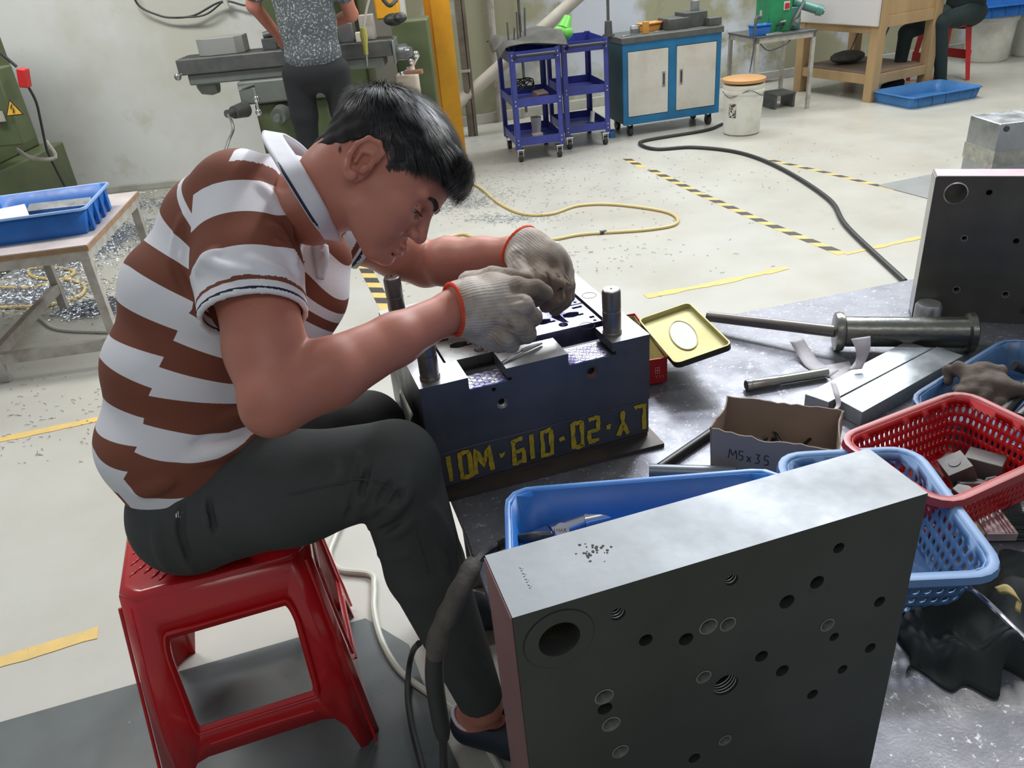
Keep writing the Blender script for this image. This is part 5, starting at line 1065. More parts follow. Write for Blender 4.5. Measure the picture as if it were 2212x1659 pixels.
# ================================================================== implicit-surface modelling for people
import openvdb
def unit(v): v = A(v, float); return v/np.linalg.norm(v)
class SDF:
    def __init__(s, lo, hi, h, big=.04):
        s.lo = A(lo, np.float32); s.h = h; s.n = np.ceil((A(hi)-A(lo))/h).astype(int)+1; s.big = big
        s.a = np.full(s.n, big, np.float32); s.ax = [np.float32(s.lo[i])+np.arange(s.n[i], dtype=np.float32)*np.float32(h) for i in range(3)]
    def sub(s, lo, hi):
        i0 = np.clip(np.floor((A(lo)-s.lo)/s.h).astype(int), 0, s.n); i1 = np.clip(np.ceil((A(hi)-s.lo)/s.h).astype(int)+1, 0, s.n)
        if (i1 <= i0).any(): return None, None
        sl = tuple(slice(i0[k], i1[k]) for k in range(3)); return sl, np.meshgrid(*[s.ax[k][i0[k]:i1[k]] for k in range(3)], indexing='ij', sparse=True)
    def put(s, f, lo, hi, k, neg=False):
        mg = .022 if not neg else .004; sl, X = s.sub(A(lo)-mg-k, A(hi)+mg+k)
        if sl is None: return s
        d = f(*X).astype(np.float32); a = s.a[sl]
        if neg: d = -d; w = np.clip(.5-.5*(d-a)/max(k, 1e-5), 0, 1); s.a[sl] = a*w+d*(1-w)+k*w*(1-w) if k > 0 else np.maximum(a, d)
        else: w = np.clip(.5+.5*(a-d)/max(k, 1e-5), 0, 1); s.a[sl] = a*(1-w)+d*w-k*w*(1-w) if k > 0 else np.minimum(a, d)
        return s
    def cap(s, p0, p1, r0, r1=None, k=.01, neg=False):
        r1 = r0 if r1 is None else r1; p0 = A(p0, float); p1 = A(p1, float); d = p1-p0; L2 = max(d@d, 1e-9); R = max(r0, r1)
        def f(X, Y, Z):
            t = np.clip(((X-p0[0])*d[0]+(Y-p0[1])*d[1]+(Z-p0[2])*d[2])/L2, 0, 1)
            return np.sqrt((X-p0[0]-t*d[0])**2+(Y-p0[1]-t*d[1])**2+(Z-p0[2]-t*d[2])**2)-(r0+(r1-r0)*t)
        return s.put(f, np.minimum(p0, p1)-R, np.maximum(p0, p1)+R, k, neg)
    def chain(s, pts, rs, k=.01, neg=False):
        for i in range(len(pts)-1): s.cap(pts[i], pts[i+1], rs[i], rs[i+1], k, neg)
        return s
    def ell(s, c, r, R=None, k=.01, neg=False):
        c = A(c, float); r = A(r, float); R = np.eye(3) if R is None else R; m = max(r)     # R columns: local axes
        def f(X, Y, Z):
            x, y, z = X-c[0], Y-c[1], Z-c[2]
            q = [x*R[0, i]+y*R[1, i]+z*R[2, i] for i in range(3)]
            k0 = np.sqrt(sum((q[i]/r[i])**2 for i in range(3))); k1 = np.sqrt(sum((q[i]/r[i]**2)**2 for i in range(3)))
            return k0*(k0-1)/np.maximum(k1, 1e-6)
        e = np.sqrt(sum((R[:, i]*r[i])**2 for i in range(3)))
        return s.put(f, c-e, c+e, k, neg)
    def val(s, P):
        P = A(P); i = np.clip(((P-s.lo)/s.h), 0, s.n-1.001); i0 = i.astype(int); f = i-i0; v = 0
        for dx in (0, 1):
            for dy in (0, 1):
                for dz in (0, 1):
                    w = (f[..., 0] if dx else 1-f[..., 0])*(f[..., 1] if dy else 1-f[..., 1])*(f[..., 2] if dz else 1-f[..., 2]); v = v+w*s.a[i0[..., 0]+dx, i0[..., 1]+dy, i0[..., 2]+dz]
        return v
    def hit(s, x, y, off=0.0, strict=False):
        """first surface point seen through the given direction"""
        ts = np.arange(.8, 2.0, .003); P = CAMP+ray(x, y)[None]*ts[:, None]; inside = np.all((P > s.lo) & (P < s.lo+(s.n-1)*s.h), 1)
        v = np.where(inside, s.val(P), 1); k = np.argmax(v < 0); 
        if v[k] >= 0: return None if strict else T(x, y, 1.3)
        return P[k]-ray(x, y)*off
    def mesh(s):
        g = openvdb.FloatGrid(s.big); g.copyFromArray(s.a); p, q = g.convertToQuads(isovalue=0.0)
        return p*s.h+s.lo, q
def smooth_mesh(v, q, it=1, lam=.5):
    n = len(v); e = np.concatenate([q[:, [0, 1]], q[:, [1, 2]], q[:, [2, 3]], q[:, [3, 0]]]); 
    for _ in range(it):
        acc = np.zeros_like(v); cnt = np.zeros(n)
        for k in range(3): acc[:, k] = np.bincount(e[:, 0], v[e[:, 1], k], n)+np.bincount(e[:, 1], v[e[:, 0], k], n)
        cnt = np.bincount(e[:, 0], minlength=n)+np.bincount(e[:, 1], minlength=n); v = v*(1-lam)+lam*acc/np.maximum(cnt, 1)[:, None]
    return v
def vobj(name, v, q, m, parent=None, label=None, attrs=None, rootinv=True):
    me = bpy.data.meshes.new(name); vv = v
    if parent is not None: t_, R_ = FR[root_of(parent).name]; vv = (v-t_)@R_
    me.vertices.add(len(vv)); me.vertices.foreach_set('co', vv.astype(np.float32).ravel()); nq = len(q)
    me.loops.add(nq*4); me.loops.foreach_set('vertex_index', q.astype(np.int32).ravel()); me.polygons.add(nq); me.polygons.foreach_set('loop_start', np.arange(0, nq*4, 4, dtype=np.int32))
    try: me.polygons.foreach_set('loop_total', np.full(nq, 4, dtype=np.int32))
    except Exception: pass
    me.update(calc_edges=True); me.validate()
    me.polygons.foreach_set('use_smooth', [True]*len(me.polygons)); me.materials.append(m)
    for k, a in (attrs or {}).items():
        at_ = me.attributes.new(k, 'FLOAT', 'POINT'); at_.data.foreach_set('value', a.astype(np.float32))
    o = bpy.data.objects.new(name, me); COL.objects.link(o)
    if parent is not None: o.parent = parent
    if label: o['label'] = label
    return o
# ------------------------------------------------------------------ materials of the worker
m_skin = mat('skin', (.52, .205, .145), .46, 0, (.46, .165, .11), 14, .3, .75, bump=.12, bsc=320, sss=.12, spots=[((.36, .15, .11), 30, .62, .8)])
m_skin2 = mat('skin_pale', (.55, .32, .22), .5)
m_hair = mat('black_hair', (.016, .015, .016), .38, 0, (.075, .075, .085), 75, .5, .72)  # lighter blue-grey mix paints reflected highlights into the strands
m_pants = mat('charcoal_jeans', (.046, .050, .047), .85, 0, (.058, .062, .063), 5, bump=.25, bsc=450, spots=[((.13, .14, .16), 3.2, .62, .85)])
m_glove = mat('dirty_cotton_glove', (.60, .55, .50), .9, 0, (.36, .295, .24), 16, .38, .64, bump=.5, bsc=420, spots=[((.09, .07, .06), 26, .62, .8)])
_n = m_glove.node_tree; _b = _n.nodes['Principled BSDF']; _lk = _b.inputs['Base Color'].links[0].from_socket
_a = _n.nodes.new('ShaderNodeAttribute'); _a.attribute_name = 'reach'; _m = _n.nodes.new('ShaderNodeMapRange'); _m.inputs[1].default_value = .035; _m.inputs[2].default_value = .125; _n.links.new(_a.outputs['Fac'], _m.inputs[0])
_x = _n.nodes.new('ShaderNodeMix'); _x.data_type = 'RGBA'; _x.blend_type = 'MULTIPLY'; _x.inputs[7].default_value = (.34, .28, .235, 1); _n.links.new(_m.outputs[0], _x.inputs[0]); _n.links.new(_lk, _x.inputs[6]); _n.links.new(_x.outputs[2], _b.inputs['Base Color'])
m_cuff = mat('orange_cuff', (.85, .075, .02), .8, 0, (.7, .05, .02), 60, bump=.6, bsc=300)
m_white_c = mat('white_knit', (.72, .72, .76), .85, 0, (.66, .66, .70), 30, bump=.25, bsc=500)
m_navy = mat('navy_knit', (.015, .02, .05), .85)
m_shoe = mat('navy_shoe', (.010, .016, .028), .55)
m_btn = mat('pearl_button', (.55, .53, .52), .25)
def shirt_mat():
    M = bpy.data.materials.new('striped_polo'); M.use_nodes = True; nt = M.node_tree; N = nt.nodes; L = nt.links; b = N['Principled BSDF']; b.inputs['Roughness'].default_value = .85
    def at(n): x = N.new('ShaderNodeAttribute'); x.attribute_name = n; return x.outputs['Fac']
    def mth(op, a, bb=None):
        x = N.new('ShaderNodeMath'); x.operation = op
        for i, v in ((0, a), (1, bb)):
            if v is None: continue
            if isinstance(v, (int, float)): x.inputs[i].default_value = v
            else: L.new(v, x.inputs[i])
        return x.outputs[0]
    def mix(f, a, bb):
        x = N.new('ShaderNodeMix'); x.data_type = 'RGBA'; L.new(f, x.inputs[0])
        for s_, v in ((6, a), (7, bb)):
            if isinstance(v, tuple): x.inputs[s_].default_value = (*v, 1)
            else: L.new(v, x.inputs[s_])
        return x.outputs[2]
    WH = (.80, .80, .84); BR = (.20, .062, .035); NV = (.015, .02, .05)
    s = at('spine'); front = mth('GREATER_THAN', at('fwd'), 0.0)
    s2 = mth('ADD', mth('MULTIPLY', s, mth('SUBTRACT', 1, front)), mth('MULTIPLY', at('front'), front))
    tor = mth('LESS_THAN', mth('FRACT', mth('ADD', s2, 20.0)), .50)
    a = at('arm')
    def band(x0, x1): return mth('MULTIPLY', mth('GREATER_THAN', a, x0), mth('LESS_THAN', a, x1))
    arm = mth('ADD', mth('ADD', mth('LESS_THAN', a, 1), band(2, 3)), band(4, 5))
    brown = mth('ADD', mth('MULTIPLY', tor, mth('LESS_THAN', at('sleeve'), 0)), mth('MULTIPLY', arm, mth('GREATER_THAN', at('sleeve'), 0)))
    c = mix(brown, WH, BR)
    nav = mth('MULTIPLY', band(6, 7), mth('GREATER_THAN', at('sleeve'), 0)); c = mix(nav, c, NV)
    L.new(c, b.inputs['Base Color'])
    tc = N.new('ShaderNodeTexCoord'); n = N.new('ShaderNodeTexNoise'); n.inputs['Scale'].default_value = 500; L.new(tc.outputs['Object'], n.inputs[0]); bp = N.new('ShaderNodeBump'); bp.inputs['Strength'].default_value = .25; bp.inputs['Distance'].default_value = .001
    L.new(n.outputs[0], bp.inputs['Height']); L.new(bp.outputs[0], b.inputs['Normal']); return M
m_shirt = shirt_mat()
# ------------------------------------------------------------------ joints of the seated worker
hipR = G(430, 1108, .590); kneeR = T(852, 1005, 1.275); ankR = G(1042, 1520, .115)
fw = unit(A([kneeR[0]-hipR[0], kneeR[1]-hipR[1], 0])); lt_ = A([-fw[1], fw[0], 0.])
hipL = hipR+lt_*.19+fw*.02; kneeL = G(795, 925, .57); ankL = A([kneeL[0]+.06, kneeL[1]+.02, .10])
shR = T(522, 440, 1.235); elR = T(592, 868, 1.12); wrR = T(978, 670, 1.275)
shL = T(672, 452, 1.50); elL = T(918, 572, 1.60); wrL = T(1112, 545, 1.475)
pel = (hipR+hipL)/2+A([-.01, 0, .05]); sp1 = T(400, 925, 1.36); sp2 = T(420, 800, 1.35); sp3 = T(462, 655, 1.34); sp4 = T(535, 520, 1.345); nb = T(628, 425, 1.30)
man = thing('person', 'man in brown and white striped polo bending over the mould on a red stool', 'person', (float(pel[0]), float(pel[1]), 0.0), math.atan2(fw[1], fw[0]))
latS = unit(shL-shR)
def frame(axis, lat):
    u = unit(axis); l = unit(lat-u*np.dot(lat, u)); return np.stack([np.cross(l, u), l, u], 1)     # forward, left, up
SP = [pel, sp1, sp2, sp3, sp4, nb]
# ------------------------------------------------------------------ shirt
lo = np.min([pel, sp1, shR, shL, nb], 0)-.24; hi = np.max([pel, shR, shL, nb], 0)+.20
S = SDF(lo, hi, .0038)
lat_at = [lt_, unit(lt_*.8+latS*.2), unit(lt_*.5+latS*.5), latS, latS, latS]
secs = [(pel+A([-.012, 0, .0]), (.122, .155, .10), 0), (pel*.5+sp1*.5, (.132, .162, .11), 0), (sp1, (.132, .165, .11), 1), (sp2, (.135, .170, .12), 2), (sp3, (.137, .178, .12), 3), (sp4, (.130, .175, .11), 4), (sp4*.5+nb*.5, (.105, .135, .08), 4)]
for c, r, k in secs:
    ax = SP[min(k+1, 5)]-SP[max(k-1, 0)]; S.ell(c, r, frame(ax, lat_at[k]), k=.035)
S.cap(sp4*.4+nb*.6, shR+A([.0, .01, .015]), .058, .060, k=.04); S.cap(sp4*.4+nb*.6, shL+A([0, 0, .0]), .060, .060, k=.04)
S.chain([T(708, 560, 1.35), T(672, 640, 1.35), T(625, 725, 1.35)], [.040, .052, .06], k=.04); S.ell(pel+A([-.055, 0, -.075]), (.085, .125, .06), frame(A([0, 0, 1.]), lt_), k=.03); S.cap(nb-unit(nb-sp4)*.03, nb+unit(nb-sp4)*.0, .068, .066, k=.03)
aR = unit(elR-shR); aL = unit(elL-shL)
# loose cloth at the waist folding over
torso_only = S.a.copy()
def sleeve(sh, a, r0, r1, ln, cutr):
    K = SDF(lo, hi, .0038); K.cap(sh, sh+a*ln*.6, r0, (r0+r1)/2, k=0); K.cap(sh+a*ln*.6, sh+a*(ln+.06), (r0+r1)/2, r1, k=.012)
    X, Y, Z = np.meshgrid(*K.ax, indexing='ij', sparse=True); c = sh+a*ln; pl_ = (X-c[0])*a[0]+(Y-c[1])*a[1]+(Z-c[2])*a[2]; K.a = np.maximum(K.a, pl_.astype(np.float32))
    K.cap(sh+a*(ln-.03), sh+a*(ln+.1), cutr-.002, cutr+.006, k=.002, neg=True); kk = .016
    w = np.clip(.5+.5*(S.a-K.a)/kk, 0, 1); S.a = (S.a*(1-w)+K.a*w-kk*w*(1-w)).astype(np.float32); return K.a
aRs = unit(T(568, 868, 1.12)-shR); slR = sleeve(shR, aRs, .077, .078, .200, .070); sleeve(shL, aL, .068, .068, .12, .062)
# sleeve and body folds
def ridge(D, pts, r, k=.008, off=0.0, neg=False, fine=6):
    P = [D.hit(x, y, off, True) for x, y in pts]; P = [p for p in P if p is not None]; P = [p for i, p in enumerate(P) if i == 0 or np.linalg.norm(p-P[0]) < .055*i+.03]
    if len(P) < 2: return
    P = spline(P, fine); n = len(P); D.chain(P, [r*(.35+.65*math.sin(math.pi*min(1, max(0, (i+.5)/n)))) for i in range(n)], k, neg)
for pts, r in ((((428, 585), (450, 560), (470, 545)), .006), (((600, 530), (632, 560), (640, 600)), .008), (((585, 490), (622, 520), (640, 560)), .006), (((560, 400), (600, 450), (632, 510)), .007), (((540, 560), (585, 585), (625, 600)), .006), (((440, 560), (500, 585), (545, 592)), .005), (((395, 470), (385, 540), (395, 600)), .006)):
    ridge(S, pts, r, .010, -.002)
for pts, r in ((((385, 500), (374, 560), (400, 625), (425, 690)), .005), (((610, 470), (640, 520), (652, 580)), .004)): ridge(S, pts, r, .008, .001, True)
for pts, r in ((((240, 1075), (300, 1062), (370, 1035)), .009), (((225, 1130), (270, 1120), (330, 1095)), .009), (((400, 1000), (480, 975), (560, 955)), .008), (((480, 900), (540, 890), (590, 900)), .006)):
    ridge(S, pts, r, .014, -.004)
for pts, r in ((((235, 1102), (290, 1095), (350, 1062)), .006), (((420, 960), (480, 940), (540, 930)), .005), (((420, 690), (380, 830), (330, 980)), .0018)): ridge(S, pts, r, .012, .001, True)
v, q = S.mesh(); v = smooth_mesh(v, q, 1)
# attributes
spl = A(spline([pel-A([0, 0, .14])]+SP+[nb+unit(nb-sp4)*.12], 14)); sl_ = np.concatenate([[0], np.cumsum(np.linalg.norm(np.diff(spl, axis=0), axis=1))])
tang = np.gradient(spl, axis=0); tang /= np.linalg.norm(tang, axis=1)[:, None]
d2 = ((v[:, None, :]-spl[None])**2).sum(2); wgt = np.exp(-(d2-d2.min(1)[:, None])/(2*.045**2)); off = ((v[:, None, :]-spl[None])*tang[None]).sum(2)
spine = (wgt*(sl_[None]+off)).sum(1)/wgt.sum(1); cen = (wgt[:, :, None]*spl[None]).sum(1)/wgt.sum(1)[:, None]
f0_ = (v-cen)@fw
def smap(x, y):       # spine coordinate and forward offset of the cloth seen there
    P = S.hit(x, y); d2_ = ((P-spl)**2).sum(1); w_ = np.exp(-(d2_-d2_.min())/(2*.045**2)); w_ /= w_.sum(); o_ = ((P-spl)*tang).sum(1); return (w_*(sl_+o_)).sum(), (P-(w_[:, None]*spl).sum(0))@fw
def table(pts, ph):
    m = sorted((smap(x, y)[0], p) for (x, y), p in zip(pts, ph)); xs_ = A([a for a, b in m]); ys_ = A([b for a, b in m]); return xs_, ys_
def ext(s_, xs_, ys_):
    r = np.interp(s_, xs_, ys_); k0 = .5/.0415
    return np.where(s_ < xs_[0], ys_[0]+(s_-xs_[0])*k0, np.where(s_ > xs_[-1], ys_[-1]+(s_-xs_[-1])*k0, r))
sil = [(508, 329), (420, 350), (385, 402), (345, 451), (312, 520), (281, 576), (252, 647), (233, 711), (221, 778), (208, 839), (208, 908), (204, 971), (211, 1047), (224, 1110)]
ph_b = [4.5-.5*i for i in range(14)]      # whole numbers: white begins below the line
sea = [(355, 771), (329, 839), (313, 903), (296, 965), (276, 1019), (255, 1065)]; ph_s = [1-.5*i+0 for i in range(6)]
fr1 = [(378, 736), (353, 795), (332, 857), (317, 917), (300, 976), (280, 1033)]; ph_f1 = [.5-.5*i for i in range(6)]
fr2 = [(481, 777), (490, 828), (497, 871), (505, 930), (481, 985)]; ph_f2 = [.5-.5*i for i in range(5)]
tb, ts_, t1, t2 = table(sil, ph_b), table(sea, ph_s), table(fr1, ph_f1), table(fr2, ph_f2)
fs = [smap(x, y) for x, y in ((416, 668), (391, 700), (374, 736), (355, 771), (329, 839), (313, 903), (296, 965), (276, 1019), (255, 1065))]; fs.sort(); fseam = np.interp(spine, [a for a, b in fs], [b for a, b in fs])
fsil = np.interp(spine, *zip(*sorted(smap(x, y) for x, y in sil))); ffr = np.mean([smap(x, y)[1] for x, y in fr2])
u = np.clip((f0_-fsil)/(fseam-fsil-1e-4), 0, 1); back = ext(spine, *tb)*(1-u)+ext(spine, *ts_)*u
u2 = np.clip((f0_-fseam)/(ffr-fseam), 0, 1.0); front = ext(spine, *t1)*(1-u2)+ext(spine, *t2)*u2
fwd_ = f0_-fseam; spine = np.minimum(back, 4.9); front_ = front
arm = (v-shR)@aRs; a3 = (S.hit(505, 532)-shR)@aRs; L3 = .200-a3
ax_ = [((S.hit(x, y)-shR)@aRs) for x, y in ((497, 352), (500, 390), (500, 460), (505, 532))]+[a3+L3*k_ for k_ in (.66, .715, .87, .925)]
arm_raw = arm; arm = np.interp(arm, ax_, range(len(ax_)), left=-1, right=9)
K_ = SDF(lo, hi, .0038); S2 = SDF(lo, hi, .0038); S2.a = torso_only; K_.a = slR; dt = S2.val(v); dk = K_.val(v); slv = dt-dk-.004
slv = np.where(((v-shR)@latS < .12) & (arm_raw > (S.hit(500, 347)-shR)@aRs), slv, -.01); aLd = (v-shL)@aL; slL = (np.linalg.norm(v-shL-aLd[:, None]*aL[None], axis=1) < .085) & (aLd > .0)
slv = np.where(slL, .01, slv); arm = np.where(slL, np.interp(aLd, [0, .04, .09, .1, .105, .108], [2, 3, 4, 5, 6, 7]), arm)
vobj('shirt', v, q, m_shirt, man, label='brown and white striped polo shirt', attrs={'spine': spine, 'front': front_, 'fwd': fwd_, 'arm': arm, 'sleeve': slv})
# ------------------------------------------------------------------ trousers
lo = np.min([hipR, hipL, kneeR, kneeL, ankR, ankL], 0)-.16; hi = np.max([hipR, hipL, kneeR, kneeL, pel], 0)+.14; lo[2] = .04
P_ = SDF(lo, hi, .0042)
mR = hipR*.5+kneeR*.5; mL = hipL*.5+kneeL*.5; cR = kneeR*.62+ankR*.38+fw*-.012; hemR = kneeR*.03+ankR*.97
P_.chain([hipR+A([0, 0, .012]), mR+A([0, 0, .004]), kneeR], [.104, .089, .072], k=.03); P_.chain([kneeR, cR, hemR], [.070, .068, .044], k=.012)
P_.chain([hipL, mL, kneeL], [.104, .088, .072], k=.03); P_.chain([kneeL, kneeL*.6+ankL*.4, ankL], [.070, .066, .046], k=.02)
P_.ell(pel+A([.0, .0, -.015]), (.115, .170, .105), frame(A([0, 0, 1.]), lt_), k=.03); P_.ell(hipR+A([-.025, 0, -.01]), (.09, .09, .088), None, k=.03)
# flat hem and flat seat on the stool
sl, (X, Y, Z) = P_.sub(lo, hi); P_.a[:] = np.maximum(P_.a, np.where((X < -.32), (.489-Z), -1).astype(np.float32)+np.zeros_like(P_.a))
aS = unit(ankR-kneeR); c = hemR+aS*.0; sl, (X, Y, Z) = P_.sub(c-.09, c+.09); pl_ = (X-c[0])*aS[0]+(Y-c[1])*aS[1]+(Z-c[2])*aS[2]; P_.a[sl] = np.maximum(P_.a[sl], pl_.astype(np.float32)-.004+0*P_.a[sl])
for pts, r in ((((778, 985), (770, 1040), (752, 1100), (738, 1150)), .0085), (((818, 995), (790, 1060), (768, 1120), (770, 1145)), .008), (((855, 1015), (830, 1070), (795, 1110), (780, 1140)), .008), (((880, 1010), (876, 1060), (850, 1100), (800, 1140)), .0095), (((790, 1170), (840, 1160), (890, 1120)), .008), (((778, 1185), (820, 1200), (880, 1195)), .006),
               (((960, 1130), (975, 1180), (985, 1230)), .005), (((940, 1180), (960, 1230), (985, 1270)), .005), (((930, 1090), (955, 1130), (965, 1180)), .005),
               (((440, 1060), (450, 1130), (500, 1200), (530, 1230)), .007), (((385, 1080), (380, 1130), (400, 1200), (420, 1235)), .006), (((340, 1120), (345, 1180), (365, 1230)), .006), (((385, 1010), (400, 1040), (390, 1090)), .008), (((455, 1010), (430, 1030), (405, 1075)), .006), (((520, 960), (470, 990), (430, 1030)), .006), (((1000, 1400), (1040, 1440), (1075, 1430)), .004), (((985, 1440), (1030, 1490), (1080, 1490)), .004)):
    ridge(P_, pts, r, .010, -.003)
for pts, r in ((((772, 1000), (764, 1060), (750, 1120)), .003), (((798, 1010), (778, 1080), (766, 1135)), .0045), (((845, 1040), (815, 1095), (782, 1140)), .0055), (((870, 1060), (850, 1090), (790, 1148)), .006), (((780, 1156), (820, 1150), (870, 1120)), .005), (((450, 1075), (465, 1150), (510, 1215)), .004), (((395, 1090), (392, 1150), (412, 1215)), .004)):
    ridge(P_, pts, r, .006, .0, True)
v, q = P_.mesh(); v = smooth_mesh(v, q, 1); pants = vobj('trousers', v, q, m_pants, man, label='charcoal jeans')
mb = MB(); ps = [P_.hit(x, y, .001) for x, y in ((560, 1082), (620, 1070), (700, 1052), (756, 1040))]; mb.tube(ps, .0011, 5, smooth=6)
ps = [P_.hit(x, y, .001) for x, y in ((760, 1036), (800, 1038), (850, 1062), (880, 1100), (905, 1170), (925, 1240))]; mb.tube(ps, .0011, 5, smooth=6); obj('seam', mb, m_pants, man, world=True)
mb = MB()
for k in range(4): p0 = P_.hit(381+k*4, 1105, .001); mb.beam(p0, P_.hit(381+k*4, 1118, .001), .002, .001)
obj('label_tag', mb, m_white_c, man, world=True)
# ------------------------------------------------------------------ body (arms, torso core, legs)
lo = np.min([hipR, kneeR, elR, shR, ankR, ankL, sp1], 0)-.16; lo[2] = .0; hi = np.max([shR, shL, elL, wrL, wrR, nb, kneeL], 0)+.12; hi[2] = max(nb[2], shR[2])+.1
Bd = SDF(lo, hi, .0045)
def arm_(sh, el, wr, s_=1.0, fat=1.0):
    u = unit(el-sh); f = unit(wr-el)
    Bd.chain([sh, sh*.6+el*.4, sh*.25+el*.75, el], [.056*fat, .058*fat, .052*fat, .043*fat], k=.02)
    Bd.chain([el, el*.72+wr*.28, el*.35+wr*.65, wr, wr+f*.03], [.043*fat, .0475*fat, .037*fat, .0285*fat, .0275*fat], k=.015)
    Bd.ell(el-unit(unit(sh-el)+f)*.018*1.0, (.026, .026, .026), None, k=.02)
arm_(shR, elR, wrR, fat=1.06); arm_(shL, elL, wrL, fat=.98)
for c, r, k in secs: Bd.ell(c, A(r)*.84, frame(SP[min(k+1, 5)]-SP[max(k-1, 0)], lat_at[k]), k=.03)
Bd.cap(sp4, shR, .05, .05, k=.03); Bd.cap(sp4, shL, .05, .05, k=.03)
Bd.chain([hipR, kneeR, cR, ankR], [.08, .055, .05, .036], k=.02); Bd.chain([hipL, kneeL, ankL], [.08, .055, .038], k=.02)
shd = unit(A([.93, -.36, 0])); heelR = A([ankR[0], ankR[1], .045])-shd*.03
Bd.chain([ankR, heelR+A([0, 0, .01]), heelR+shd*.17-A([0, 0, .012])], [.037, .033, .024], k=.02)
heelL = A([ankL[0], ankL[1], .045]); Bd.chain([ankL, heelL, heelL+fw*.17-A([0, 0, .012])], [.036, .032, .024], k=.02)
vb, qb = Bd.mesh(); vb = smooth_mesh(vb, qb, 1)
# ------------------------------------------------------------------ head
hr = T(790, 350, 1.06); Bv = unit(CAMP-hr); RT = unit(RIGHT-Bv*np.dot(RIGHT, Bv)); UT = np.cross(Bv, RT); th = math.radians(49); tw = math.radians(12)
fa = unit((RT*math.cos(th)-UT*math.sin(th))*math.cos(tw)+Bv*math.sin(tw)); sd = unit(Bv-fa*np.dot(Bv, fa)); up_ = np.cross(fa, sd)
if np.dot(up_, RT*math.sin(th)+UT*math.cos(th)) < 0: up_ = -up_
HC = hr-sd*.073
HR_ = np.stack([fa, sd, up_], 1)       # columns: forward, near side, up
def HW(p): return HC+HR_@A(p, float)
# build in local head coordinates
Hd = SDF((-.17, -.11, -.16), (.15, .11, .14), .0016, big=.03)
mm = lambda *a: tuple(x/1000 for x in a)
def E(c, r, R=None, k=10, neg=False): Hd.ell(mm(*c), mm(*r), R, k/1000, neg)
def Cp(a, b, r0, r1=None, k=8, neg=False): Hd.cap(mm(*a), mm(*b), r0/1000, (r1 or r0)/1000, k/1000, neg)
E((2, 0, 40), (93, 73, 74)); E((40, 0, 38), (57, 60, 52), k=15); E((48, 0, -14), (52, 58, 56), k=20); E((30, 0, -20), (50, 61, 40), k=20)
for s in (-1, 1):
    E((66, s*36, -10), (24, 23, 20), k=14); Cp((28, s*50, -52), (82, s*20, -72), 15, 17, 16); E((60, s*32, -42), (34, 27, 32), k=16)
    Cp((94, s*10, 30), (80, s*46, 30), 6, 7, 10)
E((94, 0, -70), (19, 21, 14), k=14); E((88, 0, -48), (21, 27, 22), k=12)
Cp((93, 0, 20), (112, 0, -12), 6, 8.5, 8); E((112, 0, -16), (9, 10.5, 8.5), k=5)
for s in (-1, 1):
    E((104, s*12, -18), (10, 7, 7.5), k=4); E((90, s*31, 8), (13, 17, 9), k=9, neg=True); E((77.5, s*31, 7), (13.5, 15, 12), k=4)
    E((108, s*7, -25.5), (4.5, 3, 2.5), k=1.5, neg=True)
E((107.5, 0, -40), (7.5, 21, 5.2), k=3); E((106.5, 0, -50.5), (8, 18, 6), k=3); Cp((112, 0, -45.3), (95, 21, -46.5), 1.2, .9, 1.5, True); Cp((112, 0, -45.3), (95, -21, -46.5), 1.2, .9, 1.5, True)
E((101, 0, -59), (6, 16, 3), k=5, neg=True); E((104, 0, -32), (4, 3, 6), k=3, neg=True)
for s in (-1, 1):      # eyelid opening and nasolabial line
    R = rotx(0); Cp((92, s*21, 5.5), (85, s*41, 5.5), 3.2, 2.4, 1.0, True); Cp((91, s*19, 11.5), (81, s*45, 12), 1.0, 1, 1.5, True)
    Cp((101, s*19, -24), (88, s*29, -44), 1.4, 1.6, 4, True)
for s in (-1, 1):      # ears
    R = rotz(0)@roty(math.radians(-14)); R2 = R@rotx(s*math.radians(-14))
    E((-4, s*74, -2), (17, 5.5, 31), R2, 5); E((-1, s*80, -3), (9, 6, 17), R2, 3, True); E((6, s*77, -8), (6, 5, 8), None, 3)
    hx = [(9, 73, 12), (8, 78, 24), (-4, 82, 30), (-17, 84, 24), (-22, 84, 8), (-19, 82, -8), (-10, 79, -22), (-2, 75, -30)]
    for i in range(len(hx)-1): Cp((hx[i][0], s*hx[i][1], hx[i][2]), (hx[i+1][0], s*hx[i+1][1], hx[i+1][2]), 3.4, 3.4, 3)
    Cp((0, s*80, 14), (-12, s*81, 6), 2.6, 2.6, 3); Cp((-12, s*81, 6), (-8, s*79, -10), 2.6, 2.6, 3); E((1, s*77, -26), (7, 4.5, 8), None, 4)
# neck in local coordinates
nbl = HR_.T@(nb-HC); Hd.chain([(-.02, 0, -.02), (-.02, .0, -.045)], [.060, .058], k=.02)
Hd.chain([A([-.012, 0, -.045]), nbl*.55+A([.008, 0, -.035]), nbl*1.12], [.057, .056, .060], k=.02)
vh, qh = Hd.mesh(); vh = smooth_mesh(vh, qh, 1, .4)
vhw = HC+vh@HR_.T; allv = np.concatenate([vb, vhw]); allq = np.concatenate([qb, qh+len(vb)])
bod = vobj('body', allv, allq, m_skin, man)
for s in (-1, 1):
    mb = MB(); mb.sphere(HW((.0762, s*.031, .006)), .0122, 20); e = obj('eye', mb, mat('eye_white', (.55, .52, .50), .2) if s < 0 else bpy.data.materials['eye_white'], bod, world=True)
    mb = MB(); gz = unit(HR_@A([1, s*.12, -.35])); c0 = HW((.0762, s*.031, .006)); mb.lathe(c0+gz*.0108, gz, [(.0001, .0018), (.0035, .0016), (.0062, .0004)], 20); obj('iris', mb, m_bolt, e, world=True)
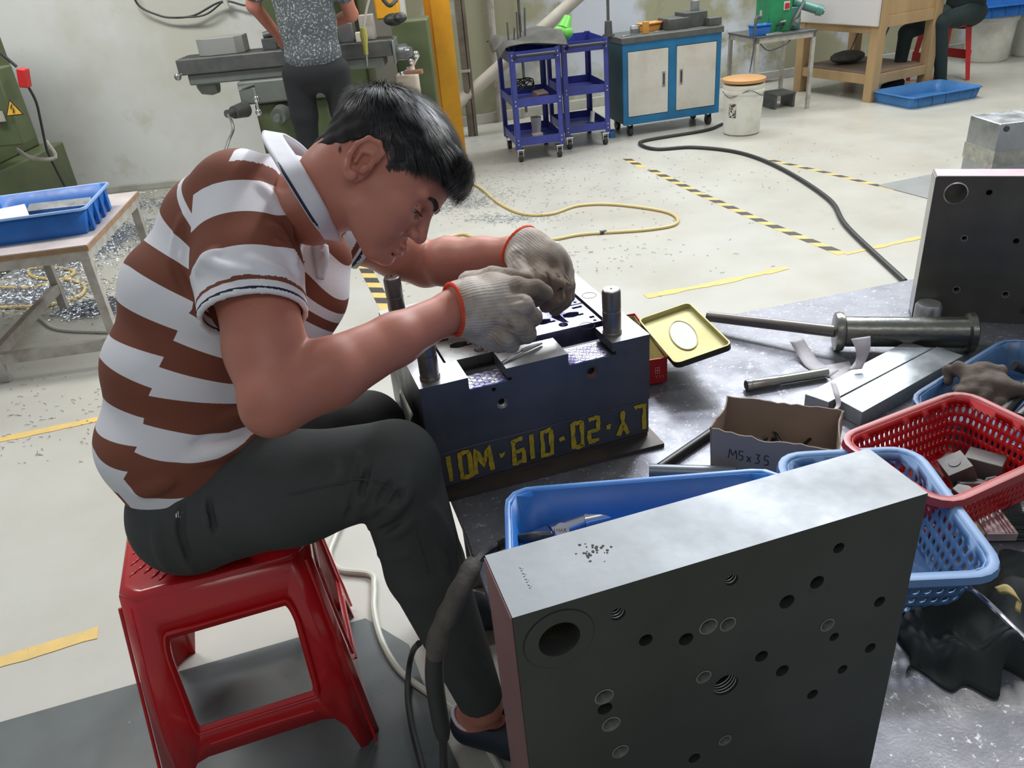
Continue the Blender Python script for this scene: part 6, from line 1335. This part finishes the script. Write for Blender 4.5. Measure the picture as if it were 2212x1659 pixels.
# ------------------------------------------------------------------ hair: cap plus strands
def cran(d):          # d unit direction in head frame -> scalp point
    c = A([.002, 0, .040]); r = A([.093, .073, .074])+.004; p = d*(1/np.sqrt(((d/r)**2).sum(-1)))[..., None]+c
    c2 = A([.040, 0, .038]); r2 = A([.057, .060, .052])+.004; return p
def hairline(p):      # positive where hair grows
    x, y, z = p[..., 0], np.abs(p[..., 1]), p[..., 2]
    line = np.interp(x, [-.12, -.085, -.05, -.02, -.008, .012, .024, .034, .05, .07, .085, .11], [-.062, -.060, -.035, .012, .030, .026, .014, .022, .048, .080, .092, .094])
    line = np.where(x > .06, line-.006*(1-y/.06), line)
    return z-line
dirs = RNG.normal(size=(60000, 3)); dirs /= np.linalg.norm(dirs, axis=1)[:, None]; pts = cran(dirs); okk = hairline(pts) > RNG.uniform(-.002, .014, len(pts)); pts = pts[okk]; dirs = dirs[okk]
sel = RNG.permutation(len(pts))[:34000]; pts = pts[sel]; dirs = dirs[sel]
# outward normal of the ellipsoid
nr = (pts-A([.002, 0, .040]))/(A([.097, .077, .078])**2); nr /= np.linalg.norm(nr, axis=1)[:, None]
an_ = RNG.uniform(math.pi*.60, math.pi*1.40, 7000); zz_ = RNG.uniform(-.062, .0, 7000); cd2 = unit(nbl*.55+A([.008, 0, -.035])-A([-.012, 0, -.045])); p2 = A([-.016, 0, -.03])+cd2[None]*(-zz_[:, None]*1.1-.01)+.0622*(np.cos(an_)[:, None]*unit(np.cross(A([0, 1., 0]), cd2))[None]*(1 if np.cross(A([0, 1., 0]), cd2)[0] > 0 else -1)+np.sin(an_)[:, None]*A([0, 1., 0])[None]); n2_ = np.stack([np.cos(an_), np.sin(an_), 0*an_-.1], 1); k2_ = hairline(p2) > RNG.uniform(-.004, .012, 7000)
pts = np.concatenate([pts, p2[k2_]]); nr = np.concatenate([nr, n2_[k2_]]); nr /= np.linalg.norm(nr, axis=1)[:, None]
wh = A([-.070, .005, .088]); fl = pts-wh; fl -= nr*(fl*nr).sum(1)[:, None]; fl /= np.linalg.norm(fl, axis=1)[:, None]+1e-6
fl = fl+A([.35, 0, 0])*(pts[:, 2:3] > .06)+A([0, 0, -.35])*(pts[:, 2:3] < .06); fl -= nr*(fl*nr).sum(1)[:, None]; fl /= np.linalg.norm(fl, axis=1)[:, None]+1e-6
hz = np.clip((hairline(pts))/.045, 0, 1); top = np.clip((pts[:, 2]-.035)/.05, 0, 1)
ln = .007+.012*hz+.020*top*hz+.018*(pts[:, 0] > .03)*top; ln *= RNG.uniform(.7, 1.25, len(ln))
lift = (.10+.55*hz)*(.35+.5*top); jit = RNG.normal(0, .18, pts.shape)
clump = np.sin(pts[:, :1]*160+pts[:, 1:2]*120)*.25+np.sin(pts[:, 2:3]*210-pts[:, 1:2]*90)*.22
side = np.cross(nr, fl)
segs = 4; V_ = []; 
wdt = .00038
pp = pts-nr*.003; dcur = fl+nr*lift[:, None]+jit*.35+side*clump; dcur /= np.linalg.norm(dcur, axis=1)[:, None]; rows = []
for k in range(segs+1):
    w_ = wdt*(1-.85*k/segs); sdv = np.cross(dcur, nr); sdv /= np.linalg.norm(sdv, axis=1)[:, None]+1e-9; rows += [pp-sdv*w_, pp+sdv*w_]
    pp = pp+dcur*(ln/segs)[:, None]; g_ = fl*.9-nr*(.30+.5*(1-top))[:, None]*(k > 0); g_[:, 2] -= .2*(pts[:, 0] > .05)*top
    dcur = dcur*.62+g_*.38; dcur /= np.linalg.norm(dcur, axis=1)[:, None]
M_ = np.stack(rows, 1); n_ = len(pts); V_ = M_.reshape(-1, 3); base = (np.arange(n_)*2*(segs+1))[:, None]
F_q = np.concatenate([base+A([2*k, 2*k+1, 2*k+3, 2*k+2])[None] for k in range(segs)], 0)
# scalp cap
Hc = SDF((-.12, -.10, -.08), (.125, .10, .14), .0022, big=.03); Hc.ell((.002, 0, .040), (.0985, .0785, .080), None, 0); Hc.ell((.040, 0, .040), (.063, .064, .056), None, .012)
Xg, Yg, Zg = np.meshgrid(*Hc.ax, indexing='ij', sparse=False); hl = hairline(np.stack([Xg, Yg, Zg], -1)); 
cdr = unit(nbl*.55+A([.008, 0, -.035])-A([-.012, 0, -.045])); Hc.cap((-.02, 0, -.015), A([-.014, 0, -.045])+cdr*.05, .0622, .0600, k=.012); Hc.a = np.maximum(Hc.a, (-hl*.7+.011).astype(np.float32)); Hc.a += (.0016*np.sin(Xg*170+Yg*120)*np.sin(Zg*200-Yg*100)).astype(np.float32)
for y0, x1, z1 in ((.045, .100, .070), (.03, .106, .066), (.012, .110, .062), (-.008, .111, .062), (-.028, .106, .066), (-.045, .098, .07)):
    Hc.chain([(.075, y0, .098), (.096, y0*1.02, .086), (x1, y0*1.05, z1)], [.005, .004, .002], k=.006)
vc, qc = Hc.mesh(); vc = smooth_mesh(vc, qc, 1); cap_o = vobj('hair', HC+vc@HR_.T, qc, mat('hair_base', (.014, .013, .014), .85), man)
so = vobj('hair_strands', HC+V_@HR_.T, F_q.astype(int), m_hair, cap_o); so['kind'] = 'stuff'
# fringe strands and eyebrows
mb = MB(); rn = random.Random(11)
for k in range(1500):
    y0 = rn.uniform(-.055, .058); p = A([.080+rn.uniform(-.01, .01), y0, .100+rn.uniform(-.01, .008)]); l = rn.uniform(.55, .98)
    Q = [p, p+A([.019*l, rn.uniform(-.004, .004), -.009]), p+A([.026*l, rn.uniform(-.005, .005), -.025*l]), p+A([.024*l, rn.uniform(-.006, .006), -.043*l])]
    mb.ribbon([HW(x) for x in Q], [.0009, .0009, .0007, .0002], fa, .0002)
fr_ = obj('fringe', mb, m_hair, cap_o, world=True); fr_['kind'] = 'stuff'
for s in (-1, 1):
    mb = MB()
    for k in range(480):
        u = rn.random(); y = s*(.012+.036*u); z = .0275+.006*math.sin(u*2.6)+rn.uniform(-.0045, .0045)*(1-.5*u); x = .1012-.0148*u+.0004
        mb.ribbon([HW((x-.001, y, z)), HW((x+.0010, y+s*.004, z+.001))], .0007, fa, .0002)
    ob = obj('eyebrow', mb, m_hair, bod, world=True); ob['kind'] = 'stuff'
    mb = MB()
    for k in range(22):
        u = k/21; y = s*(.020+.023*u); x = .0905-.008*u; mb.tube([HW((x-.001, y, .008)), HW((x+.004, y+s*.001, .0065)), HW((x+.0065, y+s*.002, .0085))], .0002, 4)
    ob = obj('eyelashes', mb, m_hair, bod, world=True); ob['kind'] = 'stuff'
# ------------------------------------------------------------------ collar, placket, buttons
ci = [T(738, 518, 1.17), T(705, 455, 1.095), T(672, 395, 1.075), T(645, 350, 1.09), T(612, 300, 1.17), T(622, 298, 1.28), T(665, 332, 1.38), T(715, 420, 1.40), T(745, 500, 1.34)]
co = [T(700, 512, 1.145), T(672, 478, 1.075), T(620, 395, 1.06), T(590, 345, 1.08), T(566, 300, 1.17), T(580, 290, 1.30), T(640, 345, 1.44), T(700, 430, 1.46), T(735, 520, 1.40)]
cloth('collar', None, None, strip_fn(ci, co), 60, 6, m_white_c, th=.004, parent=man, world=True)
mb = MB(); a_ = spline(ci, 6); b_ = spline(co, 6); lnp = [a_[i]*.12+b_[i]*.88+(CAMP-b_[i])/np.linalg.norm(CAMP-b_[i])*.0045 for i in range(2, 30)]; mb.tube(lnp, .0022, 6); obj('collar_stripe', mb, m_navy, man, world=True)
pk = [S.hit(x, y, .005) for x, y in ((706, 530), (709, 555), (704, 580), (698, 605))]; pk2 = [S.hit(x, y, .005) for x, y in ((668, 510), (674, 540), (679, 570), (684, 602))]
cloth('placket', None, None, strip_fn(pk2, pk), 20, 4, mat('grey_placket', (.52, .51, .54), .85), th=.003, parent=man, world=True)
for x, y in ((684, 508), (683, 545)):
    f_ = strip_fn(pk2, pk); p = f_(.12 if y < 520 else .35, .55); vd = unit(CAMP-p); mb = MB(); mb.lathe(p+vd*.003, vd, [(.0062, 0), (.0062, .0015), (.0045, .002), (.0042, .0012), (.0001, .0012)], 20); obj('button', mb, m_btn, man, world=True)
# ------------------------------------------------------------------ gloves
fR = unit(wrR-elR); fL = unit(wrL-elL)
def glove(nm, lab, lo, hi, ops, cuffc, cuffn, cr):
    D = SDF(lo, hi, .0016, big=.03); ops(D)
    sl, (X, Y, Z) = D.sub(lo, hi); pl_ = -((X-cuffc[0])*cuffn[0]+(Y-cuffc[1])*cuffn[1]+(Z-cuffc[2])*cuffn[2]); D.a = np.maximum(D.a, pl_.astype(np.float32))
    s_ = ((X-cuffc[0])*cuffn[0]+(Y-cuffc[1])*cuffn[1]+(Z-cuffc[2])*cuffn[2])
    a_, b_ = unit(np.cross(cuffn, A([0, .3, 1.]))), None; b_ = np.cross(cuffn, a_)
    ang = np.arctan2((X-cuffc[0])*b_[0]+(Y-cuffc[1])*b_[1]+(Z-cuffc[2])*b_[2], (X-cuffc[0])*a_[0]+(Y-cuffc[1])*a_[1]+(Z-cuffc[2])*a_[2])
    D.a += (.00055*np.sin(ang*58+np.sin(s_*60)*.8)*np.exp(-np.clip(s_-.05, 0, 1)/.04)+.0009*np.sin(ang*7+s_*55)*np.clip(s_/.03, 0, 1)).astype(np.float32)
    v, q = D.mesh(); g = vobj(nm, v, q, m_glove, man, label=lab, attrs={'reach': (v-cuffc)@cuffn})
    mb = MB(); ring = [cuffc+cuffn*.001+(a_*math.cos(t_)*cr[0]+b_*math.sin(t_)*cr[1]) for t_ in np.linspace(0, 2*math.pi, 61)]; mb.tube(ring, [.0036+.0006*(k % 2) for k in range(61)], 8, cap=False); obj('cuff', mb, m_cuff, g, world=True, label='orange cuff edge')
    return D
cR_ = T(979, 669, 1.272); cn = unit(unit(T(1060, 662, 1.30)-cR_)*.8+fR*.2)
def opsR(D):
    D.chain([cR_-cn*.02, T(1015, 664, 1.283), T(1065, 662, 1.30)], [.041, .046, .050], k=.01)
    D.ell(T(1072, 665, 1.30), (.052, .036, .056), np.stack([RIGHT, FWD, UPV], 1), k=.015)
    D.chain([T(1082, 640, 1.295), T(1118, 624, 1.285), T(1155, 624, 1.295), T(1180, 634, 1.31)], [.026, .0185, .0155, .0125], k=.007)
    D.chain([T(1020, 618, 1.33), T(1062, 600, 1.33), T(1105, 599, 1.325), T(1140, 604, 1.325)], [.026, .018, .0135, .011], k=.008)
    D.chain([T(1090, 660, 1.28), T(1128, 662, 1.265), T(1150, 684, 1.285), T(1128, 700, 1.315)], [.024, .018, .0150, .0125], k=.005)
    D.chain([T(1085, 690, 1.28), T(1118, 700, 1.268), T(1138, 722, 1.29), T(1112, 733, 1.32)], [.024, .0175, .0145, .012], k=.005)
    D.chain([T(1070, 712, 1.29), T(1090, 728, 1.28), T(1105, 745, 1.30), T(1080, 748, 1.325)], [.022, .0155, .0130, .0105], k=.005)
    D.cap(T(1030, 715, 1.31), T(1060, 735, 1.315), .020, .016, k=.02)
    for i, (a, b) in enumerate((((1085, 652), (1125, 645)), ((1085, 682), (1118, 682)), ((1075, 706), (1105, 713)))): D.cap(D.hit(*a, .002), D.hit(*b, .002), .0035, .0035, k=.006, neg=True)
glove('glove', 'dirty knitted glove on the near hand', np.min([T(950, 590, 1.2), T(1200, 780, 1.4), T(950, 780, 1.2)], 0)-.06, np.max([T(1200, 570, 1.4), T(1200, 780, 1.4), T(950, 590, 1.4)], 0)+.06, opsR, cR_, cn, (.0405, .0405))
cL_ = T(1122, 532, 1.462); cnl = unit(T(1180, 575, 1.43)-cL_)
def opsL(D):
    D.chain([cL_-cnl*.02, T(1140, 545, 1.45), T(1178, 572, 1.43)], [.036, .042, .044], k=.01)
    D.ell(T(1185, 580, 1.435), (.040, .036, .050), np.stack([unit(RIGHT*.8+UPV*.5), FWD, unit(UPV*.8-RIGHT*.5)], 1), k=.012)
    D.chain([T(1168, 582, 1.40), T(1172, 608, 1.375), T(1170, 632, 1.37), T(1158, 648, 1.385)], [.022, .0175, .0145, .0115], k=.006)
    D.chain([T(1192, 588, 1.41), T(1198, 618, 1.38), T(1200, 645, 1.385), T(1180, 662, 1.40)], [.022, .0175, .0150, .012], k=.005)
    D.chain([T(1210, 590, 1.43), T(1217, 620, 1.41), T(1218, 648, 1.415), T(1198, 668, 1.42)], [.021, .0165, .0145, .012], k=.005)
    D.chain([T(1220, 590, 1.46), T(1225, 615, 1.45), T(1224, 640, 1.45), T(1208, 656, 1.45)], [.019, .0150, .013, .0105], k=.005)
    D.chain([T(1122, 560, 1.42), T(1126, 588, 1.40), T(1140, 606, 1.375), T(1153, 618, 1.36)], [.024, .019, .0150, .0115], k=.008)
    for a, b in (((1183, 590), (1185, 640)), ((1205, 592), (1209, 645)), ((1150, 585), (1158, 610))): D.cap(D.hit(*a, .002), D.hit(*b, .002), .0035, .0035, k=.006, neg=True)
glove('glove', 'dirty knitted glove on the far hand', np.min([T(1090, 490, 1.3), T(1250, 700, 1.55), T(1090, 700, 1.3)], 0)-.05, np.max([T(1250, 490, 1.55), T(1250, 700, 1.55), T(1090, 490, 1.55)], 0)+.05, opsL, cL_, cnl, (.0400, .0400))
# shoes
def shoe(heel, d, ank):
    D = SDF(np.minimum(heel, heel+d*.2)-.08, np.maximum(heel, heel+d*.2)+A([.08, .08, .10]), .003, big=.03)
    D.chain([heel+A([0, 0, .005]), heel+d*.09-A([0, 0, .003]), heel+d*.185-A([0, 0, .012])], [.043, .042, .033], k=.02)
    sl, (X, Y, Z) = D.sub(D.lo, D.lo+D.n*D.h); D.a = np.maximum(D.a, (.004-Z)+0*D.a)
    D.cap(heel+A([0, 0, .035]), ank+A([0, 0, .06]), .037, .045, k=.004, neg=True); D.cap(heel+A([0, 0, .040]), heel+d*.05+A([0, 0, .05]), .034, .030, k=.004, neg=True)
    v, q = D.mesh(); sh_ = vobj('shoe', v, q, m_shoe, man)
    mb = MB(); mb.tube([heel+A([0, 0, .034])-d*.0+A([math.cos(t_)*.034, math.sin(t_)*.034, .006*math.cos(t_*2)]) for t_ in np.linspace(0, 6.283, 25)], .0035, 6, cap=False); obj('white_rim', mb, m_white_c, sh_, world=True)
shoe(heelR, shd, ankR); shoe(heelL, fw, ankL)
# filthy glove lying over the dark tray
D = SDF(np.min([G(2030, 880, .6), G(2230, 770, .6)], 0)-.09, np.max([G(2030, 880, .6), G(2230, 770, .6)], 0)+.09, .002, big=.03)
gc = G(2125, 828, .632); D.ell(gc, (.042, .030, .020), rotz(.3), k=.01); D.ell(G(2168, 838, .632), (.034, .026, .018), rotz(-.5), k=.012)
D.chain([G(2100, 812, .64), G(2072, 798, .640), G(2052, 802, .628), G(2050, 822, .615)], [.016, .013, .011, .009], k=.006)
D.chain([G(2110, 806, .645), G(2120, 795, .645), G(2160, 800, .642)], [.012, .012, .012], k=.008)
D.chain([G(2105, 845, .630), G(2080, 848, .622), G(2066, 842, .615)], [.013, .011, .009], k=.006)
D.chain([G(2130, 850, .628), G(2118, 868, .618), G(2128, 884, .612)], [.014, .012, .010], k=.006)
D.chain([G(2160, 850, .626), G(2158, 872, .616), G(2150, 890, .610)], [.014, .012, .009], k=.006)
X_, Y_, Z_ = np.meshgrid(*D.ax, indexing='ij', sparse=True); D.a += (.0022*np.sin(X_*150+Z_*90)*np.sin(Y_*130-X_*60)).astype(np.float32)
v, q = D.mesh(); gt = thing('work_glove', 'filthy brown work glove crumpled over the dark blue tray', 'glove', gc); vobj('glove_body', v, q, m_gl2, gt)
mb = MB(); mb.tube([G(2105, 790, .648), G(2125, 786, .650), G(2150, 790, .647)], .0025, 6, smooth=4); obj('orange_edge', mb, m_cuff, gt, world=True)
# ================================================================== background people
def bgmat(name, c, c2, sc): return mat(name, c, .85, 0, c2, sc, .5, .56)
m_tee = mat('patterned_tee', (.085, .10, .11), .85, 0, (.42, .44, .44), 100, .55, .60); m_bpants = mat('black_trousers', (.014, .015, .018), .85); m_wpants = mat('dark_green_work_trousers', (.016, .030, .030), .85)
def figure(label, root, J, mt, mp, h=.008, sleeve_len=.5):
    t = thing('person', label, 'person', root)
    lo = np.min(list(J.values()), 0)-.2; hi = np.max(list(J.values()), 0)+.2; lo[2] = 0
    pel_, nk, hd = J['pel'], J['neck'], J['head']; lat = unit(J['sl']-J['sr']); upv = unit(nk-pel_)
    B_ = SDF(lo, hi, h, big=.06)
    for s in 'rl':
        B_.chain([J['s'+s], J['e'+s], J['w'+s], J['w'+s]+unit(J['w'+s]-J['e'+s])*.07], [.045, .036, .025, .03], k=.02)
        B_.chain([J['h'+s], J['k'+s], J['a'+s]], [.07, .05, .035], k=.02)
        hw = J['w'+s]+unit(J['w'+s]-J['e'+s])*.06
        for k in range(4): o_ = lat*(k-1.5)*.019; B_.cap(hw+o_, hw+o_+unit(J['w'+s]-J['e'+s])*(.075-.008*abs(k-1.5)), .011, .008, k=.004)
        B_.cap(hw-lat*.02, hw-lat*.05+unit(J['w'+s]-J['e'+s])*.03, .012, .009, k=.006)
    B_.cap(nk-upv*.05, hd, .055, .05, k=.02); fr = frame(upv, lat); B_.ell(hd+upv*.05, (.095, .075, .115), fr, k=.01)
    B_.ell(hd+upv*.03+fr[:, 0]*.095, (.018, .014, .02), fr, k=.01)
    for s in (-1, 1): B_.ell(hd+upv*.04+lat*s*.078, (.016, .008, .03), fr, k=.005)
    B_.cap(pel_, nk-upv*.1, .09, .09, k=.03)
    v, q = B_.mesh(); bo = vobj('body', v, q, m_skin, t)
    C_ = SDF(lo, hi, h, big=.06); C_.ell(hd+upv*.075-fr[:, 0]*.012, (.098, .082, .105), fr, k=.01); C_.ell(hd-upv*.02+fr[:, 0]*.07, (.09, .12, .10), fr, k=.01, neg=True); v, q = C_.mesh(); vobj('hair', v, q, m_hair, t)
    C_ = SDF(lo, hi, h, big=.06); C_.ell(pel_*.55+nk*.45, (.115, .155, .26), fr, k=.03); C_.ell(pel_*.2+nk*.8, (.105, .17, .15), fr, k=.05); C_.ell(pel_+upv*.06, (.115, .15, .10), fr, k=.04)
    for s in 'rl': C_.cap(nk-upv*.04, J['s'+s], .055, .055, k=.04); C_.cap(J['s'+s], J['s'+s]*(1-sleeve_len)+J['e'+s]*sleeve_len, .060, .060, k=.03)
    v, q = C_.mesh(); vobj('shirt', v, q, mt, t)
    C_ = SDF(lo, hi, h, big=.06)
    for s in 'rl': C_.chain([J['h'+s], J['h'+s]*.45+J['k'+s]*.55, J['k'+s], J['a'+s]], [.085, .073, .058, .046], k=.02)
    C_.ell(pel_-upv*.02, (.11, .145, .11), fr, k=.03); v, q = C_.mesh(); vobj('trousers', v, q, mp, t)
    for s in 'rl':
        d = unit(A([J['a'+s][0]+J['toe'][0]-J['a'+s][0], J['toe'][1], 0])); hp = J['a'+s]*A([1, 1, 0])+A([0, 0, .042]); C_ = SDF(hp-.25, hp+.25, .006, big=.06); C_.chain([hp-d*.03, hp+d*.15-A([0, 0, .01])], [.042, .032], k=.01)
        sl, (X, Y, Z) = C_.sub(C_.lo, C_.lo+C_.n*C_.h); C_.a = np.maximum(C_.a, (.003-Z)+0*C_.a); v, q = C_.mesh(); vobj('shoe', v, q, m_shoe, t)
    return t
y0 = 4.62
figure('standing worker in patterned grey tee and black trousers at the milling machine', (-.90, y0, 0), dict(pel=A([-.885, y0, .87]), neck=A([-.89, y0+.02, 1.38]), head=A([-.89, y0+.05, 1.47]), sl=A([-1.10, y0, 1.33]), sr=A([-.70, y0, 1.33]),
   el=PY(548, 12, y0+.02), er=A([-.67, y0+.14, 1.10]), wl=PY(606, 84, y0+.30), wr=A([-.82, y0+.30, 1.05]), hl=A([-.985, y0, .84]), hr=A([-.79, y0, .84]), kl=A([-1.01, y0+.02, .46]), kr=A([-.77, y0+.03, .46]), al=A([-.99, y0, .09]), ar=A([-.75, y0, .09]), toe=A([0, 1, 0])), m_tee, m_bpants, h=.0065)
hp = A([4.02, 7.10, .53])
figure('seated worker in dark green trousers on red stool, legs visible at top right', (4.02, 7.10, 0), dict(pel=hp, neck=hp+A([-.05, -.05, .50]), head=hp+A([-.08, -.08, .58]), sl=hp+A([-.15, .12, .46]), sr=hp+A([.12, -.17, .46]),
   el=hp+A([-.30, .05, .25]), er=hp+A([-.05, -.30, .25]), wl=hp+A([-.42, -.12, .22]), wr=hp+A([-.28, -.35, .22]), hl=hp+A([-.06, .07, 0]), hr=hp+A([.05, -.08, 0]), kl=PY(1958, 70, 6.95), kr=PY(2032, 48, 6.78), al=PY(1942, 148, 6.95), ar=PY(2032, 165, 6.80), toe=A([-1, -.5, 0])), m_wpants, m_wpants, h=.0085, sleeve_len=.9)
